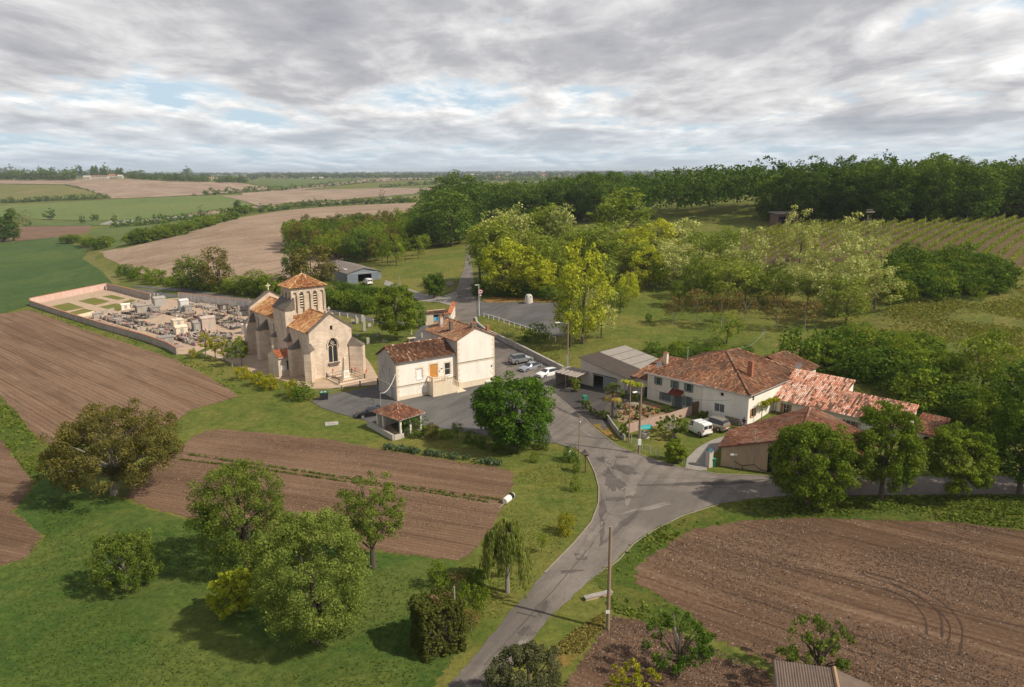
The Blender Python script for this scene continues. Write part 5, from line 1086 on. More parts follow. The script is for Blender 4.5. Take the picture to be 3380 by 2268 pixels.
# ------------------------------------------------------------ vehicles
def paint(name, c, met=.0, r=.28):
    m, N, L, b, o = newmat(name); b.inputs[0].default_value = c4(c); b.inputs['Metallic'].default_value = met; b.inputs['Roughness'].default_value = r
    b.inputs['Coat Weight'].default_value = .5; b.inputs['Coat Roughness'].default_value = .08; return m
M_tyre = plain('tyre', (.02, .02, .02), .85, 0, .1); M_rim = plain('rim', (.45, .46, .48), .35, .7, .05); M_lamp = glassmat('headlamp', (.55, .57, .6), .1); M_red = glassmat('tail_lamp', (.45, .02, .02), .2); M_plate = plain('number_plate', (.75, .75, .7), .5, 0, .02); M_trim = plain('black_trim', (.03, .03, .032), .6, 0, .05)
def car(label, P0, h, col, st, wheels, wr=.31, group=None, glass_side=None, glass_top=None, rails=False, name='parked_car', cat='car', rearglass=None, vanback=False):
    """st: stations (x, zbottom, halfwidth, zbelt, halfwidth top, ztop); x=0 front, forward is +x of the thing"""
    t = thing(name, label, cat, P0, h, group); n = len(st); Ls = st[-1][0]
    vs = []; body, glass = [], []
    for x, zb_, w, zl, wt, zt in st:
        for s_ in (1, -1):
            vs += [(-x, s_*w*.93, zb_), (-x, s_*w, zb_+.22), (-x, s_*w*1.0, zl-.22), (-x, s_*w*.97, zl), (-x, s_*(w*.97*.35+wt*.65), zl*.35+zt*.65) if zt-zl > .25 else (-x, s_*(w*.9), zl+(zt-zl)*.5), (-x, s_*wt, zt-.012), (-x, s_*wt*.55, zt+.025)]
    K = 7
    def I(i, s_, k): return (i*2+s_)*K+k
    for i in range(n-1):
        for s_ in (0, 1):
            for k in range(K-1):
                f = (I(i, s_, k), I(i+1, s_, k), I(i+1, s_, k+1), I(i, s_, k+1)); f = f if s_ == 1 else f[::-1]
                (glass if (k in (3, 4) and i in glass_side) or (k == 5 and i in glass_top) else body).append(f)
        f = (I(i, 0, 6), I(i+1, 0, 6), I(i+1, 1, 6), I(i, 1, 6)); (glass if i in glass_top else body).append(f[::-1])
        body.append((I(i, 0, 0), I(i+1, 0, 0), I(i+1, 1, 0), I(i, 1, 0)))
    for i in (0, n-1):
        f = [I(i, 0, k) for k in range(K)]+[I(i, 1, k) for k in range(K)][::-1]; body.append(tuple(f) if i else tuple(f)[::-1])
    b = mesh_obj('body', vs, body, col, t, smooth=38); g = mesh_obj('windows', vs, glass, M_glass, t, smooth=30)
    for o in (b, g):
        bm = bmesh.new(); bm.from_mesh(o.data); bmesh.ops.delete(bm, geom=[v for v in bm.verts if not v.link_faces], context='VERTS'); bmesh.ops.recalc_face_normals(bm, faces=bm.faces); bm.to_mesh(o.data); bm.free()
    hw = max(s[2] for s in st)
    for x in wheels:
        for s_ in (1, -1):
            m = MB(); m.tube([(-x, s_*(hw-.20), wr), (-x, s_*(hw+.012), wr)], wr, 18); w = m.obj('tyre', M_tyre, None, 50)
            e = bpy.data.objects.new('wheel', None); COL.objects.link(e); e.parent = t; w.parent = e
            m = MB(); m.tube([(-x, s_*(hw-.02), wr), (-x, s_*(hw+.022), wr)], wr*.62, 12); m.obj('rim', M_rim, e)
            m = MB(); m.tube([(-x+(wr+.055)*math.cos(a*math.pi/8), s_*(hw-.0), wr+(wr+.055)*math.sin(a*math.pi/8)) for a in range(9)], .03, 5); m.obj('wheel_arch', M_trim, t)
    f = st[0]; r_ = st[-1]; zf = f[3]-.18
    for s_ in (1, -1):
        m = MB(); m.box((-.06, s_*f[2]*.72, zf+.08), (.2, f[2]*.42, .15), s_*-.25); m.obj('headlight', M_lamp, t)
        m = MB(); m.box((-Ls+.02, s_*r_[2]*.86, r_[3]-.16), (.12, r_[2]*.2, .34 if not vanback else .3)); m.obj('tail_light', M_red, t)
        m = MB(); m.box((-1.35 if not vanback else -1.15, s_*(hw+.09), f[3]+.22), (.12, .2, .14)); m.obj('mirror', col, t)
        m = MB(); m.bx(-Ls*.42-.55, -Ls*.42+.62, s_*(hw*.985)-.01, s_*(hw*.985)+.01, .22, .27); m.obj('sill_trim', M_trim, t)
    m = MB(); m.bx(-.16, .025, -f[2]*.9, f[2]*.9, .2, .34); m.obj('bumper', M_trim, t); m = MB(); m.bx(.0, .035, -f[2]*.45, f[2]*.45, .42, .54); m.obj('grille', M_trim, t)
    m = MB(); m.bx(-Ls-.03, -Ls+.1, -r_[2]*.92, r_[2]*.92, .22, .42); m.obj('bumper', M_trim, t)
    m = MB(); m.bx(.026, .045, -.26, .26, .27, .38); m.obj('number_plate', M_plate, t); m = MB(); m.bx(-Ls-.05, -Ls-.031, -.26, .26, .52, .63); m.obj('number_plate', M_plate, t)
    if rearglass:
        for y0, y1, za_, zc_ in rearglass: m = MB(); m.bx(-Ls-.014, -Ls+.02, y0, y1, za_, zc_); m.obj('rear_window', M_glass, t)
    if rails:
        for y in (-.55, .55): m = MB(); m.tube([(-Ls*.42, y, st[len(st)//2][5]+.02), (-Ls*.42, y, st[len(st)//2][5]+.07), (-Ls*.9, y, st[len(st)//2][5]+.05), (-Ls*.9, y, st[len(st)//2][5])], .022, 5); m.obj('roof_rail', M_trim, t)
    return t
HATCH = [(0, .24, .74, .62, .62, .66), (.18, .2, .85, .72, .7, .77), (.55, .2, .89, .80, .72, .87), (1.05, .2, .90, .88, .74, .97), (1.75, .2, .90, .93, .62, 1.38), (2.1, .2, .90, .94, .61, 1.45), (2.95, .2, .90, .97, .60, 1.45), (3.65, .2, .89, 1.0, .58, 1.37), (4.05, .22, .86, .98, .60, 1.10), (4.22, .26, .80, .9, .62, .93)]
SEDAN = [(0, .24, .74, .60, .62, .64), (.2, .2, .86, .70, .7, .75), (.7, .2, .89, .78, .72, .85), (1.25, .2, .90, .87, .74, .94), (2.0, .2, .90, .92, .60, 1.36), (2.4, .2, .90, .93, .60, 1.43), (3.1, .2, .90, .95, .60, 1.42), (3.85, .2, .89, .96, .62, 1.12), (4.3, .22, .88, .93, .70, .99), (4.5, .28, .82, .86, .66, .9)]
MPV = [(0, .24, .76, .66, .62, .72), (.2, .2, .87, .78, .7, .85), (.65, .2, .91, .88, .74, .98), (1.0, .2, .92, .95, .74, 1.08), (1.75, .2, .92, .99, .64, 1.60), (2.2, .2, .92, 1.0, .64, 1.68), (3.3, .2, .92, 1.02, .64, 1.68), (4.2, .2, .91, 1.03, .63, 1.62), (4.45, .22, .89, 1.02, .66, 1.28), (4.58, .26, .84, .95, .66, 1.0)]
VAN = [(0, .24, .74, .70, .62, .76), (.2, .2, .84, .85, .7, .92), (.75, .2, .87, .98, .74, 1.08), (1.35, .2, .88, 1.08, .70, 1.62), (1.75, .2, .88, 1.1, .72, 1.80), (2.1, .2, .88, 1.1, .74, 1.84), (3.0, .2, .88, 1.1, .74, 1.85), (4.1, .2, .88, 1.1, .74, 1.84), (4.17, .22, .87, 1.1, .72, 1.80)]
def vplace(px, h): g = G(*px); return g
def at_front(cx, h, L):     # centre of a car's ground contact -> front origin
    r = R(h); p = np.array(cx)+np.array([math.sin(r)*L/2, math.cos(r)*L/2, 0]); p[2] = float(hz(p[0], p[1])); return p
GC = 'cars parked along the retaining wall'
M_pw, M_ps, M_pg, M_pb, M_pt = paint('white_car_paint', (.80, .80, .79), 0), paint('silver_paint', (.48, .51, .56), .6), paint('grey_paint', (.33, .345, .36), .5), paint('black_paint', (.012, .012, .016), 0, .15), paint('champagne_paint', (.36, .32, .265), .5)
cW = (G(*z7(1070, 1180))); cS = G(*z7(870, 1110)); cM = G(*z7(765, 1040))
car('small white hatchback, rightmost of the three cars by the retaining wall', at_front(cW, 232, 4.2), 232, M_pw, HATCH, (.82, 3.42), group=GC, glass_side=(4, 5, 6, 7), glass_top=(3, 7))
car('silver saloon car parked between the dark grey people carrier and the white hatchback', at_front(cS, 228, 4.5), 228, M_ps, SEDAN, (.85, 3.6), group=GC, glass_side=(4, 5, 6), glass_top=(3, 6))
car('dark grey people carrier, leftmost of the three cars by the retaining wall', at_front(cM, 62, 4.6), 62, M_pg, MPV, (.88, 3.65), .33, GC, (4, 5, 6, 7), (3, 7), rails=True)
cB = G(*z3(130, 1165)); car('black hatchback parked behind the tiled shelter', at_front(cB, 247, 4.2), 247, M_pb, HATCH, (.82, 3.42), glass_side=(4, 5, 6, 7), glass_top=(3, 7))
GV = 'vehicles on the farm grass'
cV = G(*z4(1262, 925)); car('white panel van with two rear windows and roof bars, beside the farm fence', at_front(cV, -28, 4.2), -28, M_pw, VAN, (.8, 3.5), .31, GV, (3, 4), (2,), name='white_van', cat='van', vanback=True, rearglass=((-.72, -.06, 1.1, 1.6), (.06, .72, 1.1, 1.6)))
for k in range(3):
    v = [o for o in bpy.data.objects if o.name.startswith('white_van')][0]; m = MB(); m.bx(-2.1-.75*k, -2.02-.75*k, -.74, .74, 1.86, 1.93); m.obj('roof_bar', M_zinc, v)
cP = G(*z4(1430, 880)); car('champagne coloured people carrier parked right of the white van', at_front(cP, -38, 4.3), -38, M_pt, [(x*.94, *r) for x, *r in MPV], (.85, 3.45), .32, GV, (4, 5, 6, 7), (3, 7))
r_ = R(90-78); gp = G(*z6(660, 700)); car('white van parked inside the metal hangar doorway', at_front(gp+np.array([.3, 2.4, 0]), -32, 4.2), -32, M_pw, VAN, (.8, 3.5), .31, None, (3, 4), (2,), name='white_van', cat='van', vanback=True, rearglass=((-.72, -.06, 1.1, 1.6), (.06, .72, 1.1, 1.6)))
# ------------------------------------------------------------ poles, lamps, signs
M_pole = stained('weathered_pole', (.25, .20, .16), (.36, .19, .06), .5, 2.)
M_polec = stained('concrete_pole', (.40, .38, .35), (.28, .25, .22), .4, 2.)
def pole(px, ytop, label, w=.15, mt=None, h=None, cat='pole', name='utility_pole', lean=0.):
    g = G(*px); z = (zat(g, ytop)-g[2]) if h is None else h
    t = thing(name, label, cat, g, 90); m = MB(); m.tube([(0, 0, -.4), (lean, 0, z)], [w, w*.72], 10); m.obj('post', mt or M_pole, t, 40); return t, z, g
t, z, g = pole((2006, 2078), 1738, 'tall weathered wooden pole without wires, beside the lane in the foreground', .17)
m = MB(); m.bx(-.22, .1, -.19, -.165, 1.55, 1.85); m.obj('number_plaque', M_white, t)
t, z, g = pole(z4(585, 1015), z4(583, 405)[1], 'thin brown pole left of the thicker wired one at the farm fence', .10, M_pole)
tB, zB, gB = pole(z4(686, 1130), z4(692, 425)[1], 'thick brown pole with white meter box at the farm fence', .15, M_pole)
m = MB(); m.bx(-.2, .2, -.28, -.14, 1.25, 2.05); m.obj('meter_box', M_white, tB); m = MB(); m.tube([(-.16, -.05, 0), (-.16, -.05, 5.2)], .035, 5); m.obj('cable_duct', M_woodg, tB)
m = MB(); m.tube([(0, 0, zB-1.4), (-.7, -.5, zB-1.1)], .03, 5); m.obj('lamp_arm', M_zinc, tB); m = MB(); m.box((-.95, -.7, zB-1.1), (.65, .25, .12), R(35)); m.obj('lamp_head', M_white, tB)
t, z, g = pole(z4(92, 1195), z4(95, 765)[1], 'slim grey brown pole at the left kerb above the junction', .085, M_pole); m = MB(); m.tube([(0, 0, z-.7), (.12, 0, z-.7)], .12, 8); m.obj('insulator', M_white, t)
t, z, g = pole(z7(1300, 1105), z7(1300, 560)[1], 'wooden pole carrying a street lamp arm by the yellow green tree', .14, M_pole, name='street_lamp', cat='street lamp')
m = MB(); m.tube([(0, 0, z-.5), (-.6, -.2, z-.25), (-1.5, -.4, z-.15)], .035, 5); m.obj('lamp_arm', M_zinc, t); m = MB(); m.box((-1.9, -.5, z-.12), (.9, .28, .14), R(12)); m.obj('lamp_head', M_white, t); m = MB(); m.bx(-.15, .15, -.22, -.13, .2, 2.6); m.obj('cable_cover', M_zinc, t)
g = G(*z7(285, 502)); z = zat(g, z7(0, 142)[1])-g[2]; t = thing('street_lamp', 'slim white lamp post at the road edge next to the round sign', 'street lamp', g)
m = MB(); m.tube([(0, 0, -.2), (0, 0, z)], [.075, .05], 8); m.obj('post', M_white, t); m = MB(); m.box((-.4, 0, z), (1.0, .26, .13)); m.obj('lamp_head', M_white, t)
g = G(1737, 752); z = zat(g, 678)-g[2]; t = thing('street_lamp', 'distant tall double headed lamp post between the flowering trees and dark wood', 'street lamp', g)
m = MB(); m.tube([(0, 0, -.2), (0, 0, z)], [.12, .08], 6); m.obj('post', M_zinc, t)
for s_ in (-1, 1): m = MB(); m.box((s_*1.0, 0, z+.05), (1.5, .4, .25), 0, tilt=(0, s_*-.12)); m.obj('lamp_head', M_white, t)
# round sign: red ring, black lorry on white
g = G(*z7(302, 345)); zc_ = zat(g, z7(0, 218)[1]); t = thing('round_road_sign', 'round red bordered sign showing a black lorry, right of the slim lamp post', 'road sign', g, 90)
m = MB(); m.tube([(0, 0, -.2), (0, 0, zc_-g[2]+.4)], .04, 6); m.obj('post', M_zinc, t)
zz = zc_-g[2]; rr = .62
m = MB(); m.tube([(0, -.06, zz), (0, -.09, zz)], rr, 24); s = m.obj('sign_face', plain('sign_red', (.62, .03, .03), .4, 0, .02), t)
m = MB(); m.tube([(0, -.092, zz), (0, -.097, zz)], rr*.72, 24); m.obj('white_disc', M_white, s)
m = MB(); m.bx(-.28, .12, -.104, -.099, zz-.12, zz+.17); m.bx(.13, .27, -.104, -.099, zz-.12, zz+.05)
for x in (-.17, .18): m.tube([(x, -.099, zz-.14), (x, -.105, zz-.14)], .055, 10)
m.obj('lorry_symbol', M_black, s)
m = MB(); m.bx(-.2, .2, -.09, -.06, zz-1.1, zz-.78); m.obj('small_plate', M_white, t)
# calvary / litter shelter on brown post by the junction
g = G(*z4(157, 1320)); t = thing('bird_feeder', 'small slate roofed feeder on a brown post on the grass beside the kerb', 'bird feeder', g, 80); z = zat(g, z4(0, 1150)[1])-g[2]
m = MB(); m.tube([(0, 0, -.2), (0, 0, z)], .09, 6); m.obj('post', M_wood, t); m = MB(); m.bx(-.28, .28, -.25, .25, z, z+.06); m.obj('tray', M_wood, t)
m = MB(); m.add([(-.5, -.45, z+.25), (.5, -.45, z+.25), (.5, .45, z+.25), (-.5, .45, z+.25), (0, -.45, z+.7), (0, .45, z+.7)], [(0, 1, 4), (3, 5, 2), (1, 2, 5, 4), (0, 4, 5, 3), (0, 3, 2, 1)]); m.obj('roof', M_dstone, t)
for x in (-.22, .22):
    for y in (-.2, .2): MB().bx(x-.03, x+.03, y-.03, y+.03, z+.06, z+.3).obj('corner_post', M_wood, t)
# tank trailer lying on the field edge
g = GD(1161, 1144); t = thing('water_tank', 'white cylindrical tank with a cut out dark opening lying at the field edge', 'tank', g, 28)
m = MB(); m.tube([(-.95, 0, .38), (-.8, 0, .38), (.8, 0, .38), (.95, 0, .38)], [.3, .38, .38, .3], 16); m.obj('barrel', plain('tank_white', (.78, .74, .64), .5, 0, .06), t, 40); m = MB(); m.add([(.15, -.36, .55), (.7, -.36, .55), (.7, .1, .77), (.15, .1, .77)], [(0, 1, 2, 3)]); m.tube([(.1, 0, .40), (.72, 0, .40)], .385, 16); o = m.obj('opening', M_black, t)
m = MB(); m.tube([(-.9, 0, .2), (-2.1, .1, .1)], .03, 5); m.obj('hose', M_zinc, t)
# wheelie bins, litter box
def bin_(px, col, label, s=1.0, rz=20.):
    g = G(*px); t = thing('wheelie_bin', label, 'bin', g, rz); mc = plain(label.split()[0]+'_plastic', col, .5, 0, .05)
    m = MB(); a, b, z = .26*s, .31*s, 1.0*s; m.add([(-a, -a, .06), (a, -a, .06), (a, a, .06), (-a, a, .06), (-b, -b, z), (b, -b, z), (b, b, z), (-b, b, z)], [(3, 2, 1, 0), (4, 5, 6, 7), (0, 1, 5, 4), (1, 2, 6, 5), (2, 3, 7, 6), (3, 0, 4, 7)]); m.obj('body', mc, t)
    m = MB(); m.box((0, -.02, z+.04), (b*2.15, b*2.2, .07), 0, tilt=(.08, 0)); m.obj('lid', mc, t)
    for y in (-b*.8, b*.8): m = MB(); m.tube([(y-.04, b*.9, .1), (y+.04, b*.9, .1)], .1, 8); m.obj('wheel', M_tyre, t)
bin_(z4(150, 625), (.03, .20, .12), 'green wheelie bin at the farm yard edge by the road', 1.05, 70); bin_(z4(1415, 1255), (.02, .22, .15), 'teal wheelie bin beside the stone gate pier', 1., 100); 
g = G(*D(740, 912)); t = thing('large_waste_container', 'black four wheeled waste container with pale lid stickers near the hedge', 'waste container', g, 75)
m = MB(); m.add([(-.6, -.42, .15), (.6, -.42, .15), (.6, .42, .15), (-.6, .42, .15), (-.68, -.52, 1.2), (.68, -.52, 1.2), (.68, .52, 1.2), (-.68, .52, 1.2)], [(3, 2, 1, 0), (4, 5, 6, 7), (0, 1, 5, 4), (1, 2, 6, 5), (2, 3, 7, 6), (3, 0, 4, 7)]); m.obj('body', M_trim, t)
m = MB(); m.box((0, 0, 1.27), (1.45, 1.12, .12), 0, tilt=(.1, 0)); m.obj('lid', plain('dark_green_lid', (.015, .09, .05), .45, 0, .03), t)
for x in (-.35, .2): MB().box((x, -.15, 1.35), (.35, .2, .02), 0, tilt=(.1, 0)).obj('sticker', M_white, t)
for x in (-.5, .5):
    for y in (-.35, .35): MB().tube([(x-.03, y, .09), (x+.03, y, .09)], .09, 8).obj('wheel', M_tyre, t)
# stone recycling monolith in the upper car park
g = G(*z7(855, 350)); z = zat(g, z7(0, 248)[1])-g[2]; t = thing('bottle_bank', 'pale round shouldered bottle bank at the edge of the upper car park', 'bottle bank', g)
m = MB(); m.lathe([(1.05, 0), (1.03, .3), (.95, z*.6), (.82, z*.85), (.6, z*.98), (.1, z)], n=14); m.obj('body', plain('bank_cream', (.50, .47, .42), .7, 0, .12, 2.), t, 40)
for a in (-2.2, -1.0): MB().tube([(.8*math.cos(a), .8*math.sin(a), z*.75), (.95*math.cos(a), .95*math.sin(a), z*.75)], .14, 10).obj('slot', M_black, t)
# railing round the upper car park
pts = [(340, 512), (394, 527), (452, 543), (511, 560), (570, 583), (630, 603), (691, 623), (755, 643), (818, 667), (885, 690), (953, 711), (1021, 738), (1091, 765), (1164, 791)]
PP_ = [G(*z7(*p)) for p in pts]; t = thing('white_railing', 'long white railing between the upper car park and the grass bank', 'railing', PP_[0])
o0 = PP_[0]
for p in PP_: q = p-o0; MB().bx(q[0]-.055, q[0]+.055, q[1]-.055, q[1]+.055, q[2]-.2, q[2]+1.0).obj('post', M_white, t)
m = MB(); m.tube([tuple(p-o0+np.array([0, 0, .88])) for p in PP_], .045, 6); m.obj('rail', M_white, t)
# retaining wall along the car bays
def wallrun(name, label, px, fn, w, h, mt, cap=None, cat='wall', step=9, base=-.5, group=None, hs=None):
    P = []
    for i in range(len(px)-1):
        a, b = px[i], px[i+1]; k = max(1, int(math.hypot(b[0]-a[0], b[1]-a[1])/step))
        P += [np.append(G(*fn(a[0]+(b[0]-a[0])*t/k, a[1]+(b[1]-a[1])*t/k)), (hs[i]+(hs[i+1]-hs[i])*t/k) if hs else h) for t in range(k)]
    P.append(np.append(G(*fn(*px[-1])), hs[-1] if hs else h)); o = P[0][:3].copy(); t = thing(name, label, cat, o, 90, group)
    for nm, wd, za_, zc_, mm in (('wall', w, base, 0, mt),)+((('coping', w+.1, .002, .09, cap),) if cap else ()):
        m = MB(); vs = []
        for i, p in enumerate(P):
            d = P[min(i+1, len(P)-1)][:2]-P[max(i-1, 0)][:2]; d = d/np.hypot(*d); nn = np.array([-d[1], d[0]])*wd/2; q = p[:3]-o
            lo = za_ if nm == 'wall' else p[3]+.002; hi = p[3] if nm == 'wall' else p[3]+.09
            for s_, zz_ in ((-1, lo), (-1, hi), (1, hi), (1, lo)): vs.append((q[0]+nn[0]*s_, q[1]+nn[1]*s_, q[2]+zz_))
        fs = [(i*4+k, i*4+(k+1) % 4, (i+1)*4+(k+1) % 4, (i+1)*4+k) for i in range(len(P)-1) for k in range(4)]+[(0, 1, 2, 3), tuple(range(len(vs)-4, len(vs)))[::-1]]
        m.add(vs, fs); m.obj(nm, mm, t)
    return t
M_oldw = stained('old_concrete_wall', (.42, .38, .35), (.17, .15, .13), .85, 1.4)
wallrun('retaining_wall', 'long grey stained retaining wall behind the three parked cars', [(245, 530), (262, 590), (310, 640), (360, 690), (600, 815), (800, 915), (1000, 1020), (1245, 1135)], z7, .35, 1., M_oldw, M_conc, hs=[.4, .45, .6, .8, 1.0, 1.05, 1.05, .9], step=30)
# farm fences and garden
wallrun('garden_fence', 'pinkish panel fence between the flower garden and the parked van', [z4(560, 935), z4(700, 895), z4(800, 868), z4(905, 838), z4(1010, 810), z4(1115, 775), z4(1205, 748)], lambda a, b: (a, b), .07, 1.35, plain('pink_panel', (.42, .30, .25), .85, 0, .2, 2.5), cat='fence', step=40)
wallrun('dark_screen', 'dark brown slatted screen joining the garden fence to the farmhouse', [z4(1207, 748), z4(1310, 728)], lambda a, b: (a, b), .08, 1.95, M_wood, cat='fence', step=40)
wallrun('roadside_wall', 'low mossy wall between the palm and the roadside bank', [z4(372, 790), z4(410, 850), z4(450, 905), z4(500, 965), z4(545, 1000)], lambda a, b: (a, b), .2, .75, M_oldw, step=30)
def wirefence(label, px, h=1.15, mt=None, wires=(.35, .7, 1.05), group=None, name='wire_fence', pr=.05, mesh_=None):
    P = [G(*p) for p in px]; t = thing(name, label, 'fence', P[0], 90, group); o = P[0]
    for p in P: q = p-o; MB().tube([(q[0], q[1], q[2]-.2), (q[0], q[1], q[2]+h)], pr, 6).obj('post', mt or M_polec, t)
    for z in wires: MB().tube([tuple(p-o+np.array([0, 0, z])) for p in P], .014, 4).obj('wire', M_zinc, t)
    return t
wirefence('wire fence on pale concrete posts along the farm grass beside the junction', [z4(610, 1030), z4(665, 1075), z4(715, 1110), z4(795, 1130), z4(872, 1172), z4(990, 1205), z4(1115, 1222)])
wirefence('thin fence on stone posts along the churchyard gravel edge by the forecourt', [D(862, 876), D(822, 882), D(780, 893), D(735, 905)], 1.0, M_dstone, (.5, .95), pr=.13)
wirefence('low fence of stone posts round the back of the old churchyard', [z1(1275, 620), z1(1372, 635), z1(1475, 655), z1(1560, 680), z1(1690, 705), z6(880, 1200), z6(1100, 1330), z6(1310, 1380), z6(1455, 1425)], 1.1, M_quoin, (.5, .95), pr=.14)
g = G(*z4(1378, 1260)); t = thing('gate_pier', 'square stone gate pier with a flat blue grey cap at the farm drive', 'gate pier', g, 60); MB().bx(-.32, .32, -.32, .32, -.2, 2.1).obj('pier', M_renderg, t); m = MB(); m.lathe([(.52, 2.1), (.0, 2.55)], n=4); m.obj('cap', plain('slate_blue', (.05, .13, .16), .6), t)
g = G(*z4(1130, 1215)); t = thing('garden_gate', 'dark green metal gate leaf folded back beside the bush at the drive', 'gate', g, 20)
m = MB(); m.tube([(0, 0, 0), (0, 0, 1.5)], .04, 5); 
MB().bx(0, 1.1, -.02, .02, .15, 1.4).obj('leaf', plain('dark_green_metal', (.01, .05, .035), .5), t); m.obj('gate_post', M_polec, t)
g = G(*z4(1622, 1280)); t = thing('direction_sign', 'small white direction sign on a post before the barn wall', 'road sign', g, 95); MB().tube([(0, 0, 0), (0, 0, 1.9)], .035, 5).obj('post', M_zinc, t); MB().bx(-.5, .35, -.05, -.02, 1.75, 1.98).obj('sign_face', M_white, t)
g = G(*z4(745, 970)); t = thing('covered_well', 'round well with a turquoise curved cover beside the meter pole', 'well', g, 70)
m = MB(); m.lathe([(.62, 0), (.62, .75), (.5, .75), (.5, .1)], n=16); m.obj('well_ring', M_renderg, t)
m = MB(); n = 10; vs = []
for i in range(n+1): a = math.pi*i/n; vs += [(-.85, .5*math.cos(a), 1.35+.42*math.sin(a)), (.85, .5*math.cos(a), 1.35+.42*math.sin(a))]
m.add(vs, [(2*i, 2*i+1, 2*i+3, 2*i+2) for i in range(n)]); m.obj('curved_cover', plain('turquoise', (.02, .30, .30), .45, 0, .04), t)
for x in (-.75, .75): MB().tube([(x, 0, .7), (x, 0, 1.75)], .04, 5).obj('cover_post', M_black, t)
# TV aerial with a guy wire on the hill, culvert, buried slab, picnic table
g = G(*z5(635, 45)); t = thing('aerial_mast', 'thin aerial mast on the slope behind the farmhouse', 'mast', G(*D(1742, 782))); MB().tube([(0, 0, 0), (0, 0, 2.6)], .04, 5).obj('mast', M_zinc, t)
for z in (1.6, 2.1, 2.5): MB().tube([(-.5, 0, z), (.5, .2, z)], .02, 4).obj('antenna_rod', M_zinc, t)
g0 = G(*D(1742, 782)); a = Vector(FO)+Matrix.Rotation(R(44), 3, 'Z') @ Vector((10.8, 8, 8.3)); b = Vector(g0)+Vector((0, 0, 2.0))
m = MB(); m.tube([a+(b-a)*q+Vector((0, 0, -.9*4*q*(1-q))) for q in np.linspace(0, 1, 9)], .02, 4); tag(m.obj('overhead_cable', M_zinc), 'thin cable from the farmhouse ridge up to the aerial mast', 'cable')
m = MB(); a = Vector(tuple(gB))+Vector((0, 0, zB-.4)); b = Vector(FO)+Matrix.Rotation(R(44), 3, 'Z') @ Vector((-.1, 2.6, 3.4)); m.tube([a+(b-a)*q+Vector((0, 0, -.8*4*q*(1-q))) for q in np.linspace(0, 1, 9)], .018, 4); tag(m.obj('overhead_cable', M_trim), 'thin dark cable from the meter pole to the white farmhouse wall', 'cable')
g = GD(757, 967); t = thing('concrete_slab', 'pale rectangular concrete cover lying in the grass near the forecourt', 'slab', g, 75); MB().bx(-.95, .95, -.75, .75, -.2, .06).obj('slab', M_conc, t); MB().bx(-.5, .5, -.35, .35, .06, .1).obj('lid', M_oldw, t)
g = G(*zb(248, 410))-np.array([0, 0, .32]); t = thing('culvert', 'stone culvert headwall with an arched mouth beside the lane verge', 'culvert', g, 20)
w = MB(); P = wall(w, (0, 1.0), (0, -1), [(0, -.6), (2.6, -.6), (2.6, .55), (0, .55)], [arch(1.5, -.5, 1.0, .95)], .4); 
t.rotation_euler = (0, 0, R(112)); w.obj('headwall', M_mud, t); m = MB(); m.bx(-.06, .40, -1.65, 1.05, .552, .66); m.obj('coping', M_oldw, t); m = MB(); m.bx(.37, .39, -1.2, .2, -.6, .45); m.obj('mouth', M_black, t)
g = G(*z5(0, 0)) if 0 else GD(962, 778); t = thing('picnic_table', 'small stone table on the grass behind the town hall', 'table', G(*z6(1310, 1470)), 60); MB().bx(-.9, .9, -.4, .4, .65, .75).obj('table_top', M_quoin, t)
for x in (-.6, .6): MB().bx(x-.15, x+.15, -.3, .3, 0, .65).obj('leg', M_dstone, t)
g = G(*z6(1855, 690)); t = thing('trough', 'grey stone trough on the lawn right of the clipped vase shaped tree', 'trough', g, 80); m = MB(); m.bx(-.9, .9, -.45, .45, 0, .7); m.bx(-.4, .4, -.2, .3, .7, 1.2); m.obj('basin', M_conc, t)
g = G(*z6(1148, 695)); t = thing('marker_post', 'thin pale post on the lawn by the farm track', 'post', g); m = MB(); m.tube([(0, 0, 0), (0, 0, 3.)], .07, 5); m.obj('post', M_polec, t)
# garden posts beside the hedge in the foreground
for i, (p, zt_, l) in enumerate((((1044, 1480), 1338, 'thin grey pole with a white insulator beside the clipped box hedge'),)):
    g = GD(*p); t = thing('thin_pole', l, 'pole', g); z = zat(g, D(0, zt_)[1])-g[2]; m = MB(); m.tube([(0, 0, -.1), (-.15, 0, z)], .045, 6); m.obj('post', M_polec, t); m = MB(); m.box((0, -.07, z*.28), (.16, .1, .2)); m.obj('insulator', M_white, t)
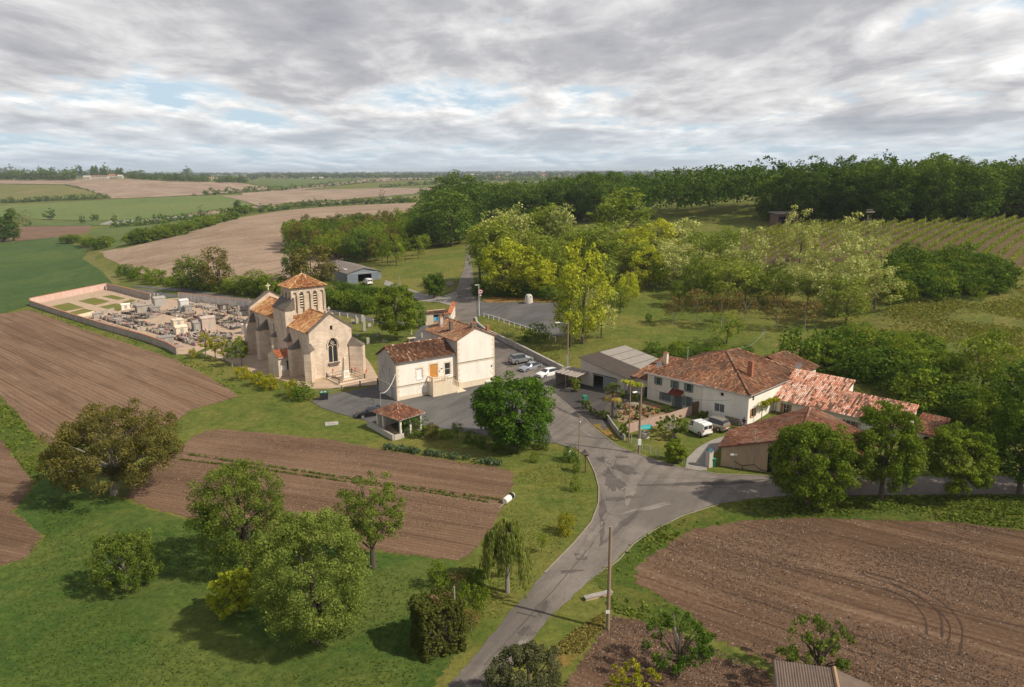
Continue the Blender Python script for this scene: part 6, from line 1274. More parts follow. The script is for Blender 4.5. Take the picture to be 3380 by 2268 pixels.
# flower pots, garden furniture
rp = random.Random(4); M_terra = plain('terracotta', (.42, .16, .08), .8); 
POTS = [(560, 700), (610, 720), (620, 790), (665, 740), (690, 800), (750, 760), (770, 775), (830, 745), (850, 700), (770, 685), (645, 760), (540, 740), (530, 800), (590, 830), (700, 715), (725, 710)]
for i, (x, y) in enumerate(POTS):
    g = G(*z4(x, y)); s = rp.uniform(.7, 1.15); t = thing('flower_pot', 'terracotta or dark pot with a small plant on the sandy garden bed', 'flower pot', g, 90, 'potted plants on the garden bed')
    MB().lathe([(.13*s, 0), (.2*s, .3*s), (.22*s, .32*s), (.16*s, .3*s)], n=9).obj('pot', M_terra if i % 3 else M_trim, t)
    m = MB()
    for k in range(26):
        a, e = rp.uniform(0, 6.28), rp.uniform(.1, 1.4); l = .3*s*rp.uniform(.5, 1.2); c = Vector((math.cos(a)*math.cos(e)*l, math.sin(a)*math.cos(e)*l, .32*s+math.sin(e)*l))
        u = Vector((rp.uniform(-1, 1), rp.uniform(-1, 1), rp.uniform(-1, 1))).normalized()*.08; v = u.orthogonal().normalized()*.06; m.add([c-u, c-v, c+u, c+v], [(0, 1, 2, 3)], 0, rp.random())
    m.obj('plant', plain('pot_plant_%d' % (i % 3), [(.10, .16, .03), (.30, .24, .03), (.40, .06, .04)][i % 3], .8) if i < 3 else bpy.data.materials['pot_plant_%d' % (i % 3)], t)
t = thing('garden_table', 'weathered garden table among the flower pots under the yellow pergola', 'table', G(*z4(640, 680)), 60); MB().lathe([(.7, .7), (.7, .75)], n=16).obj('table_top', M_woodg, t); MB().tube([(0, 0, 0), (0, 0, .7)], .06).obj('leg', M_woodg, t)
for i, (x, y, l) in enumerate(((560, 695, 'red garden chair left of the weathered table'), (690, 690, 'red garden chair right of the weathered table'))):
    t = thing('garden_chair', l, 'chair', G(*z4(x, y)), 60+i*180); MB().bx(-.22, .22, -.22, .22, .42, .46).obj('seat', M_terra, t); MB().bx(-.24, -.2, -.22, .22, .46, .95).obj('backrest', M_terra, t)
    for a in (-.19, .19):
        for b in (-.19, .19): MB().bx(a-.02, a+.02, b-.02, b+.02, 0, .42).obj('leg', M_terra, t)
# vineyard platform pole and old stone cabin
g = GD(1978, 521); t = thing('lookout_mast', 'wooden double mast with a small platform standing in the vineyard', 'mast', g); z = zat(g, D(0, 478)[1])-g[2]
MB().tube([(0, 0, 0), (0, 0, z*.7)], .16, 6).obj('post', M_woodg, t); MB().tube([(.5, 0, 0), (.6, 0, z)], .1, 6).obj('post', M_wood, t); MB().bx(-.6, 1.6, -.4, .4, z-.9, z-.5).obj('platform', M_woodg, t); MB().bx(-.5, 1.2, -.3, .3, z-.15, z).obj('top_board', M_woodg, t)
g = G(*zv(500, 612)); t = thing('vineyard_cabin', 'old stone and wood cabin with a sloping roof at the edge of the vineyard', 'cabin', g, 80); h1 = zat(g, zv(0, 535)[1])-g[2]
w = MB(); P = wall(w, (-4.6, 0), (1, 0), [(0, -1), (8.8, -1), (8.8, h1), (0, h1-.3)], [rect(1.7, 0, 2.6, h1-1)], .3); wall(w, (4.2, 0), (0, 1), [(0, -1), (5, -1), (5, h1), (0, h1)]); wall(w, (-4.6, 5), (0, -1), [(0, -1), (5, -1), (5, h1-.3), (0, h1-.3)]); w.obj('wall', stained('rubble', (.24, .15, .12), (.10, .08, .07), .7, 1.2, .95, (.5, .3)), t)
m = MB(); m.bx(-4.3, -1.4, .35, .5, -1, h1-.5); m.obj('dark_doorway', M_black, t); m = MB(); m.add([(-5.1, -.5, h1-.25), (4.8, -.5, h1+.15), (4.8, 5.4, h1+.5), (-5.1, 5.4, h1+.1), (-5.1, -.5, h1-.05), (4.8, -.5, h1+.35), (4.8, 5.4, h1+.7), (-5.1, 5.4, h1+.3)], [(3, 2, 1, 0), (4, 5, 6, 7), (0, 1, 5, 4), (1, 2, 6, 5), (2, 3, 7, 6), (3, 0, 4, 7)]); m.obj('roof', M_woodg, t)
# ------------------------------------------------------------ person in the yard
def person():
    g = G(*z4(1722, 878)); t = thing('person', 'person in a purple top and blue trousers bending by the white farmhouse corner', 'person', g, 200)
    def skin(name, verts, edges, rad, mt, sub=2, root=0):
        me = bpy.data.meshes.new(name); me.from_pydata(verts, edges, []); o = bpy.data.objects.new(name, me); COL.objects.link(o); o.modifiers.new('skin', 'SKIN'); s = o.modifiers.new('sub', 'SUBSURF'); s.levels = s.render_levels = sub
        for i, r in enumerate(rad): me.skin_vertices[0].data[i].radius = (r, r)
        me.skin_vertices[0].data[root].use_root = True; me.materials.append(mt); return o
    V = [(0, 0, .92), (.05, 0, 1.08), (.14, 0, 1.25), (.24, 0, 1.38), (.29, 0, 1.45), (.36, 0, 1.55), (.40, 0, 1.62),
         (-.02, .10, .86), (.03, .11, .47), (-.03, .12, .06), (.12, .13, .03), (-.02, -.10, .86), (.05, -.11, .47), (.0, -.12, .06), (.15, -.13, .03),
         (.20, .19, 1.34), (.30, .24, 1.08), (.45, .20, .90), (.52, .18, .84), (.20, -.19, 1.34), (.32, -.24, 1.08), (.47, -.18, .92), (.54, -.16, .86)]
    E_ = [(0, 1), (1, 2), (2, 3), (3, 4), (4, 5), (5, 6), (0, 7), (7, 8), (8, 9), (9, 10), (0, 11), (11, 12), (12, 13), (13, 14), (3, 15), (15, 16), (16, 17), (17, 18), (3, 19), (19, 20), (20, 21), (21, 22)]
    Rr = [.15, .14, .16, .13, .06, .095, .08, .10, .07, .05, .045, .10, .07, .05, .045, .07, .05, .037, .033, .07, .05, .037, .033]
    sk = plain('skin', (.52, .32, .23), .6, 0, .05); b = skin('body', V, E_, Rr, sk); b.parent = t
    for hnd, q in ((18, .18), (22, -.16)):
        for f in range(5):
            a = V[hnd]; o_ = (f-1.5)*.02; l = (.075, .085, .08, .065, .05)[f]
            if f < 4: vv = [a, (a[0]+.05, a[1]+o_, a[2]-.03), (a[0]+.05+l*.5, a[1]+o_, a[2]-.05-l*.4)]
            else: vv = [a, (a[0]+.02, a[1]-.04*np.sign(q), a[2]-.02), (a[0]+.06, a[1]-.055*np.sign(q), a[2]-.04)]
            skin('finger', vv, [(0, 1), (1, 2)], [.012, .010, .008], sk, 1).parent = t
    c = [tuple(v) for v in V]
    skin('top', [c[0], c[1], c[2], c[3], c[4], c[15], c[16], c[17], c[19], c[20], c[21]], [(0, 1), (1, 2), (2, 3), (3, 4), (3, 5), (5, 6), (6, 7), (3, 8), (8, 9), (9, 10)], [.165, .16, .18, .15, .08, .085, .065, .05, .085, .065, .05], plain('purple_cloth', (.10, .03, .09), .9)).parent = t
    skin('trousers', [c[0], c[7], c[8], c[9], c[11], c[12], c[13]], [(0, 1), (1, 2), (2, 3), (0, 4), (4, 5), (5, 6)], [.165, .12, .085, .075, .12, .085, .075], plain('denim', (.07, .10, .20), .9)).parent = t
    m = MB(); m.lathe([(.02, .13), (.08, .10), (.108, .03), (.105, -.03), (.07, -.08)], n=12); h_ = m.obj('hair', plain('dark_hair', (.03, .02, .015), .8), t, 60); h_.location = (.355, 0, 1.61); h_.rotation_euler = (0, R(20), 0)
    for y in (-.035, .035): MB().lathe([(.002, -.014), (.013, 0), (.002, .014)], (.468, y, 1.575), 8).obj('eye', M_black, t)
    MB().lathe([(.018, -.02), (.012, .02), (.002, .03)], (.485, 0, 1.54), 6).obj('nose', sk, t); MB().box((.475, 0, 1.505), (.01, .045, .012)).obj('mouth', M_terra, t)
    for y in (-.1, .1): MB().lathe([(.005, -.03), (.022, 0), (.005, .03)], (.37, y, 1.56), 6).obj('ear', sk, t)
person()
t, z, g = pole(z3(243, 1150), z3(0, 932)[1], 'thin pole rising behind the tiled shelter with a pale cable to the town hall', .05, M_zinc)
a = Vector(tuple(g))+Vector((0, 0, z)); b = Vector(tuple(G(1311.4, 1325)))+Vector((-.1, .1, 4.6)); m = MB(); m.tube([a+(b-a)*q+Vector((0, 0, -1.0*4*q*(1-q))) for q in np.linspace(0, 1, 9)], .035, 5); tag(m.obj('overhead_cable', M_white), 'pale sagging cable from the thin pole to the town hall corner', 'cable')
# ------------------------------------------------------------ cemetery
Z2 = lambda p: z2(*p)
idf = lambda a, b: (a, b)
sheet('cemetery_gravel', [Z2(p) for p in [(70, 262), (818, 105), (1040, 160), (1250, 215), (1530, 190), (2225, 240), (2270, 420), (2230, 560), (2080, 600), (1760, 700), (1640, 760), (1520, 748), (1420, 690), (1200, 612), (800, 500), (480, 402)]], M_gravel, 1, fn=idf, step=20)
M_lawn = grassmat('cemetery_lawn', (.115, .135, .03), (.15, .155, .038), (.20, .17, .05), .2, 3.5, None, 0, .1)
for q in ([(270, 276), (440, 240), (592, 290), (405, 324)], [(448, 336), (592, 298), (712, 326), (500, 376)], [(528, 224), (692, 190), (850, 226), (702, 266)], [(738, 282), (905, 246), (985, 262), (975, 290), (930, 326)], [(768, 178), (868, 163), (1004, 198), (920, 212)], [(960, 240), (1060, 205), (1110, 215), (1040, 250)]):
    sheet('cemetery_lawn', [Z2(p) for p in q], M_lawn, 3, fn=idf, step=20)
sheet('lane_gravel', [Z2(p) for p in [(1050, 100), (1230, 110), (1520, 165), (1480, 190), (1280, 175), (1150, 165), (1040, 140)]], M_park, 2, fn=idf, step=20)
M_pinkw = stained('pink_render', (.55, .33, .27), (.62, .56, .50), .8, 1.6); M_gw = stained('cemetery_wall', (.44, .38, .33), (.20, .17, .14), .8, .9)
M_tc = plain('tile_coping', (.40, .19, .11), .9, 0, .25, 3.)
wallrun('cemetery_wall', 'pink plastered back wall of the cemetery with tiled top, by the green wheat', [(60, 262), (440, 182), (820, 104)], lambda a, b: z2(a, b), .35, 2.1, M_pinkw, M_tc, step=60)
wallrun('cemetery_wall', 'long grey cemetery wall along the ploughed field on the left', [(60, 264), (270, 336), (480, 404), (800, 503), (1200, 616), (1420, 695), (1515, 752)], lambda a, b: z2(a, b), .35, 1.5, M_gw, M_tc, step=60)
wallrun('cemetery_wall', 'dark stained cemetery wall section at the far corner of the lawns', [(822, 108), (930, 130), (1045, 160), (1150, 190), (1255, 215)], lambda a, b: z2(a, b), .35, 2.0, M_gw, M_tc, step=60)
wallrun('cemetery_wall', 'stained white cemetery wall behind the tombs up to the church', [(1530, 205), (1700, 225), (1900, 250), (2080, 275), (2240, 300)], lambda a, b: z2(a, b), .4, 2.1, stained('stained_white_wall', (.78, .74, .70), (.20, .17, .15), .8, 1.2), M_tc, step=60)
wallrun('inner_wall', 'low cream inner wall between lawns and graves', [(485, 400), (590, 376), (690, 352)], lambda a, b: z2(a, b), .3, .9, M_quoin, None, step=60)
wallrun('inner_wall', 'grey inner wall below the lawn joining the small white gateway', [(780, 356), (890, 325)], lambda a, b: z2(a, b), .3, 1.1, M_gw, None, step=60)
wallrun('inner_wall', 'inner wall right of the white gateway toward the cross tomb', [(1050, 290), (1160, 262), (1255, 240)], lambda a, b: z2(a, b), .3, 1.1, M_gw, None, step=60)
wallrun('ossuary_wall', 'old arched wall segment at the right end of the white cemetery wall', [(2225, 300), (2248, 375)], lambda a, b: z2(a, b), .4, 2.9, M_render, M_dstone, step=40)
MG = [stained('granite_grey', (.30, .275, .25), (.13, .12, .11), .3, 2.), stained('granite_dark', (.065, .055, .05), (.14, .13, .12), .3, 2.), stained('marble_white', (.42, .37, .32), (.18, .16, .14), .4, 2.), stained('stone_pale', (.36, .28, .22), (.15, .13, .11), .7, 2.), stained('stone_black', (.15, .115, .09), (.06, .05, .05), .7, 2.), stained('granite_pink', (.40, .26, .24), (.2, .15, .14), .4, 2.)]
M_fl = [plain('flower_%d' % i, c, .8) for i, c in enumerate([(.38, .07, .09), (.42, .32, .30), (.36, .26, .07), (.05, .09, .03)])]
GK = ['grey granite grave with an upright headstone', 'dark polished grave with an upright headstone', 'white marble grave with a low headstone', 'pale weathered stone grave with a cross', 'blackened old stone grave slab', 'pinkish granite grave with an upright headstone']
rg = random.Random(21); GM = []
for k in range(6):
    slab = MB(); slab.bx(-.5, .5, -1.05, 1.05, 0, .16); slab.prism([(-.42, -.95), (.42, -.95), (.42, .85), (-.42, .85)], .162, .30 if k != 4 else .24)
    hs = MB()
    if k in (0, 1, 5): hs.prism([(-.42, .88), (.42, .88), (.42, 1.02), (-.42, 1.02)], .162, [.66, .56, .56, .66] if k == 0 else [.6]*4)
    elif k == 2: hs.add([(x, y, z) for y in (.88, 1.02) for x, z in ((-.4, .162), (.4, .162), (.4, .42), (.2, .6), (-.2, .6), (-.4, .42))], [(0, 1, 2, 3, 4, 5), (11, 10, 9, 8, 7, 6)]+[(i, 6+i, 6+(i+1) % 6, (i+1) % 6) for i in range(6)])
    elif k == 3: hs.bx(-.07, .07, .9, 1.0, .162, 1.0); hs.bx(-.26, .26, .9-.003, 1.003, .66, .78)
    else: hs.bx(-.2, .2, .85, 1.0, .162, .6)
    fl = MB()
    for j in range(5):
        x, y = rg.uniform(-.32, .32), rg.uniform(-.7, .7); fl.lathe([(.05, 0), (.11, .1), (.09, .2), (.02, .25)], (x, y, .30 if k != 4 else .24), 6)
    tmp = []
    for nm, mb_, mt in (('slab', slab, MG[k]), ('headstone', hs, MG[k] if k != 3 else MG[2])):
        o = mb_.obj(nm, mt); tmp.append((nm, o.data)); bpy.data.objects.remove(o)
    GM.append(tmp)
FLM = []
for j in range(4):
    m = MB()
    for q in range(3): m.lathe([(.05, 0), (.12, .1), (.10, .2), (.02, .27)], (rg.uniform(-.1, .1), rg.uniform(-.12, .12), 0), 6)
    m = MB().lathe([(.07, 0), (.16, .12), (.14, .26), (.03, .33)], n=7); o = m.obj('flowers', M_fl[j]); FLM.append(o.data); bpy.data.objects.remove(o)
GRAVES = []
def grave(p, rot, k, s=1.): GRAVES.append((p, rot, k, s))
def grave_thing(p, rot, k, s):
    t = thing('grave', GK[k]+' in the cemetery rows', 'grave', p, rz=rot, group='graves: '+GK[k]); t.scale = (s, s, s*rg.uniform(.9, 1.15))
    for nm, d in GM[k]: o = bpy.data.objects.new(nm, d); COL.objects.link(o); o.parent = t
    for _ in range(rg.choice((0, 0, 1, 1))):
        o = bpy.data.objects.new('flowers', FLM[rg.randrange(4)]); COL.objects.link(o); o.parent = t; o.location = (rg.uniform(-.3, .3), rg.uniform(-.6, .6), .29)
M_bed = plain('grave_bed_earth', (.17, .125, .085), .95, 0, .4, .9, .04)
def block(q, w, skip=.03, sx=1.22, sy=2.25):
    A, B, C_, D_ = [G(*Z2(p)) for p in q]
    sheet('grave_plot', [tuple(p[:2]) for p in (A, B, C_, D_)], M_bed, 3, world=True)
    nu = max(1, int(round(np.hypot(*(B-A)[:2])/sx))); nv = max(1, int(round(np.hypot(*(D_-A)[:2])/sy)))
    ax = (B-A)[:2]; rot = math.atan2(ax[1], ax[0])
    for i in range(nu):
        for j in range(nv):
            if rg.random() < skip: continue
            u, v = (i+.5)/nu, (j+.5)/nv; p = A*(1-u)*(1-v)+B*u*(1-v)+C_*u*v+D_*(1-u)*v; p = p+np.array([rg.uniform(-.12, .12), rg.uniform(-.15, .15), 0]); p[2] = float(hz(p[0], p[1]))
            k = rg.choices(range(6), w)[0]; grave(p, rot+(0 if j % 2 else math.pi)+rg.uniform(-.06, .06), k, rg.uniform(1.0, 1.25))
block([(640, 432), (1480, 690), (1580, 676), (740, 412)], [5, 4, 2, 2, 1, 2], .05, 1.3, 2.5)
block([(765, 398), (1150, 510), (1275, 462), (900, 350)], [3, 3, 2, 3, 3, 1])
block([(960, 345), (1260, 395), (1420, 330), (1150, 300)], [2, 2, 2, 4, 3, 1], .3)
block([(1220, 515), (1740, 668), (1765, 610), (1400, 458)], [2, 2, 2, 4, 4, 1])
block([(1630, 425), (1860, 450), (2000, 365), (1790, 340)], [1, 4, 1, 3, 4, 1], .1)
block([(1890, 445), (2070, 512), (2225, 440), (2100, 385)], [1, 2, 3, 4, 3, 1], .1)
block([(1700, 285), (2180, 375), (2200, 335), (1720, 255)], [1, 1, 3, 4, 3, 0], .2)
block([(1560, 575), (1960, 640), (2050, 560), (1700, 530)], [2, 3, 2, 3, 4, 1], .15)
block([(1020, 265), (1110, 290), (1190, 260), (1100, 235)], [3, 3, 1, 3, 3, 0])
block([(1600, 268), (1700, 285), (1720, 250), (1640, 240)], [1, 2, 1, 3, 4, 0])
block([(1290, 330), (1600, 400), (1700, 350), (1500, 300)], [1, 2, 2, 4, 4, 0], .25)
def tomb(px, h_, w, d, z, mt, label, rot=50, roof='gable', cross=False):
    g = G(*Z2(px)); t = thing('family_tomb', label, 'tomb', g, rot, 'family tombs in the cemetery'); m = MB(); m.bx(-w/2, w/2, -d/2, d/2, -.2, z); m.bx(-w/2-.12, w/2+.12, -d/2-.12, d/2+.12, -.2, .25); m.obj('body', mt, t)
    m = MB(); a, b = w/2+.12, d/2+.12
    if roof == 'gable': m.add([(-a, -b, z), (a, -b, z), (a, b, z), (-a, b, z), (-a, 0, z+.45), (a, 0, z+.45)], [(3, 2, 1, 0), (0, 1, 5, 4), (2, 3, 4, 5), (1, 2, 5), (3, 0, 4)])
    else: m.bx(-a, a, -b, b, z+.002, z+.16)
    m.obj('roof', mt, t)
    m = MB(); m.bx(w/2, w/2+.03, -.35, .35, .3, z-.25) if rot > 90 else m.bx(-.35, .35, -d/2-.03, -d/2, .3, min(z-.2, 1.9)); m.obj('door_panel', M_conc, t)
    if cross: c = MB(); c.bx(-.06, .06, -.06, .06, z+.3, z+1.3); c.bx(-.3, .3, -.055, .055, z+.85, z+.98); c.obj('cross', mt, t)
tomb((1580, 318), 0, 2.2, 2.6, 3.0, stained('chapel_white', (.60, .59, .57), (.36, .34, .31), .3), 'tall bright white tomb chapel in the middle back of the cemetery', 50)
tomb((1620, 328), 0, 1.9, 1.8, 1.6, MG[0], 'grey box tomb directly in front of the bright white chapel', 50, 'flat')
tomb((1335, 275), 0, 3.0, 3.2, 2.6, M_conc, 'large grey tomb chapel topped by a cross near the inner wall', 50, cross=True)
tomb((1190, 330), 0, 4.2, 2.6, 2.0, M_gw, 'wide low dark mausoleum left of the cross topped chapel', 50, 'flat')
tomb((1290, 325), 0, 2.6, 2., 1.3, MG[0], 'grey flat topped tomb right of the wide mausoleum', 50, 'flat')
tomb((1520, 478), 0, 2.5, 2.4, 1.9, M_quoin, 'cream tomb with flat top and small cross in mid cemetery', 50, 'flat', True)
tomb((1550, 555), 0, 2.6, 2.4, 2.0, M_quoin, 'cream tomb nearer the field, in front of the flat topped cream one', 50)
tomb((1815, 500), 0, 3.2, 2.6, 2.9, stained('tomb_pink', (.52, .41, .35), (.25, .2, .17), .5), 'largest pinkish cream tomb with a cross, above the pollarded limes', 50, cross=True)
tomb((1705, 520), 0, 1.6, 2., 2.2, MG[0], 'narrow grey tomb left of the largest pinkish one', 50)
tomb((1400, 638), 0, 3., 2.2, 1.5, MG[0], 'long grey granite family tomb beside the left wall path', 50, 'flat')
tomb((725, 392), 0, 2.0, 1.6, 1.4, M_gw, 'small grey walled tomb at the lawn corner', 50, 'flat')
tomb((1005, 305), 0, 2.2, .6, 1.4, M_render, 'little white gateway block with a dark opening beside the lawn', 50)
tomb((2200, 540), 0, 1.8, 1.6, 2.1, M_render, 'pale square tomb beside the nave buttress', 50, 'flat')
tomb((1970, 315), 0, 2.4, 1.8, 1.7, MG[4], 'dark box tomb under the white cemetery wall', 50, 'flat')
def column(px, h, label):
    t = thing('stone_column', label, 'monument', G(*Z2(px))); MB().lathe([(.35, 0), (.35, .4), (.2, .5), (.16, h-.3), (.24, h-.1), (.1, h)], n=10).obj('shaft', MG[2], t, 40); MB().bx(-.25, .25, -.05, .05, h, h+.12).obj('cap', MG[2], t)
column((2125, 372), 2.7, 'tall pale stone column near the right end of the cemetery wall'); column((1780, 355), 1.5, 'short pale column among the dark graves'); column((1290, 215), 2.2, 'pale statue like column beside the cross chapel'); column((268, 315), 1.1, 'small urn on a stand by the lawn at the left wall')
# old churchyard stones
def stele(px, fn, h, label, w=.5, cat='gravestone', cross=False):
    g = G(*fn(*px)); t = thing('old_gravestone', label, cat, g, rg.uniform(30, 70), 'old gravestones in the churchyard'); m = MB(); m.bx(-w*.8, w*.8, -.3, .3, -.2, .18); m.obj('plinth', M_dstone, t)
    m = MB(); m.prism([(-w/2, -.12), (w/2, -.12), (w/2, .12), (-w/2, .12)], .18, [h, h*.93, h*.93, h]); m.obj('stone', M_conc, t)
    if cross: m = MB(); m.bx(-.4, .4, -.07, .07, h-.05, h+.15); m.bx(-.09, .09, -.068, .068, h+.15, h+.6); m.obj('cross', M_conc, t)
for i, (p, h, l) in enumerate((((1435, 700), 1.0, 'leftmost low pale gravestone in the old churchyard'), ((1490, 705), 1.6, 'second pale gravestone from the left in the old churchyard'), ((1580, 800), 3.2, 'tallest double pale monument in the old churchyard'), ((1555, 690), 2.0, 'pale stone behind the tallest monument'), ((1625, 960), 1.6, 'single squat pillar on the grass nearest the church corner'), ((1640, 745), .9, 'low broad stone right of the tallest monument'), ((1500, 860), .6, 'low dark slab left of the squat pillar'), ((1820, 930), .6, 'low dark slab right of the squat pillar'), ((1750, 870), 1.1, 'short dark stake stone on the churchyard grass'))):
    stele(p, z1, h, l, .6 if h > 1 else .8, cross=i in (2,))
t = thing('sarcophagus', 'old stone sarcophagus lying beside the right church buttress', 'sarcophagus', G(*z1(1455, 1235)), 60); MB().bx(-1.1, 1.1, -.45, .45, .3, .95).obj('body', M_dstone, t)
m = MB(); m.add([(-1.15, -.5, .952), (1.15, -.5, .952), (1.15, .5, .952), (-1.15, .5, .952), (-1.0, 0, 1.4), (1., 0, 1.4)], [(3, 2, 1, 0), (0, 1, 5, 4), (2, 3, 4, 5), (1, 2, 5), (3, 0, 4)]); m.obj('lid', M_dstone, t)
for x in (-.8, .8): MB().bx(x-.2, x+.2, -.35, .35, 0, .3).obj('foot', M_dstone, t)
t = thing('boulder', 'large pale boulder below the clipped hedge behind the church', 'boulder', G(*z1(1405, 500)), 0); MB().lathe([(1.1, 0), (1.3, .7), (1.1, 1.5), (.5, 1.9)], n=7, sx=1.1, sy=.8).obj('rock', M_conc, t)
block([(1010, 400), (1230, 395), (1290, 375), (1100, 345)], [2, 2, 1, 3, 4, 0], .1)
block([(1420, 440), (1440, 520), (1620, 560), (1600, 470)], [2, 2, 2, 3, 3, 1], .1)
block([(1880, 620), (2060, 600), (2050, 560), (1900, 530)], [2, 2, 2, 3, 3, 1], .1)
block([(2040, 320), (2180, 345), (2190, 300), (2060, 285)], [1, 1, 2, 4, 4, 0], .1)
GRAVES.sort(key=lambda g_: math.hypot(g_[0][0], g_[0][1]))
for g_ in GRAVES[:290]: grave_thing(*g_)
m = MB()
for p, rot, k, s_ in GRAVES[290:]:
    T = Matrix.Translation(Vector([float(q) for q in p])) @ Matrix.Rotation(rot, 4, 'Z') @ Matrix.Scale(s_, 4)
    for nm, d in GM[k]: m.add([T @ v.co for v in d.vertices], [tuple(f.vertices) for f in d.polygons], 2 if (k == 3 and nm == 'headstone') else k)
if m.v: tag(m.obj('farther_graves', MG), 'small farther graves at the back of the cemetery', 'graves', kind='stuff')
# ------------------------------------------------------------ vegetation
L_dark = leafmat('leaves_dark', (0.043, 0.086, 0.012), (0.083, 0.147, 0.020), (0.151, 0.210, 0.031), .22)
L_wood = leafmat('leaves_wood', (0.049, 0.094, 0.018), (0.087, 0.149, 0.026), (0.146, 0.209, 0.035), .2, .3)
L_mid = leafmat('leaves_mid', (0.079, 0.129, 0.016), (0.140, 0.202, 0.023), (0.243, 0.288, 0.037), .28)
L_ash = leafmat('leaves_ash', (0.063, 0.101, 0.017), (0.115, 0.160, 0.026), (0.198, 0.235, 0.046), .25, .12)
L_pale = leafmat('leaves_pale', (0.096, 0.141, 0.030), (0.157, 0.208, 0.042), (0.245, 0.290, 0.070), .28, .1)
L_walnut = leafmat('leaves_walnut', (0.077, 0.078, 0.020), (0.131, 0.122, 0.031), (0.216, 0.180, 0.050), .25, .1)
L_brown = leafmat('leaves_bronze', (0.091, 0.078, 0.026), (0.156, 0.124, 0.042), (0.247, 0.182, 0.072), .28, .15)
L_acac = leafmat('leaves_acacia', (0.119, 0.176, 0.027), (0.210, 0.264, 0.039), (0.362, 0.400, 0.090), .3, .2)
L_yel = leafmat('leaves_golden', (0.223, 0.258, 0.023), (0.379, 0.408, 0.033), (0.563, 0.587, 0.063), .32, .15)
L_blos = leafmat('leaves_blossom', (0.175, 0.229, 0.062), (0.322, 0.358, 0.115), (0.702, 0.685, 0.315), .3, .15)
L_chest = leafmat('leaves_chestnut', (0.040, 0.091, 0.011), (0.075, 0.151, 0.018), (0.133, 0.227, 0.028), .28, .08)
L_lime = leafmat('leaves_lime', (0.178, 0.198, 0.014), (0.285, 0.287, 0.023), (0.474, 0.413, 0.038), .32, .1)
L_olive = leafmat('leaves_olive', (0.050, 0.062, 0.025), (0.087, 0.095, 0.042), (0.140, 0.147, 0.070), .2, .1)
L_vine = leafmat('leaves_vine', (0.127, 0.186, 0.023), (0.216, 0.273, 0.034), (0.354, 0.374, 0.057), .3, .15)
M_bark = stained('bark', (.105, .080, .060), (.045, .035, .028), .5, 2.5); M_barkp = stained('bark_pale', (.26, .235, .20), (.12, .10, .08), .5, 3.)
def leafmesh(name, C_, Rd, n, size, mat_, seed, up=.45, flat=0., droop=0., sq=.8, inner=.35, shape=None):
    """C_: clump centres (k,3), Rd: clump radii (k,); n leaves in all, as folded leaf clusters"""
    rs = np.random.RandomState(seed); k = len(C_); w = Rd**2; idx = rs.choice(k, n, p=w/w.sum())
    d = rs.normal(size=(n, 3)); d[:, 2] += up*.9; d /= np.linalg.norm(d, axis=1)[:, None]
    rr = Rd[idx]*(inner+(1-inner)*rs.rand(n)**.5)*np.where(rs.rand(n) < .07, 1.35, 1.); off = d*rr[:, None]; off[:, 2] *= sq
    if droop: off[:, 2] -= droop*rs.rand(n)**1.5*Rd[idx]*2
    c = C_[idx]+off
    nr = d+rs.normal(size=(n, 3))*.65; nr[:, 2] += flat; nr /= np.linalg.norm(nr, axis=1)[:, None]
    a = np.cross(nr, rs.normal(size=(n, 3))); a /= np.linalg.norm(a, axis=1)[:, None]+1e-9; b = np.cross(nr, a)
    s = (size*(.42+1.15*rs.rand(n)**1.4))[:, None]; sa, sb = s*.5, s*.5*(.6+.5*rs.rand(n))[:, None]
    if shape == 'long':
        a = np.tile([0, 0, -1.], (n, 1))+rs.normal(size=(n, 3))*.18; a /= np.linalg.norm(a, axis=1)[:, None]; b = np.cross(nr, a); b /= np.linalg.norm(b, axis=1)[:, None]+1e-9; sa = s*.9; sb = s*.14
    j = lambda: 1+.35*(rs.rand(n)[:, None]-.5)
    v = np.stack([c-a*sa*j()-b*sb*.25, c-b*sb*j()+nr*s*.06, c+a*sa*j()+b*sb*.25, c+b*sb*j()+nr*s*.06], 1).reshape(-1, 3)
    me = bpy.data.meshes.new(name); me.vertices.add(4*n); me.vertices.foreach_set('co', v.astype(np.float32).ravel())
    me.loops.add(4*n); me.loops.foreach_set('vertex_index', np.arange(4*n, dtype=np.int32)); me.polygons.add(n); me.polygons.foreach_set('loop_start', np.arange(0, 4*n, 4, dtype=np.int32))
    me.update(calc_edges=True); cr = rs.rand(k); q = np.clip(.5*cr[idx]+.5*rs.rand(n)+.12*(off[:, 2]/(Rd[idx]+1e-9)), 0, 1)
    at = me.attributes.new('rnd', 'FLOAT', 'FACE'); at.data.foreach_set('value', q.astype(np.float32)); me.materials.append(mat_); return me
def clumps(seed, rx, ry, rz, zc_, n, cr=.24, lump=.25, shell=.5, low=-.8, cone=0.):
    rs = np.random.RandomState(seed); d = rs.normal(size=(n, 3)); d /= np.linalg.norm(d, axis=1)[:, None]; d[:, 2] = np.maximum(d[:, 2], low)
    K_ = rs.normal(size=(7, 3)); K_ /= np.linalg.norm(K_, axis=1)[:, None]; am = rs.uniform(-1, 1, 7)
    nz = (np.exp(-((d[:, None]-K_[None])**2).sum(-1)*2.2)*am).sum(1)
    r = (shell+(1-shell)*rs.rand(n)**.5)*(1+lump*.8*nz)*(.92+.16*rs.rand(n))
    hr = np.sqrt(np.maximum(1-d[:, 2]**2, 1e-4)); d[:, :2] *= ((1-np.abs(d[:, 2])**2.8)**.5/hr)[:, None]
    c = d*r[:, None]*np.array([rx, ry, rz]); 
    if cone: c[:, :2] *= np.clip(1-cone*(c[:, 2:3]/rz), .15, 1.6)
    c[:, 2] += zc_; m = (rx+ry+rz)/3; return c, m*cr*(.65+.7*rs.rand(n))
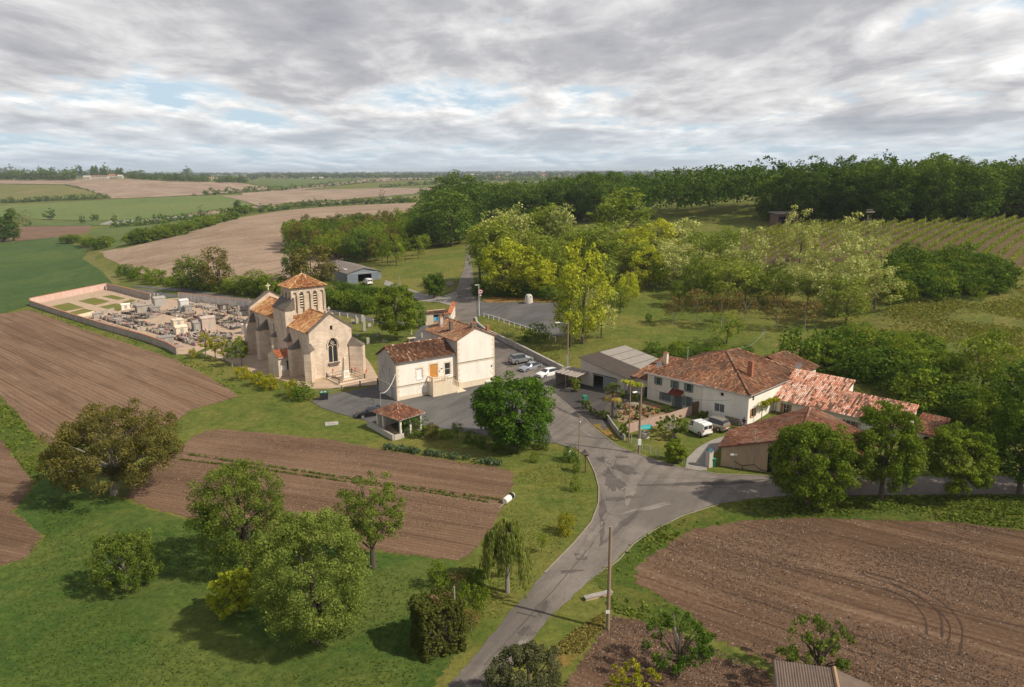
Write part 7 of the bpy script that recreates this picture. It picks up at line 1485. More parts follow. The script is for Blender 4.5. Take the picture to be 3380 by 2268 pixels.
def trunkmesh(seed, h, r, C_, nl=6, mat_=None, lean=0., z0=.25, name='trunk', fork=None):
    rs = random.Random(seed); m = MB(); top = Vector((lean*h, rs.uniform(-.05, .05)*h, h)); pts = [Vector((0, 0, -.4)), Vector((0, 0, 0)), Vector((lean*h*.25, rs.uniform(-.02, .02)*h, h*.35)), Vector((lean*h*.6, rs.uniform(-.04, .04)*h, h*.7)), top]
    m.tube(pts, [r*1.5, r*1.15, r*.85, r*.55, r*.15], 7)
    for i in range(nl):
        q = C_[rs.randrange(len(C_))]; b = max(z0, min(.8, (q[2]/h)*rs.uniform(.35, .6))); f = pts[1].lerp(top, b); e = Vector(q); mid = f.lerp(e, .5)+Vector((0, 0, h*.04))
        m.tube([f, mid, e], [r*.5*(1-b*.5), r*.3, r*.06], 5)
    o = m.obj(name, mat_ or M_bark, smooth=50); d = o.data; bpy.data.objects.remove(o); return d
PROTO = {}
def proto(kind, seed, H, rx, rz, n, leaf, mat_, ncl=60, tr=.25, ry=None, zc_=None, bark=None, limbs=6, **kw):
    ck = {k: kw.pop(k) for k in ('cr', 'lump', 'shell', 'low', 'cone') if k in kw}; zc_ = zc_ if zc_ is not None else H-rz*.95
    C_, Rd = clumps(seed, rx, ry or rx, rz, zc_, int(ncl*1.7), **ck); lm = leafmesh('crown', C_, Rd, int(n*1.7), leaf*.82, mat_, seed, **kw)
    PROTO.setdefault(kind, []).append((trunkmesh(seed, H*.8, tr, C_, limbs, bark), lm, H, rx))
def inst(kind, p, H, w=None, rz=None, label='', cat='tree', group=None, v=None, name=None, trunk=True, tint=None):
    pr = PROTO[kind]; tm, lm, H0, r0 = pr[(v if v is not None else RG.randrange(len(pr))) % len(pr)]
    sz = H/H0; sx = (w/2/r0) if w else sz*RG.uniform(.9, 1.12)
    t = thing(name or ('tree' if cat == 'tree' else cat), label, cat, p, rz=RG.uniform(0, 6.28) if rz is None else rz, group=group); t.scale = (sx, sx, sz)
    if trunk: o = bpy.data.objects.new('trunk', tm); COL.objects.link(o); o.parent = t
    o = bpy.data.objects.new('crown' if trunk else 'foliage', lm); COL.objects.link(o); o.parent = t
    return t
def px_tree(kind, x, yb, yt, wpx, label, cat='tree', group=None, **k):
    """base pixel, top row and width in the photo -> a tree of that size standing there"""
    g = GD(x, yb); H = zat(g, yt*DS)-g[2]; dist = g[1]*cp-(g[2]+H/2-CAMZ)*sp; w = wpx*DS*dist/FPX*(1.08 if kind in ('acacia', 'golden', 'blossom') and x < 1560 else .92)
    return inst(kind, g, H, w, label=label, cat=cat, group=group, **k)
for s_ in range(4): proto('oak', 30+s_, 18, 5.6, 8.2, 3600, .62, L_wood, 70, .32, cr=.24, lump=.2, up=.5, low=-.9, shell=.55)
for s_ in range(2): proto('oakedge', 40+s_, 18, 5.4, 8.9, 5200, .55, L_wood, 90, .32, cr=.22, lump=.2, low=-1., zc_=9.2)
for s_ in range(3): proto('far', 50+s_, 12, 5., 5.8, 420, 1.25, L_wood, 26, .3, cr=.3, lump=.4, limbs=2)
for s_ in range(3): proto('mid', 60+s_, 11, 4., 5., 2600, .42, L_mid, 55, .2, cr=.25, lump=.4)
for s_ in range(2): proto('midolive', 66+s_, 11, 4., 5., 2600, .42, L_walnut, 55, .2, cr=.25, lump=.4)
for s_ in range(3): proto('acacia', 70+s_, 13, 3.2, 5.8, 2900, .36, L_acac, 58, .18, cr=.22, lump=.55, shell=.35)
for s_ in range(3): proto('golden', 75+s_, 9, 3.8, 4.2, 3000, .34, L_yel, 55, .18, cr=.2, lump=.5, flat=.5)
for s_ in range(3): proto('blossom', 80+s_, 9, 2.8, 4.2, 2000, .30, L_blos, 46, .12, cr=.22, lump=.6, shell=.3)
for s_ in range(3): proto('bronze', 85+s_, 5.5, 2.3, 2.1, 900, .26, L_brown, 34, .09, cr=.24, lump=.5, bark=M_barkp)
for s_ in range(2): proto('young', 88+s_, 6, 2., 2.5, 900, .27, L_mid, 30, .10, cr=.25, lump=.4)
for s_ in range(4): proto('bush', 90+s_, 3, 1.9, 1.7, 900, .26, L_mid, 30, .08, zc_=1.35, cr=.3, lump=.35, limbs=3)
for s_ in range(3): proto('darkbush', 95+s_, 3, 1.9, 1.7, 1000, .26, L_dark, 30, .08, zc_=1.35, cr=.3, lump=.35, limbs=3)
for s_ in range(2): proto('farbush', 98+s_, 3, 2.2, 1.7, 130, .7, L_dark, 14, .1, zc_=1.3, cr=.35, limbs=1)
proto('limebush', 101, 2, 1.8, 1.15, 1500, .2, L_lime, 34, .07, zc_=.95, cr=.28, limbs=3)
proto('columnar', 103, 10, 1.6, 4.8, 2200, .42, L_dark, 60, .25, zc_=5.1, cr=.3, lump=.15)
for s_ in range(3): proto('straggle', 105+s_, 8, 2.6, 3.6, 420, .3, L_brown, 30, .14, cr=.16, lump=.5, shell=.7, limbs=12)
# ---- woods
def woodmass(name, label, pts, H, w, mt, seed, per=420, leaf=.9):
    rs = np.random.RandomState(seed); C_, Rd = [], []
    for i, (x, y, z) in enumerate(pts):
        h = rs.uniform(*H); c, r = clumps(seed+i, rs.uniform(*w)/2, rs.uniform(*w)/2, h*.36, h*.62, 34, cr=.26, lump=.3, shell=.5); C_.append(c+np.array([x, y, z-.5])); Rd.append(r)
    o = bpy.data.objects.new(name, leafmesh(name, np.concatenate(C_), np.concatenate(Rd), per*len(pts), leaf, mt, seed)); COL.objects.link(o); return tag(o, label, 'woodland', kind='stuff')
def scatter(px, spacing, seed, fn=D, step=25):
    P = wpoly(px, step, fn); a = np.array(P); rs = np.random.RandomState(seed); x0, y0 = a.min(0); x1, y1 = a.max(0); out = []
    nx, ny = int((x1-x0)/spacing)+1, int((y1-y0)/(spacing*.87))+1
    X, Y = [], []
    for j in range(ny):
        for i in range(nx): X.append(x0+(i+.5*(j % 2)+rs.uniform(-.33, .33))*spacing); Y.append(y0+(j+rs.uniform(-.33, .33))*spacing*.87)
    X, Y = np.array(X), np.array(Y); k = inpoly(X, Y, P); X, Y = X[k], Y[k]; Z = hz(X, Y); return list(zip(X, Y, Z))
WR = scatter([(1448, 500), (1560, 503), (1700, 505), (2050, 508), (2400, 498), (2800, 498), (2800, 468), (1700, 464), (1440, 474)], 8.8, 1)
nr_ = lambda x, y: y < 256 if x > 60 else y < 275
for x, y, z in [p for p in WR if nr_(p[0], p[1]) and p[0] < 235]:
    H = RG.uniform(13, 18.5)*(.82 if x < 10 else 1); inst('oakedge', (x, y, z-.5), H, RG.uniform(10.5, 14), label='tall dark green tree at the front edge of the wood beyond the vineyard', group='front trees of the wood beyond the vineyard', name='oak_tree')
WB = [p for p in WR if not nr_(p[0], p[1]) and p[0] < 330]
woodmass('distant_oak_wood', 'wood behind its front row of trees beyond the vineyard', WB, (13.5, 19), (11, 15), L_wood, 900, 520, .85)
CWd = scatter([(945, 525), (1010, 505), (1080, 530), (1180, 525), (1300, 510), (1425, 503), (1415, 474), (1250, 474), (1040, 478), (960, 500)], 10, 2)
CWd.sort(key=lambda p: p[1])
for x, y, z in CWd[:70]:
    inst('oak', (x, y, z-.5), RG.uniform(15, 20), RG.uniform(11, 15), label='dark green tree in the central wood behind the flowering trees', group='trees of the central wood', name='oak_tree')
woodmass('central_wood', 'farther canopy of the central wood behind the flowering trees', CWd[70:], (15, 20), (11, 15), L_wood, 1300, 420, .95)
for i, (x, yb, yt, w) in enumerate([(985, 562, 468, 95), (1030, 560, 440, 110), (1060, 545, 425, 100), (1010, 520, 425, 100), (1045, 500, 395, 110), (965, 535, 470, 80)]):
    px_tree('oakedge', x, yb, yt, w, 'dark green tree at the left edge of the central wood by the sloping lawn', group='trees at the left edge of the central wood', name='oak_tree')
for x, y, z in scatter([(655, 570), (700, 588), (780, 598), (850, 600), (900, 580), (960, 566), (965, 535), (900, 532), (800, 540), (670, 552)], 6.6, 3):
    inst(RG.choice(('mid', 'mid', 'midolive', 'oak')), (x, y, z-.2), RG.uniform(8.5, 12.5), RG.uniform(7, 9.5), label='leafy tree in the grove between the ploughed hill and the sloping lawn', group='trees of the grove above the hangar', name='grove_tree')
for i, (x, yb, yt, w) in enumerate([(885, 604, 545, 38), (905, 606, 538, 44), (872, 600, 540, 40), (955, 590, 540, 30), (968, 582, 530, 36), (925, 596, 536, 34)]):
    px_tree('young', x, yb, yt, w, ('small thin trunked tree on the upper lawn, %s of the line' % ['second from the left', 'third from the left', 'leftmost', 'second from the right', 'rightmost', 'middle'][i]), group='thin trunked trees on the lawn')
px_tree('midolive', 712, 668, 568, 128, 'broad brownish green tree left of the metal hangar')
px_tree('midolive', 500, 664, 572, 75, 'brownish airy tree in the field hedge left of the church'); px_tree('mid', 440, 662, 585, 80, 'green round tree beside the brownish airy one in the field hedge')
px_tree('mid', 590, 672, 618, 70, 'dense green tree in the hedge just left of the bell tower'); px_tree('mid', 545, 670, 630, 60, 'low green tree in the field hedge, between the brownish one and the tower'); px_tree('mid', 625, 676, 625, 60, 'green tree touching the tower roof from behind on the left')
px_tree('oak', 676, 640, 555, 60, 'dark tree rising behind the broad brownish green one')
def hedge(pts, n, h, kinds, label, group, wid=None, fn=D, cat='bush', name='hedge_shrub', jit=.6, far=False):
    ln = [math.hypot(pts[i+1][0]-pts[i][0], pts[i+1][1]-pts[i][1]) for i in range(len(pts)-1)]; T = sum(ln)
    for k in range(n):
        s = (k+.5)/n*T; i = 0
        while i < len(ln)-1 and s > ln[i]: s -= ln[i]; i += 1
        q = s/ln[i]; x = pts[i][0]+(pts[i+1][0]-pts[i][0])*q; y = pts[i][1]+(pts[i+1][1]-pts[i][1])*q; g = G(*fn(x, y)); g = g+np.array([RG.uniform(-jit, jit), RG.uniform(-jit, jit), 0]); hh = RG.uniform(*h)
        inst(RG.choice(kinds), g, hh, (wid or 1.35)*hh*RG.uniform(.9, 1.2), label=label, cat=cat, group=group, name=name)
hedge([(275, 628), (330, 642), (420, 656), (500, 664), (560, 672), (640, 680)], 20, (3., 5.), ['bush', 'bush', 'mid', 'darkbush'], 'bushy shrub in the field hedge behind the cemetery', 'shrubs of the field hedge behind the cemetery')
hedge([(640, 684), (700, 692), (740, 698), (800, 706), (862, 716)], 26, (3.6, 4.6), ['darkbush', 'bush'], 'dense dark shrub of the tall hedge between church and hangar', 'shrubs of the tall hedge behind the church', 1.15, jit=.3)
hedge([(765, 672), (820, 680), (870, 690)], 10, (3.4, 4.0), ['darkbush'], 'dark clipped shrub in the hedge under the hangar front', 'shrubs under the hangar front', 1.3, jit=.3)
px_tree('darkbush', 952, 748, 690, 50, 'small dark tree between the churchyard tree and the stone hut')
# clipped vase shaped tree
C_, Rd = clumps(7, 2.5, 2.5, 2.2, 2.7, 130, cr=.24, cone=-.32, lump=.05); PROTO['vase'] = [(trunkmesh(7, 3, .3, C_, 4), leafmesh('crown', C_, Rd, 7000, .24, L_dark, 7), 5.2, 2.9)]
px_tree('vase', 992, 680, 622, 58, 'clipped vase shaped dark tree beside the farm track')
# ---- acacias and flowering trees
AC = [(1120, 660, 480, 100, 'acacia'), (1165, 640, 453, 105, 'blossom'), (1095, 650, 500, 70, 'acacia'), (1150, 674, 545, 120, 'golden'), (1212, 670, 560, 105, 'golden'), (1245, 610, 453, 80, 'acacia'), (1275, 612, 455, 80, 'blossom'), (1310, 615, 505, 90, 'acacia'), (1265, 660, 550, 90, 'acacia'),
      (1340, 630, 530, 100, 'acacia'), (1410, 600, 443, 120, 'acacia'), (1372, 640, 520, 100, 'acacia'), (1440, 622, 520, 90, 'golden'), (1495, 612, 500, 95, 'golden'), (1545, 605, 492, 90, 'blossom'), (1600, 625, 530, 95, 'acacia'), (1650, 640, 520, 85, 'acacia'), (1700, 655, 540, 90, 'blossom'), 
      (1825, 600, 490, 75, 'blossom'), (1480, 655, 575, 70, 'golden'), (1375, 665, 590, 60, 'acacia'), (1545, 660, 565, 80, 'blossom'), (1590, 680, 590, 66, 'mid'), (1660, 705, 590, 90, 'acacia'), (1765, 700, 615, 75, 'mid'), (1870, 640, 560, 80, 'blossom'), (1905, 725, 585, 120, 'blossom'), (1955, 645, 512, 105, 'blossom'),
      (1995, 705, 600, 95, 'blossom'), (1930, 742, 640, 95, 'acacia'), (1200, 640, 520, 80, 'acacia'), (1330, 785, 583, 110, 'golden'), (1300, 792, 640, 62, 'acacia'), (1372, 772, 640, 66, 'blossom'), (1230, 676, 590, 80, 'golden'), (1430, 700, 630, 50, 'golden'), (1505, 640, 560, 70, 'acacia'), (1700, 690, 600, 70, 'mid'), (1505, 660, 590, 50, 'mid'), (1625, 690, 610, 60, 'mid'), (1385, 618, 500, 80, 'blossom'), (1680, 690, 592, 70, 'blossom'), (1728, 702, 604, 70, 'acacia'), (1792, 692, 592, 75, 'blossom'), (1842, 702, 612, 75, 'acacia'), (1965, 690, 565, 80, 'blossom'), (1625, 655, 560, 75, 'blossom'), (1465, 640, 545, 80, 'acacia'), (1525, 640, 540, 80, 'blossom'), (1230, 640, 545, 80, 'acacia'), (1300, 650, 570, 80, 'golden'), (1135, 640, 520, 80, 'acacia')]
nm = {'acacia': 'yellow green', 'golden': 'golden yellow', 'blossom': 'pale blossoming', 'mid': 'fresh green'}
for i, (x, yb, yt, w, k) in enumerate(AC):
    if x in (1330, 1300, 1372) and yb > 765: lb = {1330: 'tall golden yellow tree right of the upper car park railing', 1300: 'yellow green tree left beside the tall golden one at the railing', 1372: 'pale tree right beside the tall golden one at the railing'}[x]; gp_ = None
    else: lb = nm[k]+' tree of the acacia belt '+('beside the upper road and car park' if x < 1330 else 'above the orchard lawn' if x < 1640 else 'below the vineyard'); gp_ = lb.replace(' tree ', ' trees ')
    px_tree(k, x, yb, yt, w, lb, group=gp_, name='acacia_tree')
hedge([(1085, 672), (1150, 678), (1230, 678), (1290, 690)], 14, (2.2, 3.6), ['darkbush'], 'dark undergrowth shrub below the acacias at the upper car park', 'undergrowth shrubs at the upper car park')
for x, yb, yt, w, k, lb in [(1535, 742, 672, 50, 'bronze', 'leftmost bronze leaved sapling in the orchard'), (1590, 738, 662, 60, 'bronze', 'second bronze leaved sapling from the left in the orchard'), (1645, 748, 665, 62, 'bronze', 'third bronze leaved sapling from the left in the orchard'), (1700, 735, 668, 56, 'bronze', 'bronze leaved sapling near the middle of the orchard'), (1772, 752, 672, 66, 'bronze', 'second bronze leaved sapling from the right'), (1835, 756, 682, 66, 'bronze', 'rightmost bronze leaved sapling'),
        (1658, 785, 718, 72, 'young', 'small upright green fruit tree above the farmhouse'), (1433, 690, 620, 40, 'golden', 'small golden sapling on the orchard lawn'), (1415, 715, 655, 40, 'acacia', 'thin yellow green sapling at the left of the orchard'), (1545, 700, 640, 45, 'mid', 'green sapling in the upper orchard'), (1480, 735, 715, 18, 'darkbush', 'tiny round dark shrub on the orchard lawn')]:
    px_tree(k, x, yb, yt, w, lb)
px_tree('darkbush', 1222, 778, 740, 62, 'brownish low juniper on the bank below the railing', cat='bush', name='bush')
# ---- behind the farm
for poly, sp_, h, kinds, lb, gp_ in (([(2030, 690), (2040, 600), (2120, 590), (2280, 610), (2310, 650), (2250, 680), (2120, 690)], 3.2, (3, 5), ['darkbush', 'darkbush', 'bush'], 'dark shrub of the thicket below the vineyard', 'shrubs of the thicket below the vineyard'),
        ([(1850, 850), (1900, 800), (2000, 790), (2100, 830), (2200, 900), (2337, 960), (2337, 1010), (2240, 1000), (2100, 940), (1960, 880)], 3.6, (3.2, 6), ['darkbush', 'bush', 'mid'], 'overgrown dark shrub on the slope behind the long cottage', 'overgrown shrubs behind the long cottage'),
        ([(1470, 800), (1560, 795), (1720, 808), (1700, 825), (1600, 830), (1500, 822)], 2.6, (1.6, 2.6), ['darkbush', 'bush'], 'low shrub on the bank behind the garage roof', 'low shrubs behind the garage')):
    for x, y, z in scatter(poly, sp_, len(poly)): hh = RG.uniform(*h); inst(RG.choice(kinds), (x, y, z-.3), hh, hh*RG.uniform(1.2, 1.6), label=lb, cat='bush', group=gp_, name='thicket_shrub')
px_tree('darkbush', 1822, 848, 750, 112, 'dense round glossy leaved tree behind the farmhouse roof', v=1)
for x, yb, yt, w, k, lb in [(2240, 900, 760, 130, 'mid', 'large green tree with pale blossom on top at the right edge of the slope'), (2150, 880, 800, 90, 'mid', 'green tree on the slope left of the large blossoming one'), (2320, 980, 830, 130, 'oak', 'dark green tree at the right edge above the road'), (2050, 860, 770, 60, 'mid', 'slender green tree rising from the thicket behind the cottage'), (2260, 1010, 900, 110, 'mid', 'broad green tree behind the road trees at the right'), (2420, 1000, 800, 160, 'oak', 'dark tree just outside the right edge of the road bend')]:
    px_tree(k, x, yb, yt, w, lb)
# rough grass tussocks of the slope
# ---- foreground and street trees: each with its own crown
def own(label, x, yb, yt, wpx, n, leaf, mat_, seed, ncl=80, tr=.25, ry=1., zlow=.18, bark=None, limbs=8, lean=0., cat='tree', name='tree', rz=0., **kw):
    g = GD(x, yb); H = zat(g, yt*DS)-g[2]; dist = g[1]*cp-(g[2]+H/2-CAMZ)*sp; rx = wpx*DS*dist/FPX/2*.93
    ck = {k: kw.pop(k) for k in ('cr', 'lump', 'shell', 'low', 'cone') if k in kw}; ck.setdefault('cr', .2)
    n = int(n*1.9); leaf = leaf*.72; ncl = int(ncl*1.8); zlow = zlow*.75; ck['cr'] *= .95; ck['lump'] = ck.get('lump', .25)*.7
    hz_ = H*(1-zlow)/2; C_, Rd = clumps(seed, rx*.95, rx*.95*ry, hz_*.95, H*zlow+hz_, ncl, **ck)
    if lean: C_[:, 0] += (C_[:, 2]/H-.4)*lean*H
    t = thing(name, label, cat, g, rz=rz); 
    for nm_, d in (('trunk', trunkmesh(seed, H*.82, tr, C_, limbs, bark, lean)), ('crown', leafmesh('crown', C_, Rd, n, leaf, mat_, seed, **kw))): o = bpy.data.objects.new(nm_, d); COL.objects.link(o); o.parent = t
    return t, C_, Rd
own('big horse chestnut with dense bright leaves beside the town hall forecourt', 1170, 1020, 858, 196, 22000, .32, L_chest, 201, 150, .3, zlow=.06, cr=.17, flat=.35, lump=.15, shell=.6)
own('bright green rounded tree on the churchyard lawn between church and town hall', 905, 776, 652, 100, 12000, .36, L_mid, 221, 90, .25, zlow=.10, cr=.2, flat=.3, lump=.12, shell=.6)
own('round street tree in front of the barn, leftmost of the road row', 1843, 1152, 960, 198, 21000, .27, L_mid, 202, 130, .25, zlow=.06, cr=.18, flat=.3, lump=.2, shell=.6)
own('tall street tree, second from the left in the road row', 2010, 1140, 918, 170, 16000, .27, L_mid, 203, 105, .25, zlow=.1, cr=.17, flat=.2, lump=.35, shell=.4)
own('street tree, third from the left in the road row', 2185, 1136, 968, 160, 13000, .27, L_mid, 204, 90, .25, zlow=.12, cr=.18, flat=.2, lump=.35)
own('dark street tree at the right edge of the photo', 2325, 1130, 850, 150, 12000, .3, L_dark, 205, 90, .25, zlow=.1)
own('street tree beyond the right edge of the photo', 2490, 1130, 900, 180, 6000, .35, L_dark, 206, 70, .25, zlow=.1)
own('wide olive brown walnut tree with lit dead twigs at the corner of the fields', 262, 1128, 925, 340, 30000, .24, L_walnut, 207, 190, .42, ry=.85, zlow=.14, cr=.13, lump=.45, shell=.35, limbs=26, droop=.15, bark=M_barkp)
own('tall airy ash tree left of the big round one in the meadow', 562, 1302, 1045, 236, 22000, .19, L_ash, 208, 150, .28, zlow=.06, cr=.14, lump=.4, shell=.35, droop=.3, limbs=14)
own('biggest round pale green tree in the foreground meadow', 722, 1466, 1160, 282, 50000, .155, L_pale, 209, 240, .3, zlow=.02, cr=.13, lump=.12, shell=.6, limbs=10)
own('slanting tree with a forked bare trunk at the edge of the middle field', 852, 1297, 1098, 176, 9000, .19, L_ash, 210, 85, .24, zlow=.34, cr=.15, lump=.4, shell=.4, limbs=16, bark=M_bark)
own('low weeping fruit tree alone in the meadow at the left', 290, 1345, 1208, 158, 8500, .19, L_ash, 211, 80, .16, zlow=.04, cr=.15, droop=.5, limbs=14, lump=.4, bark=M_barkp)
own('golden yellow shrub at the left foot of the big round tree', 535, 1402, 1298, 112, 5200, .2, L_yel, 212, 50, .1, zlow=.05, cr=.16, lump=.6, shell=.3, cat='bush', name='bush', flat=.4)
own('wide dark grey green shrub at the bottom edge beside the lane', 1205, 1640, 1478, 200, 17000, .16, L_olive, 213, 120, .2, zlow=.02, cr=.15, cat='bush', name='bush', up=.8, shape=None)
own('knotty cherry tree with a broken pale top in the lower right garden', 1546, 1543, 1412, 165, 2300, .19, L_dark, 214, 30, .2, zlow=.34, cr=.13, lump=.6, shell=.6, droop=.8, limbs=16)
own('spreading cherry tree behind the brown shed roof', 1862, 1565, 1420, 200, 3000, .19, L_ash, 215, 36, .2, zlow=.35, cr=.12, lump=.8, shell=.6, droop=.5, limbs=18)
own('bright young shrub cut by the bottom edge in the garden', 1440, 1640, 1520, 150, 3800, .17, L_lime, 216, 50, .1, zlow=.02, cr=.13, shell=.3, lump=.6, cat='bush', name='bush')
own('small round dark shrub right of the knotty cherry', 1610, 1500, 1448, 42, 2200, .15, L_dark, 217, 26, .07, zlow=.02, cat='bush', name='bush')
# broken pale top and bare trunk of the cherry
g = GD(1546, 1543); h_ = zat(g, 1400*DS)-g[2]; m = MB(); m.tube([(0, 0, h_*.3), (-.1, 0, h_*.6), (-.45, .1, h_*.8), (-.5, 0, h_)], [.17, .13, .07, .03], 6); m.obj('dead_leader', M_barkp, [o for o in bpy.data.objects if o.get('label', '').startswith('knotty cherry')][0])
# weeping willow
def willow():
    x, yb, yt = 1158, 1352, 1182; g = GD(x, yb); H = zat(g, yt*DS)-g[2]; dist = g[1]*cp-(g[2]+H/2-CAMZ)*sp; rx = 128*DS*dist/FPX/2*.92; rs = np.random.RandomState(5)
    t = thing('weeping_willow', 'weeping willow with hanging strands beside the lane', 'tree', g); k = 330; lim = rs.rand(26)*6.283; lr = .35+.65*rs.rand(26); li = rs.randint(0, 26, k); a = lim[li]+rs.normal(size=k)*.20; r = rx*np.clip(lr[li]*(.55+.5*rs.rand(k)), 0, 1.05); z = H*(.97-.30*(r/rx)**2)-rs.rand(k)*.9
    C_ = np.stack([r*np.cos(a), r*np.sin(a), z], 1); L_ = H*(.14+.40*rs.rand(k))*(.6+.5*r/rx); pts, rad = [], []
    for i in range(k):
        m_ = int(L_[i]/.22)
        for j in range(m_): pts.append(C_[i]+np.array([.25*math.cos(a[i])*math.sqrt(j/m_), .25*math.sin(a[i])*math.sqrt(j/m_), -.22*j])); rad.append(.17)
    o = bpy.data.objects.new('crown', leafmesh('crown', np.array(pts), np.array(rad), 19000, .24, leafmat('leaves_willow', (.12, .15, .035), (.21, .25, .055), (.34, .37, .11), .3, .05), 5, up=-.3, shape='long')); COL.objects.link(o); o.parent = t
    o = bpy.data.objects.new('trunk', trunkmesh(5, H*.85, .2, C_, 14, M_barkp)); COL.objects.link(o); o.parent = t
willow()
# clipped box hedge and the tangle behind it
def boxhedge():
    g = GD(1000, 1478); h = zat(g, 1366*DS)-g[2]; t = thing('clipped_box_hedge', 'dark clipped box shaped hedge with a browned hollow on top, beside the thin grey pole', 'hedge', g, 60)
    rs = np.random.RandomState(3); n = 760; f = rs.randint(0, 5, n); u, v = rs.uniform(-1, 1, n), rs.uniform(-1, 1, n); X = np.where(f == 0, -1, np.where(f == 1, 1, u)); Y = np.where(f == 2, -1, np.where(f == 3, 1, v)); Z = np.where(f == 4, 1, rs.rand(n))
    C_ = np.stack([X*1.6, Y*1.3, Z*(h-.15)+.06*np.sin(X*4)], 1); o = bpy.data.objects.new('foliage', leafmesh('foliage', C_, np.full(n, .22), 30000, .14, leafmat('leaves_box', (.045, .058, .012), (.085, .10, .02), (.14, .15, .04), .2, .05), 3, up=.2)); COL.objects.link(o); o.parent = t
    C_ = np.stack([rs.uniform(-.2, 1.2, 30), rs.uniform(-.6, .5, 30), np.full(30, h-.12)], 1); o = bpy.data.objects.new('dead_top', leafmesh('dead_top', C_, np.full(30, .22), 900, .16, leafmat('leaves_dead', (.10, .06, .03), (.17, .10, .05), (.26, .18, .10), .1, .05), 4)); COL.objects.link(o); o.parent = t
    MB().bx(-1.15, 1.15, -.85, .85, 0, h-.7).obj('inner_stems', M_bark, t)
boxhedge()
for x, yb, yt, w, k, lb in [(1018, 1400, 1320, 62, 'bush', 'green shrub behind the clipped box hedge'), (1062, 1410, 1340, 66, 'bush', 'round green shrub right of the clipped box hedge'), (1000, 1345, 1280, 50, 'young', 'small fruit tree at the upper left of the hedge tangle'), (1045, 1350, 1300, 50, 'bronze', 'golden brown shrub in the tangle left of the willow'), (1100, 1380, 1340, 50, 'bush', 'low shrub below the willow'), (1075, 1440, 1395, 60, 'bronze', 'brownish shrub on the slope behind the thin grey pole'), (1085, 1340, 1295, 46, 'darkbush', 'dark shrub at the left foot of the willow'), (1040, 1450, 1385, 48, 'midolive', 'olive shrub squeezed between box hedge and thin grey pole'),
        (1236, 1262, 1215, 28, 'young', 'tiny standard tree right of the willow'), (1292, 1218, 1175, 42, 'limebush', 'yellowish shrub by the kerb right of the willow'), (1313, 1120, 1088, 26, 'bush', 'small round bush on the lawn by the kerb'), (1316, 1078, 1052, 18, 'darkbush', 'little bush beside the feeder post'), (1220, 1055, 1030, 22, 'bush', 'little bush on the bank behind the lawn')]:
    px_tree(k, x, yb, yt, w, lb, cat='bush' if 'tree' not in lb else 'tree', name='bush' if 'tree' not in lb else 'tree')
# flowering arum clump
px_tree('darkbush', 1302, 1052, 1020, 40, 'dark leaved clump with white flowers at the foot of the slim pole', cat='bush', name='bush')
g = GD(1300, 1050); 
for k in range(14):
    p = g+np.array([RG.uniform(-.8, .8), RG.uniform(-.7, .5), RG.uniform(.8, 1.25)]); tag(MB().lathe([(.02, -.12), (.10, 0), (.12, .08), (.03, .06)], n=6).obj('arum_flower', M_white, loc=p), 'white arum flower on the dark leaved clump by the pole', 'flower', 'white arum flowers')
# forecourt edge planting
for x, yb, yt, w, k, lb in [(945, 992, 952, 62, 'darkbush', 'olive dark shrub right of the tiled shelter'), (985, 1000, 968, 40, 'midolive', 'brownish shrub second from the tiled shelter'), (1045, 1000, 962, 30, 'young', 'small upright shrub on the forecourt edge'), (1075, 1010, 985, 36, 'darkbush', 'dark low shrub left of the chestnut'), (1020, 998, 982, 36, 'bush', 'low green shrub on the forecourt edge'), (1240, 1025, 985, 40, 'darkbush', 'dark shrub right under the chestnut'), (1100, 1022, 1000, 34, 'darkbush', 'dark low shrub at the left foot of the chestnut'),
        (1140, 1030, 1008, 30, 'darkbush', 'dark low shrub under the middle of the chestnut'), (555, 866, 838, 36, 'limebush', 'yellow topped clipped shrub leftmost by the sacristy'), (590, 880, 850, 38, 'limebush', 'yellow topped clipped shrub second by the sacristy'), (617, 890, 858, 40, 'limebush', 'yellow topped clipped shrub third by the sacristy'),  (668, 905, 868, 36, 'limebush', 'yellow green clipped shrub near the waste container'), (695, 912, 872, 56, 'darkbush', 'dark green clipped shrub beside the waste container'),
        (441, 818, 797, 20, 'limebush', 'small clipped bush at the end of the cemetery wall'), (548, 812, 770, 40, 'bush', 'round bush at the foot of the nave buttress')]:
    px_tree(k, x, yb, yt, w, lb, cat='bush', name='bush')
# pollarded limes on the cemetery gravel
for i, (x, yb, yt, w, lb) in enumerate([(470, 812, 756, 28, 'leftmost pollarded lime before the cemetery'), (492, 818, 765, 28, 'second pollarded lime from the left'), (512, 824, 770, 30, 'third pollarded lime from the left'), (530, 836, 776, 32, 'second pollarded lime from the right'), (552, 834, 780, 28, 'rightmost pollarded lime beside the nave')]):
    own(lb, x, yb, yt, w, 1500, .2, L_lime if i < 3 else L_mid, 230+i, 26, .13, zlow=.32, cr=.22, limbs=8, bark=M_barkp, lump=.4)
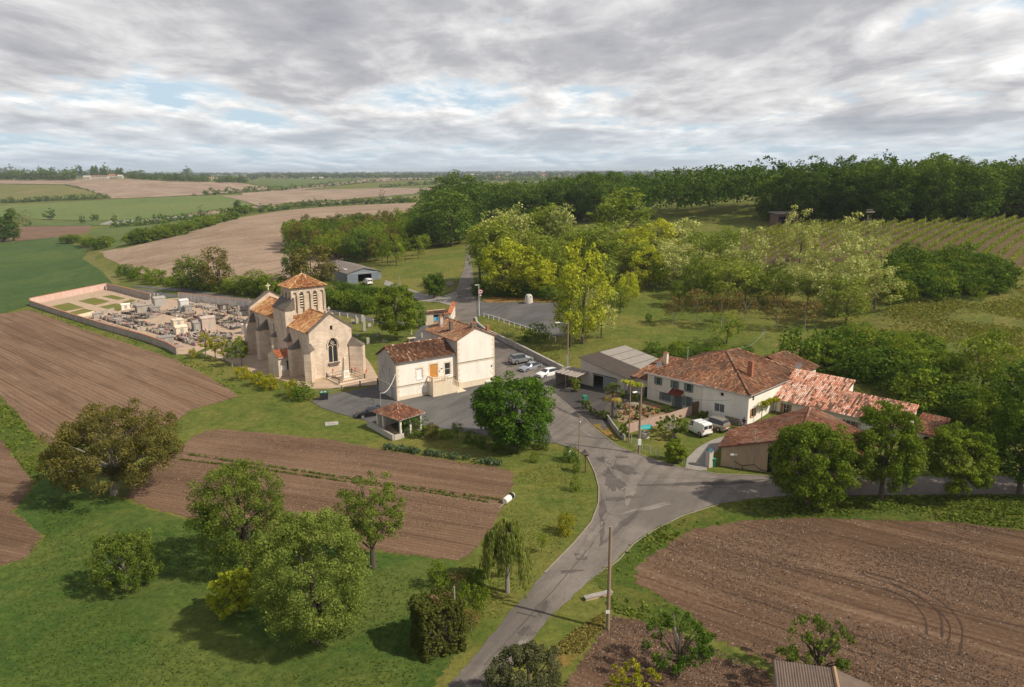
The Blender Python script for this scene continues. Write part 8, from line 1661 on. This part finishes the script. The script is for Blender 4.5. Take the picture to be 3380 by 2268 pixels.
# farm garden: palm, fig, pergola, bush, creeper
def palm():
    g = G(*z4(425, 770)); H = 5.2; t = thing('palm_tree', 'fan palm with yellowing lower fronds at the farm garden corner', 'palm tree', g); m = MB(); m.tube([(0, 0, -.3), (0, 0, H-1.4)], [.2, .17], 9); m.obj('trunk', M_bark, t)
    rs = random.Random(8); C2 = (leafmat('palm_green', (.04, .06, .015), (.08, .10, .025), (.14, .16, .04), .2, 0), leafmat('palm_yellow', (.20, .15, .03), (.34, .25, .05), (.46, .36, .10), .2, 0))
    for k in range(34):
        low = k < 11; a = rs.uniform(0, 6.28); e = rs.uniform(-.7, -.1) if low else rs.uniform(.0, 1.35); d = Vector((math.cos(a)*math.cos(e), math.sin(a)*math.cos(e), math.sin(e))); c = Vector((0, 0, H-1.4)); q = c+d*1.0
        m = MB(); m.tube([c, q], .02, 3, r=.3); side = d.cross(Vector((0, 0, 1))).normalized(); up_ = side.cross(d)
        for j in range(9):
            b = (j-4)*.30; dd = (d*math.cos(b)+side*math.sin(b)).normalized(); w_ = (side*math.cos(b)-d*math.sin(b))*.055; e1 = q+dd*.5; e2 = q+dd*.95-Vector((0, 0, .28)); m.add([q, e1-w_, e2, e1+w_], [(0, 1, 2, 3)], 0, rs.random())
        m.obj('frond', C2[1 if low else 0], t, rnd=True)
palm()
t, C_, Rd = own('spreading pale fig tree with bare grey branches on the farm grass', 738, 0, 0, 1, 1, 1, L_pale, 1) if 0 else (None, None, None)
def dtree(label, pz, zt_, wz, **k):     # positions given in the farm close-up
    x, y = z4(*pz); _, yt = z4(0, zt_); return own(label, x/DS, y/DS, yt/DS, wz/2.996/DS, **k)[0]
dtree('spreading pale fig tree with grey branches between fence and white van', (1025, 975), 775, 370, n=2600, leaf=.24, mat_=L_pale, seed=240, ncl=40, tr=.2, zlow=.35, cr=.13, shell=.6, limbs=18, bark=M_barkp)
dtree('dense bright green round bush at the wire fence beside the drive', (1040, 1225), 990, 235, n=8000, leaf=.17, mat_=L_mid, seed=241, ncl=60, tr=.1, zlow=.02, cat='bush', name='bush')
dtree('shrub with creeper beside the open lean-to', (60, 520), 380, 90, n=1600, leaf=.18, mat_=L_mid, seed=242, ncl=24, tr=.06, zlow=.02, cat='bush', name='bush')
dtree('small shrub at the yard edge by the green bin', (165, 690), 600, 110, n=1300, leaf=.16, mat_=L_ash, seed=243, ncl=24, tr=.06, zlow=.02, cat='bush', name='bush')
dtree('shrub along the low mossy wall near the palm', (350, 790), 700, 110, n=1500, leaf=.16, mat_=L_ash, seed=244, ncl=24, tr=.06, zlow=.02, cat='bush', name='bush')
dtree('shrub between the low wall and the brown pole', (540, 970), 840, 110, n=1700, leaf=.16, mat_=L_mid, seed=245, ncl=24, tr=.06, zlow=.02, cat='bush', name='bush')
dtree('leafy shrub in front of the dark slatted screen', (1320, 790), 700, 110, n=1500, leaf=.18, mat_=L_mid, seed=246, ncl=24, tr=.06, zlow=.02, cat='bush', name='bush')
dtree('small dark tree beside the round mirror near the sage shutters', (530, 620), 480, 80, n=1200, leaf=.18, mat_=L_dark, seed=247, ncl=20, tr=.06, zlow=.3)
dtree('rose bush under the left ground floor window of the farmhouse', (640, 620), 540, 80, n=1000, leaf=.15, mat_=L_ash, seed=248, ncl=20, tr=.05, zlow=.05, cat='bush', name='bush')
dtree('bush in the flower bed left of the pale front door', (940, 715), 655, 110, n=1300, leaf=.15, mat_=L_ash, seed=249, ncl=20, tr=.05, zlow=.03, cat='bush', name='bush')
for i, (x, y, yt, w, m_) in enumerate([(500, 690, 620, 90, L_ash), (575, 745, 690, 60, L_mid), (655, 800, 740, 60, L_ash), (730, 740, 690, 60, L_brown), (590, 860, 790, 90, L_mid), (800, 720, 670, 60, L_ash), (870, 735, 690, 60, L_mid), (480, 780, 715, 80, L_mid), (690, 700, 640, 70, L_ash), (1000, 740, 690, 60, L_ash), (230, 740, 670, 90, L_ash), (290, 770, 700, 80, L_mid)]):
    dtree('small planted shrub among the pots of the farm garden', (x, y), yt, w, n=700, leaf=.15, mat_=m_, seed=260+i, ncl=14, tr=.04, zlow=.02, cat='bush', name='garden_shrub')['group'] = 'small shrubs of the farm garden'
def canopy(label, name, a, b, h, w, n, mt, leaf, posts=True, dz=.18):
    A, B = np.array(a), np.array(b); t = thing(name, label, 'vine', (A[0], A[1], float(hz(A[0], A[1])))); k = 40; rs = np.random.RandomState(9); q = rs.rand(k); C_ = np.stack([(B-A)[0]*q+rs.uniform(-w, w, k), (B-A)[1]*q+rs.uniform(-w, w, k), h+rs.uniform(-dz, dz, k)], 1)
    o = bpy.data.objects.new('foliage', leafmesh('foliage', C_, np.full(k, .38), n, leaf, mt, 9)); COL.objects.link(o); o.parent = t
    for e in ((0, 0), tuple((B-A)[:2])): MB().tube([(e[0], e[1], -.2), (e[0], e[1], h)], .05, 5).obj('post', M_bark, t)
    for s_ in (-w, w): MB().tube([(0, s_, h-.1), ((B-A)[0], (B-A)[1]+s_, h-.1)], .035, 4).obj('beam', M_woodg, t)
p1_, p2_ = G(*z4(545, 600)), G(*z4(700, 640)); canopy('golden leaved vine over the pergola before the sage double doors', 'pergola_vine', p1_[:2], p2_[:2], 3.0, .6, 1500, L_yel, .2)
p = Vector(FO)+Matrix.Rotation(R(44), 3, 'Z') @ Vector((2.2, -1.0, 0)); p3_ = Vector(FO)+Matrix.Rotation(R(44), 3, 'Z') @ Vector((6.2, -1.1, 0)); canopy('green vine canopy along the white side wall of the farmhouse', 'wall_vine', p[:2], p3_[:2], 2.7, .35, 1300, L_lime, .22)
# ---- crop rows, vineyard, tufts, clods
def leafline(name, label, cat, P, w, h, per_m, leaf, mt, seed, group=None, kind=None):
    P = np.array(P); o0 = P[0].copy(); seg = np.hypot(*(P[1:, :2]-P[:-1, :2]).T); T = seg.sum(); rs = np.random.RandomState(seed); k = max(4, int(T/(w*.33))); s = np.sort(rs.rand(k))*T; cs = np.concatenate([[0], np.cumsum(seg)])
    C_ = np.stack([np.interp(s, cs, P[:, i]) for i in range(3)], 1)-o0; C_[:, :2] += rs.uniform(-w*.2, w*.2, (k, 2)); C_[:, 2] += h*.5
    me = leafmesh('foliage', C_, np.full(k, w*.5), int(T*per_m), leaf, mt, seed, sq=h/w)
    return me, o0
for i, (a, b, w, h, lb) in enumerate((([(430, 1038), (620, 1066), (860, 1104), (1140, 1142)], None, .45, .3, 'upper thin green row across the middle field'), ([(410, 1050), (560, 1066), (760, 1096), (1000, 1128), (1120, 1148)], None, .4, .25, 'lower thin green row across the middle field'), ([(882, 1024), (960, 1036), (1060, 1050), (1136, 1062)], None, 1.3, .7, 'thick dark green row of broad beans at the top of the middle field'))):
    me, o0 = leafline('crop_row', lb, 'crop', [GD(*p) for p in a], w, h, 60 if w < 1 else 150, .15 if w < 1 else .22, L_ash if w < 1 else leafmat('leaves_bean', (.05, .085, .04), (.08, .12, .06), (.13, .17, .09), .2, 0), 60+i)
    o = bpy.data.objects.new('crop_row', me); COL.objects.link(o); o.location = Vector(o0); tag(o, lb, 'crop')
def vineyard():
    P = wpoly([(1695, 535), (1780, 517), (1839, 509), (2036, 511), (2210, 502), (2400, 499), (2700, 500), (2700, 600), (2400, 604), (2290, 609), (2180, 583), (2036, 590), (1850, 600), (1745, 600), (1695, 568)], 20); a = np.array(P); h = R(44); e = np.array([math.sin(h), math.cos(h)]); n_ = np.array([math.cos(h), -math.sin(h)])
    c0, c1 = (a@n_).min(), (a@n_).max(); s0, s1 = (a@e).min(), (a@e).max(); k = 0; c = c0+1.5
    pm = MB().bx(-.04, .04, -.04, .04, -.2, 1.75).obj('post', M_polec); pd = pm.data; bpy.data.objects.remove(pm)
    while c < c1:
        s = np.arange(s0, s1, 1.5); X, Y = n_[0]*c+e[0]*s, n_[1]*c+e[1]*s; ins = inpoly(X, Y, P); c += 3.0
        if ins.sum() < 4: continue
        X, Y = X[ins], Y[ins]; Z = hz(X, Y); k += 1
        me, o0 = leafline('', '', '', np.stack([X, Y, Z+.25], 1), .98, 1.25, 40, .27, L_vine, 300+k)
        t = thing('vine_row', 'row of low yellow green vines on posts in the vineyard', 'vine row', o0-np.array([0, 0, .25]), group='vine rows of the vineyard'); o = bpy.data.objects.new('foliage', me); COL.objects.link(o); o.parent = t; o.location = (0, 0, .25)
        for i in range(0, len(X), 4): q = bpy.data.objects.new('post', pd); COL.objects.link(q); q.parent = t; q.location = (X[i]-o0[0], Y[i]-o0[1], Z[i]-o0[2]+.25); q.scale = (1, 1, RG.uniform(.85, 1.2))
vineyard()
def tufts(name, label, px, n, size, mt, seed, step=20, fn=D, hgt=.5, flat=-.3):
    P = wpoly(px, step, fn); a = np.array(P); rs = np.random.RandomState(seed); X = rs.uniform(a[:, 0].min(), a[:, 0].max(), n*3); Y = rs.uniform(a[:, 1].min(), a[:, 1].max(), n*3); k = inpoly(X, Y, P) & (np.sin(X*.31+2*np.sin(Y*.23))+np.sin(Y*.37+X*.11)+rs.normal(size=len(X))*.6 > -.1); X, Y = X[k][:n], Y[k][:n]; m_ = len(X)
    if m_ == 0: return
    C_ = np.stack([X, Y, hz(X, Y)+.04], 1); me = leafmesh(name, C_, np.full(m_, size*.6), m_*3, size, mt, seed, up=1.2, sq=hgt); o = bpy.data.objects.new(name, me); COL.objects.link(o); tag(o, label, 'grass' if 'grass' in name else 'ground cover', kind='stuff')
L_grass = leafmat('blades', (0.071, 0.119, 0.019), (0.121, 0.169, 0.027), (0.223, 0.236, 0.047), .3, 0); L_straw = leafmat('straw', (.13, .13, .035), (.21, .19, .05), (.34, .27, .10), .25, 0); L_gl = leafmat('blades_olive', (0.124, 0.159, 0.027), (0.194, 0.223, 0.041), (0.299, 0.298, 0.068), .3, 0)
tufts('verge_grass', 'rank green grass along the field verge below the junction', [(1350, 1322), (1411, 1280), (1488, 1214), (1562, 1178), (1720, 1142), (2000, 1134), (2337, 1132), (2337, 1210), (2179, 1190), (1852, 1181), (1712, 1185), (1572, 1208), (1488, 1264), (1450, 1292), (1448, 1330), (1525, 1378), (1640, 1458), (1500, 1425), (1400, 1396)], 9000, .30, L_grass, 401)
tufts('meadow_grass', 'long green grass of the foreground meadow', [(0, 1300), (105, 1225), (70, 1130), (280, 1142), (445, 1190), (941, 1274), (1040, 1284), (1010, 1400), (1040, 1500), (960, 1568), (0, 1568)], 12000, .12, leafmat('blades_meadow', (.06, .105, .022), (.085, .135, .027), (.12, .165, .038), .3, 0), 402)
tufts('lane_grass', 'short olive grass between the middle field and the lane', [(1130, 1200), (1180, 1080), (1320, 1040), (1350, 1110), (1300, 1230), (1150, 1390), (1050, 1500), (1060, 1300)], 2500, .12, L_gl, 403)
tufts('slope_grass', 'rough dry grass tussocks on the slope at the right', [(1850, 790), (2000, 720), (2060, 680), (2250, 690), (2337, 650), (2337, 900), (2200, 870), (2000, 800)], 5000, .34, L_straw, 404, hgt=.7)
tufts('slope_weeds', 'green weeds between the dry tussocks of the slope', [(1850, 790), (2000, 720), (2060, 680), (2250, 690), (2337, 650), (2337, 900), (2200, 870), (2000, 800)], 11000, .36, L_gl, 405, hgt=.7)
tufts('ditch_grass', 'grass of the drainage strip between the left fields', [(0, 908), (40, 946), (83, 1002), (105, 1070), (84, 1100), (46, 1060), (0, 1000)], 3000, .35, L_grass, 406)
tufts('dry_grass', 'orange dry grass on the bank beside the lane', [(1380, 1400), (1392, 1412), (1361, 1447), (1325, 1490), (1262, 1500), (1268, 1478), (1315, 1438)], 2500, .22, L_straw, 407)
tufts('wall_weeds', 'weeds between the cemetery wall and the ploughed field', [z2(60, 290), z2(480, 420), z2(1200, 640), z2(1500, 770), z2(2000, 900), z2(2150, 1150), z2(1950, 1060), z2(1500, 830), z2(1250, 715), z2(700, 545), z2(60, 305)], 6000, .34, L_grass, 408, fn=idf)
tufts('bank_grass', 'short grass of the bank between railing and retaining wall', [z7(290, 520), z7(1190, 770), z7(1240, 1090), z7(620, 800), z7(330, 640)], 2500, .2, L_gl, 409, fn=idf)
M_clod = leafmat('clods', (.10, .065, .045), (.19, .125, .09), (.40, .33, .26), 0., 0)
tufts('soil_clods', 'clods, stones and straw bits on the right ploughed field', [(1572, 1215), (1712, 1192), (1852, 1186), (2179, 1195), (2337, 1215), (2337, 1568), (1960, 1568), (1735, 1498), (1633, 1454), (1492, 1350), (1450, 1294)], 16000, .10, M_clod, 410, hgt=.3)
tufts('garden_clods', 'clods and weeds on the small garden plot', [(1357, 1467), (1399, 1408), (1560, 1450), (1754, 1533), (1740, 1568), (1300, 1568)], 5000, .09, M_clod, 411, hgt=.3)
tufts('field_clods', 'clods and straw bits on the middle ploughed field', [(500, 985), (760, 1010), (1130, 1070), (1170, 1105), (1095, 1240), (941, 1262), (445, 1180), (346, 1155), (400, 1035)], 9000, .09, M_clod, 412, hgt=.3)
# ------------------------------------------------------------ far land: hedges, single trees, villages, wooded horizon
FG = 'shrubs of the far hedgerows'
def fh(pts, n, h, lb, k=('farbush',), wid=1.6, group=None): hedge(pts, n, h, list(k), lb, group or lb.replace('shrub', 'shrubs', 1), wid, jit=2., name='hedgerow_shrub')
fh([(295, 560), (330, 554), (370, 545), (410, 537), (435, 528), (460, 520), (500, 508), (535, 497)], 30, (4, 8), 'leafy shrub in the hedge along the left edge of the ploughed hill', ('farbush', 'mid', 'mid'))
fh([(540, 494), (580, 487), (640, 480), (700, 474), (780, 468), (860, 465), (940, 462)], 42, (5, 9), 'leafy shrub in the hedge along the crest of the ploughed hill', ('farbush', 'mid', 'far'))
fh([(150, 555), (172, 556)], 4, (4, 6), 'shrub at the bend of the mown track', ('mid', 'bush')); fh([(185, 560), (235, 568), (250, 560)], 8, (3, 6), 'shrub clump beside the mown track', ('mid', 'bush', 'darkbush'))
fh([(250, 520), (290, 517), (330, 515), (360, 511)], 12, (3, 6), 'shrub along the pale far path'); fh([(360, 512), (400, 505), (450, 499), (480, 494)], 12, (4, 8), 'shrub in the short hedge near the far bare tree')
fh([(0, 463), (60, 462), (100, 459), (180, 456), (250, 453)], 34, (4, 8), 'shrub in the hedge between the two left green fields'); fh([(150, 423), (200, 434), (250, 453)], 16, (2, 4), 'shrub of the slanting hedge below the far brown field')
fh([(470, 445), (560, 440), (650, 434), (720, 428), (800, 421), (880, 413), (990, 410)], 46, (5, 11), 'shrub of the long dark hedgerow across the far brown fields'); fh([(865, 430), (930, 424), (1000, 421)], 14, (6, 9), 'shrub of the short far hedge near the central wood')
for i, (x, yb, yt, w, k, lb) in enumerate([(114, 502, 480, 26, 'far', 'round lone tree in the left green valley'), (189, 512, 493, 14, 'far', 'narrow lone tree in the valley left of the pair'), (212, 505, 489, 12, 'far', 'left tree of a close pair in the valley'), (221, 505, 489, 12, 'far', 'right tree of a close pair in the valley'), (262, 511, 491, 14, 'far', 'leaning lone tree right of the pair'), (317, 508, 494, 14, 'far', 'small round tree beside the pale far path'), (381, 507, 490, 22, 'far', 'round dark tree at the end of the pale path'), (543, 482, 457, 16, 'columnar', 'slender poplar like tree on the hill edge'), (458, 500, 470, 18, 'straggle', 'bare brownish tree in the valley hedge'), (874, 464, 433, 18, 'straggle', 'reddish bare tree on the crest hedge'),
        (32, 550, 476, 30, 'columnar', 'tall dark poplar, right one of the group at the left edge'), (10, 553, 495, 30, 'columnar', 'shorter dark poplar at the left edge'), (-20, 553, 490, 30, 'columnar', 'dark poplar just outside the left edge'), (52, 512, 482, 30, 'straggle', 'pale airy tree behind the dark poplars'), (62, 516, 500, 18, 'farbush', 'dark round bush right of the poplars'), (443, 447, 442, 10, 'farbush', 'small dark bush at the foot of the far brown field')]):
    px_tree(k, x, yb, yt, w, lb)
M_hw = plain('far_wall', (.50, .45, .39), .9, 0, .1, .2); M_hr = plain('far_tiles', (.42, .16, .08), .9, 0, .2, .3); M_hd = plain('far_brown_roof', (.22, .13, .10), .9, 0, .2, .3)
def farhouse(x, yb, w, d, h, label, rf=None, rh=2.4, rot=80, dy=0.):
    g = GD(x, yb); t = thing('distant_house', label, 'house', g, rot, 'houses of the far villages'); m = MB(); m.bx(-w/2, w/2, -d/2, d/2, -2, h); m.add([(-w/2, -d/2, h), (-w/2, d/2, h), (-w/2, 0, h+rh-.1)], [(0, 1, 2)]); m.add([(w/2, -d/2, h), (w/2, d/2, h), (w/2, 0, h+rh-.1)], [(0, 2, 1)]); m.obj('wall', M_hw, t)
    m = MB(); a, b = w/2+.4, d/2+.5; m.add([(-a, -b, h-.1), (a, -b, h-.1), (a, 0, h+rh), (-a, 0, h+rh), (a, b, h-.1), (-a, b, h-.1)], [(0, 1, 2, 3), (3, 2, 4, 5), (0, 5, 4, 1)]); m.obj('roof', rf or M_hr, t)
    for q in (-.3, .05, .3): MB().bx(w*q-.6, w*q+.6, -d/2-.05, -d/2-.01, .6, 2.2).obj('window', M_glass, t)
for i, (x, yb, w, d, h, rf, lb) in enumerate([(200, 409, 14, 10, 5, M_hw, 'pale house left of the brown roofed barn on the far ridge'), (228, 408, 34, 16, 5, M_hd, 'long brown roofed barn on the far ridge'), (262, 405, 22, 12, 5, M_hr, 'bright orange roofed house on the far ridge'), (275, 407, 10, 10, 5, M_hw, 'white gabled house right of the orange roof'), (180, 398, 26, 12, 6, M_hw, 'grey roofed building in the ridge trees'), (125, 396, 26, 14, 7, M_hd, 'brown gabled building among the left ridge trees'), (305, 399, 18, 10, 5, M_hr, 'pink roofed house behind the orange one'), (245, 400, 16, 10, 6, M_hr, 'orange house behind the long barn'), (156, 408, 12, 8, 2.5, M_hw, 'low white shed at the ridge field edge'),
        (385, 405, 14, 9, 5, M_hr, 'orange roofed house in the middle of the far ridge'), (478, 410, 14, 9, 5, M_hr, 'orange roofed house near the end of the far ridge'), (492, 411, 10, 8, 6, M_hw, 'white house beside the orange one near the ridge end'), (515, 412, 16, 8, 4, M_hd, 'low brown roofed shed at the ridge end'), (645, 406, 26, 14, 6, M_hr, 'orange roofed farm beyond the far green field'), (660, 405, 22, 12, 6, M_hr, 'second farm roof beyond the far green field'), (720, 408, 22, 10, 4, M_hw, 'row of white buildings beyond the far green field'), (733, 408, 14, 10, 4, M_hw, 'small white building right of the white row'), (820, 405, 24, 12, 7, M_hw, 'white gabled building in the distant plain'),
        (860, 402, 20, 12, 6, M_hr, 'orange roof in the distant plain'), (1082, 402, 40, 20, 7, M_hw, 'long white shed at the horizon above the central wood'), (1135, 408, 30, 16, 5, M_hr, 'reddish roof behind the central wood'), (1240, 402, 30, 14, 6, M_hr, 'red roof at the horizon right of the central wood top'), (1305, 400, 26, 14, 5, M_hw, 'small white building near the middle horizon'), (1460, 402, 50, 16, 6, M_hw, 'pale building row between the two woods'), (1500, 398, 30, 14, 7, M_hd, 'grey roofed building between the two woods')]):
    farhouse(x, yb, w, d, h, lb, rf)
def ridge_trees(poly, sp_, h, lb, seed, kinds=('far',), w=1., mx=60):
    pt = scatter(poly, sp_, seed); random.Random(seed).shuffle(pt); print('ridge', lb, len(pt))
    for x, y, z in pt[:mx]: hh = RG.uniform(*h); inst(RG.choice(kinds), (x, y, z-.5), hh, hh*RG.uniform(.9, 1.4)*w, label=lb, group=lb.replace('tree', 'trees', 1), name='distant_tree')
    if len(pt) > mx: woodmass('ridge_wood', 'mass of small trees: '+lb.replace('distant ', ''), pt[mx:mx+900], h, (h[0], h[1]*1.3), L_wood, seed*31, 60, 2.2)
def skyline(xs, yb, tops, wr, lb, kinds=('far',), nm_='distant_tree', jit=2):
    for i, x in enumerate(xs):
        if i % 3 == 0 and RG.random() < .12: continue
        y = yb(x) if callable(yb) else yb; g = GD(x, y+RG.uniform(-.6, 1.2)); px_m = FPX/DS/math.hypot(g[0], g[1]); h = RG.uniform(*tops)/px_m; inst(RG.choice(kinds), g-np.array([0, 0, .5]), h, RG.uniform(*wr)/px_m, label=lb, group=lb.replace('tree', 'trees', 1), name=nm_)
rx_ = lambda a, b, st: [a+i*st+RG.uniform(-st*.3, st*.3) for i in range(int((b-a)/st))]
skyline(rx_(-40, 178, 5.), 411.5, (12, 19), (10, 16), 'distant tree on the wooded ridge left of the village')
skyline(rx_(-30, 185, 11.), 405, (12, 20), (10, 16), 'distant tree of the rear row on the left ridge')
skyline(rx_(170, 335, 10.), 403.5, (9, 15), (9, 14), 'distant tree between the village roofs', ('far', 'far', 'columnar'))
skyline([207, 214, 222, 233, 240, 270, 278], 405, (19, 25), (5, 8), 'tall dark distant tree above the village roofs', ('columnar',))
skyline([182, 245], 405, (22, 24), (12, 13), 'round tall distant tree standing above the village')
skyline(rx_(290, 480, 5.), lambda x: 409+(x-290)*.034, (9, 16), (10, 15), 'distant tree along the village ridge'); skyline(rx_(495, 566, 4.), 417, (9, 14), (9, 14), 'distant tree at the right end of the village ridge')
skyline([425, 430], 405, (18, 20), (14, 16), 'tallest round tree on the right part of the village ridge')
skyline(rx_(570, 1010, 9.), 405.5, (6, 11), (10, 18), 'distant tree behind the far fields', ('far',)); skyline(rx_(1000, 1440, 10.), 413, (8, 14), (12, 18), 'distant tree peeping over the central wood'); skyline(rx_(1420, 1560, 7.), 414, (10, 17), (10, 16), 'distant tree between the two woods')
tag(bpy.data.objects['distant_oak_wood'], 'wood canopy behind its front row beyond the vineyard')
def horizon():
    rs = np.random.RandomState(77); n = 9000; r = np.exp(rs.uniform(math.log(1750), math.log(8600), n)); a = rs.uniform(-.75, .75, n)
    X, Y = r*np.sin(a), r*np.cos(a); s = np.sin(X*.0013+2*np.sin(r*.0021))+np.sin(r*.0052+X*.0008)*1.1+rs.normal(size=n)*.35
    vis = ~((a < -.17) & (r < 2500)); k = (s > -.35) & vis | (r > 5200); X, Y, r = X[k], Y[k], r[k]; Z = hz(X, Y); h = np.clip(rs.uniform(7, 13, len(X))*(r/3500)**.25, 6, 17)
    m_ = len(X); C_ = np.stack([X, Y, Z+h*.45], 1); me = leafmesh('distant_woods', C_, h*.75*(r/2500)**.45, m_*9, 7.5, leafmat('leaves_far', (.024, .045, .020), (.040, .066, .028), (.060, .088, .038), 0, 0), 78, up=.4, sq=.7)
    o = bpy.data.objects.new('distant_woods', me); COL.objects.link(o); tag(o, 'blurred dark woodland belt along the whole horizon', 'woodland', kind='stuff')
horizon()
# ------------------------------------------------------------ air
def haze():
    m = bpy.data.materials.new('haze_air'); m.use_nodes = True; N = m.node_tree.nodes; N.clear(); o = N.new('ShaderNodeOutputMaterial'); v = N.new('ShaderNodeVolumePrincipled')
    v.inputs['Color'].default_value = (.82, .90, 1, 1); v.inputs['Density'].default_value = .00010; v.inputs['Anisotropy'].default_value = .2; m.node_tree.links.new(v.outputs[0], o.inputs['Volume'])
    b = MB(); zz = min(float(q.co.z) for q in bpy.data.objects['ground'].data.vertices)-1; b.bx(-9800, 9800, -9800, 9800, zz, 62); ob = b.obj('haze', m); tag(ob, kind='stuff')
haze()
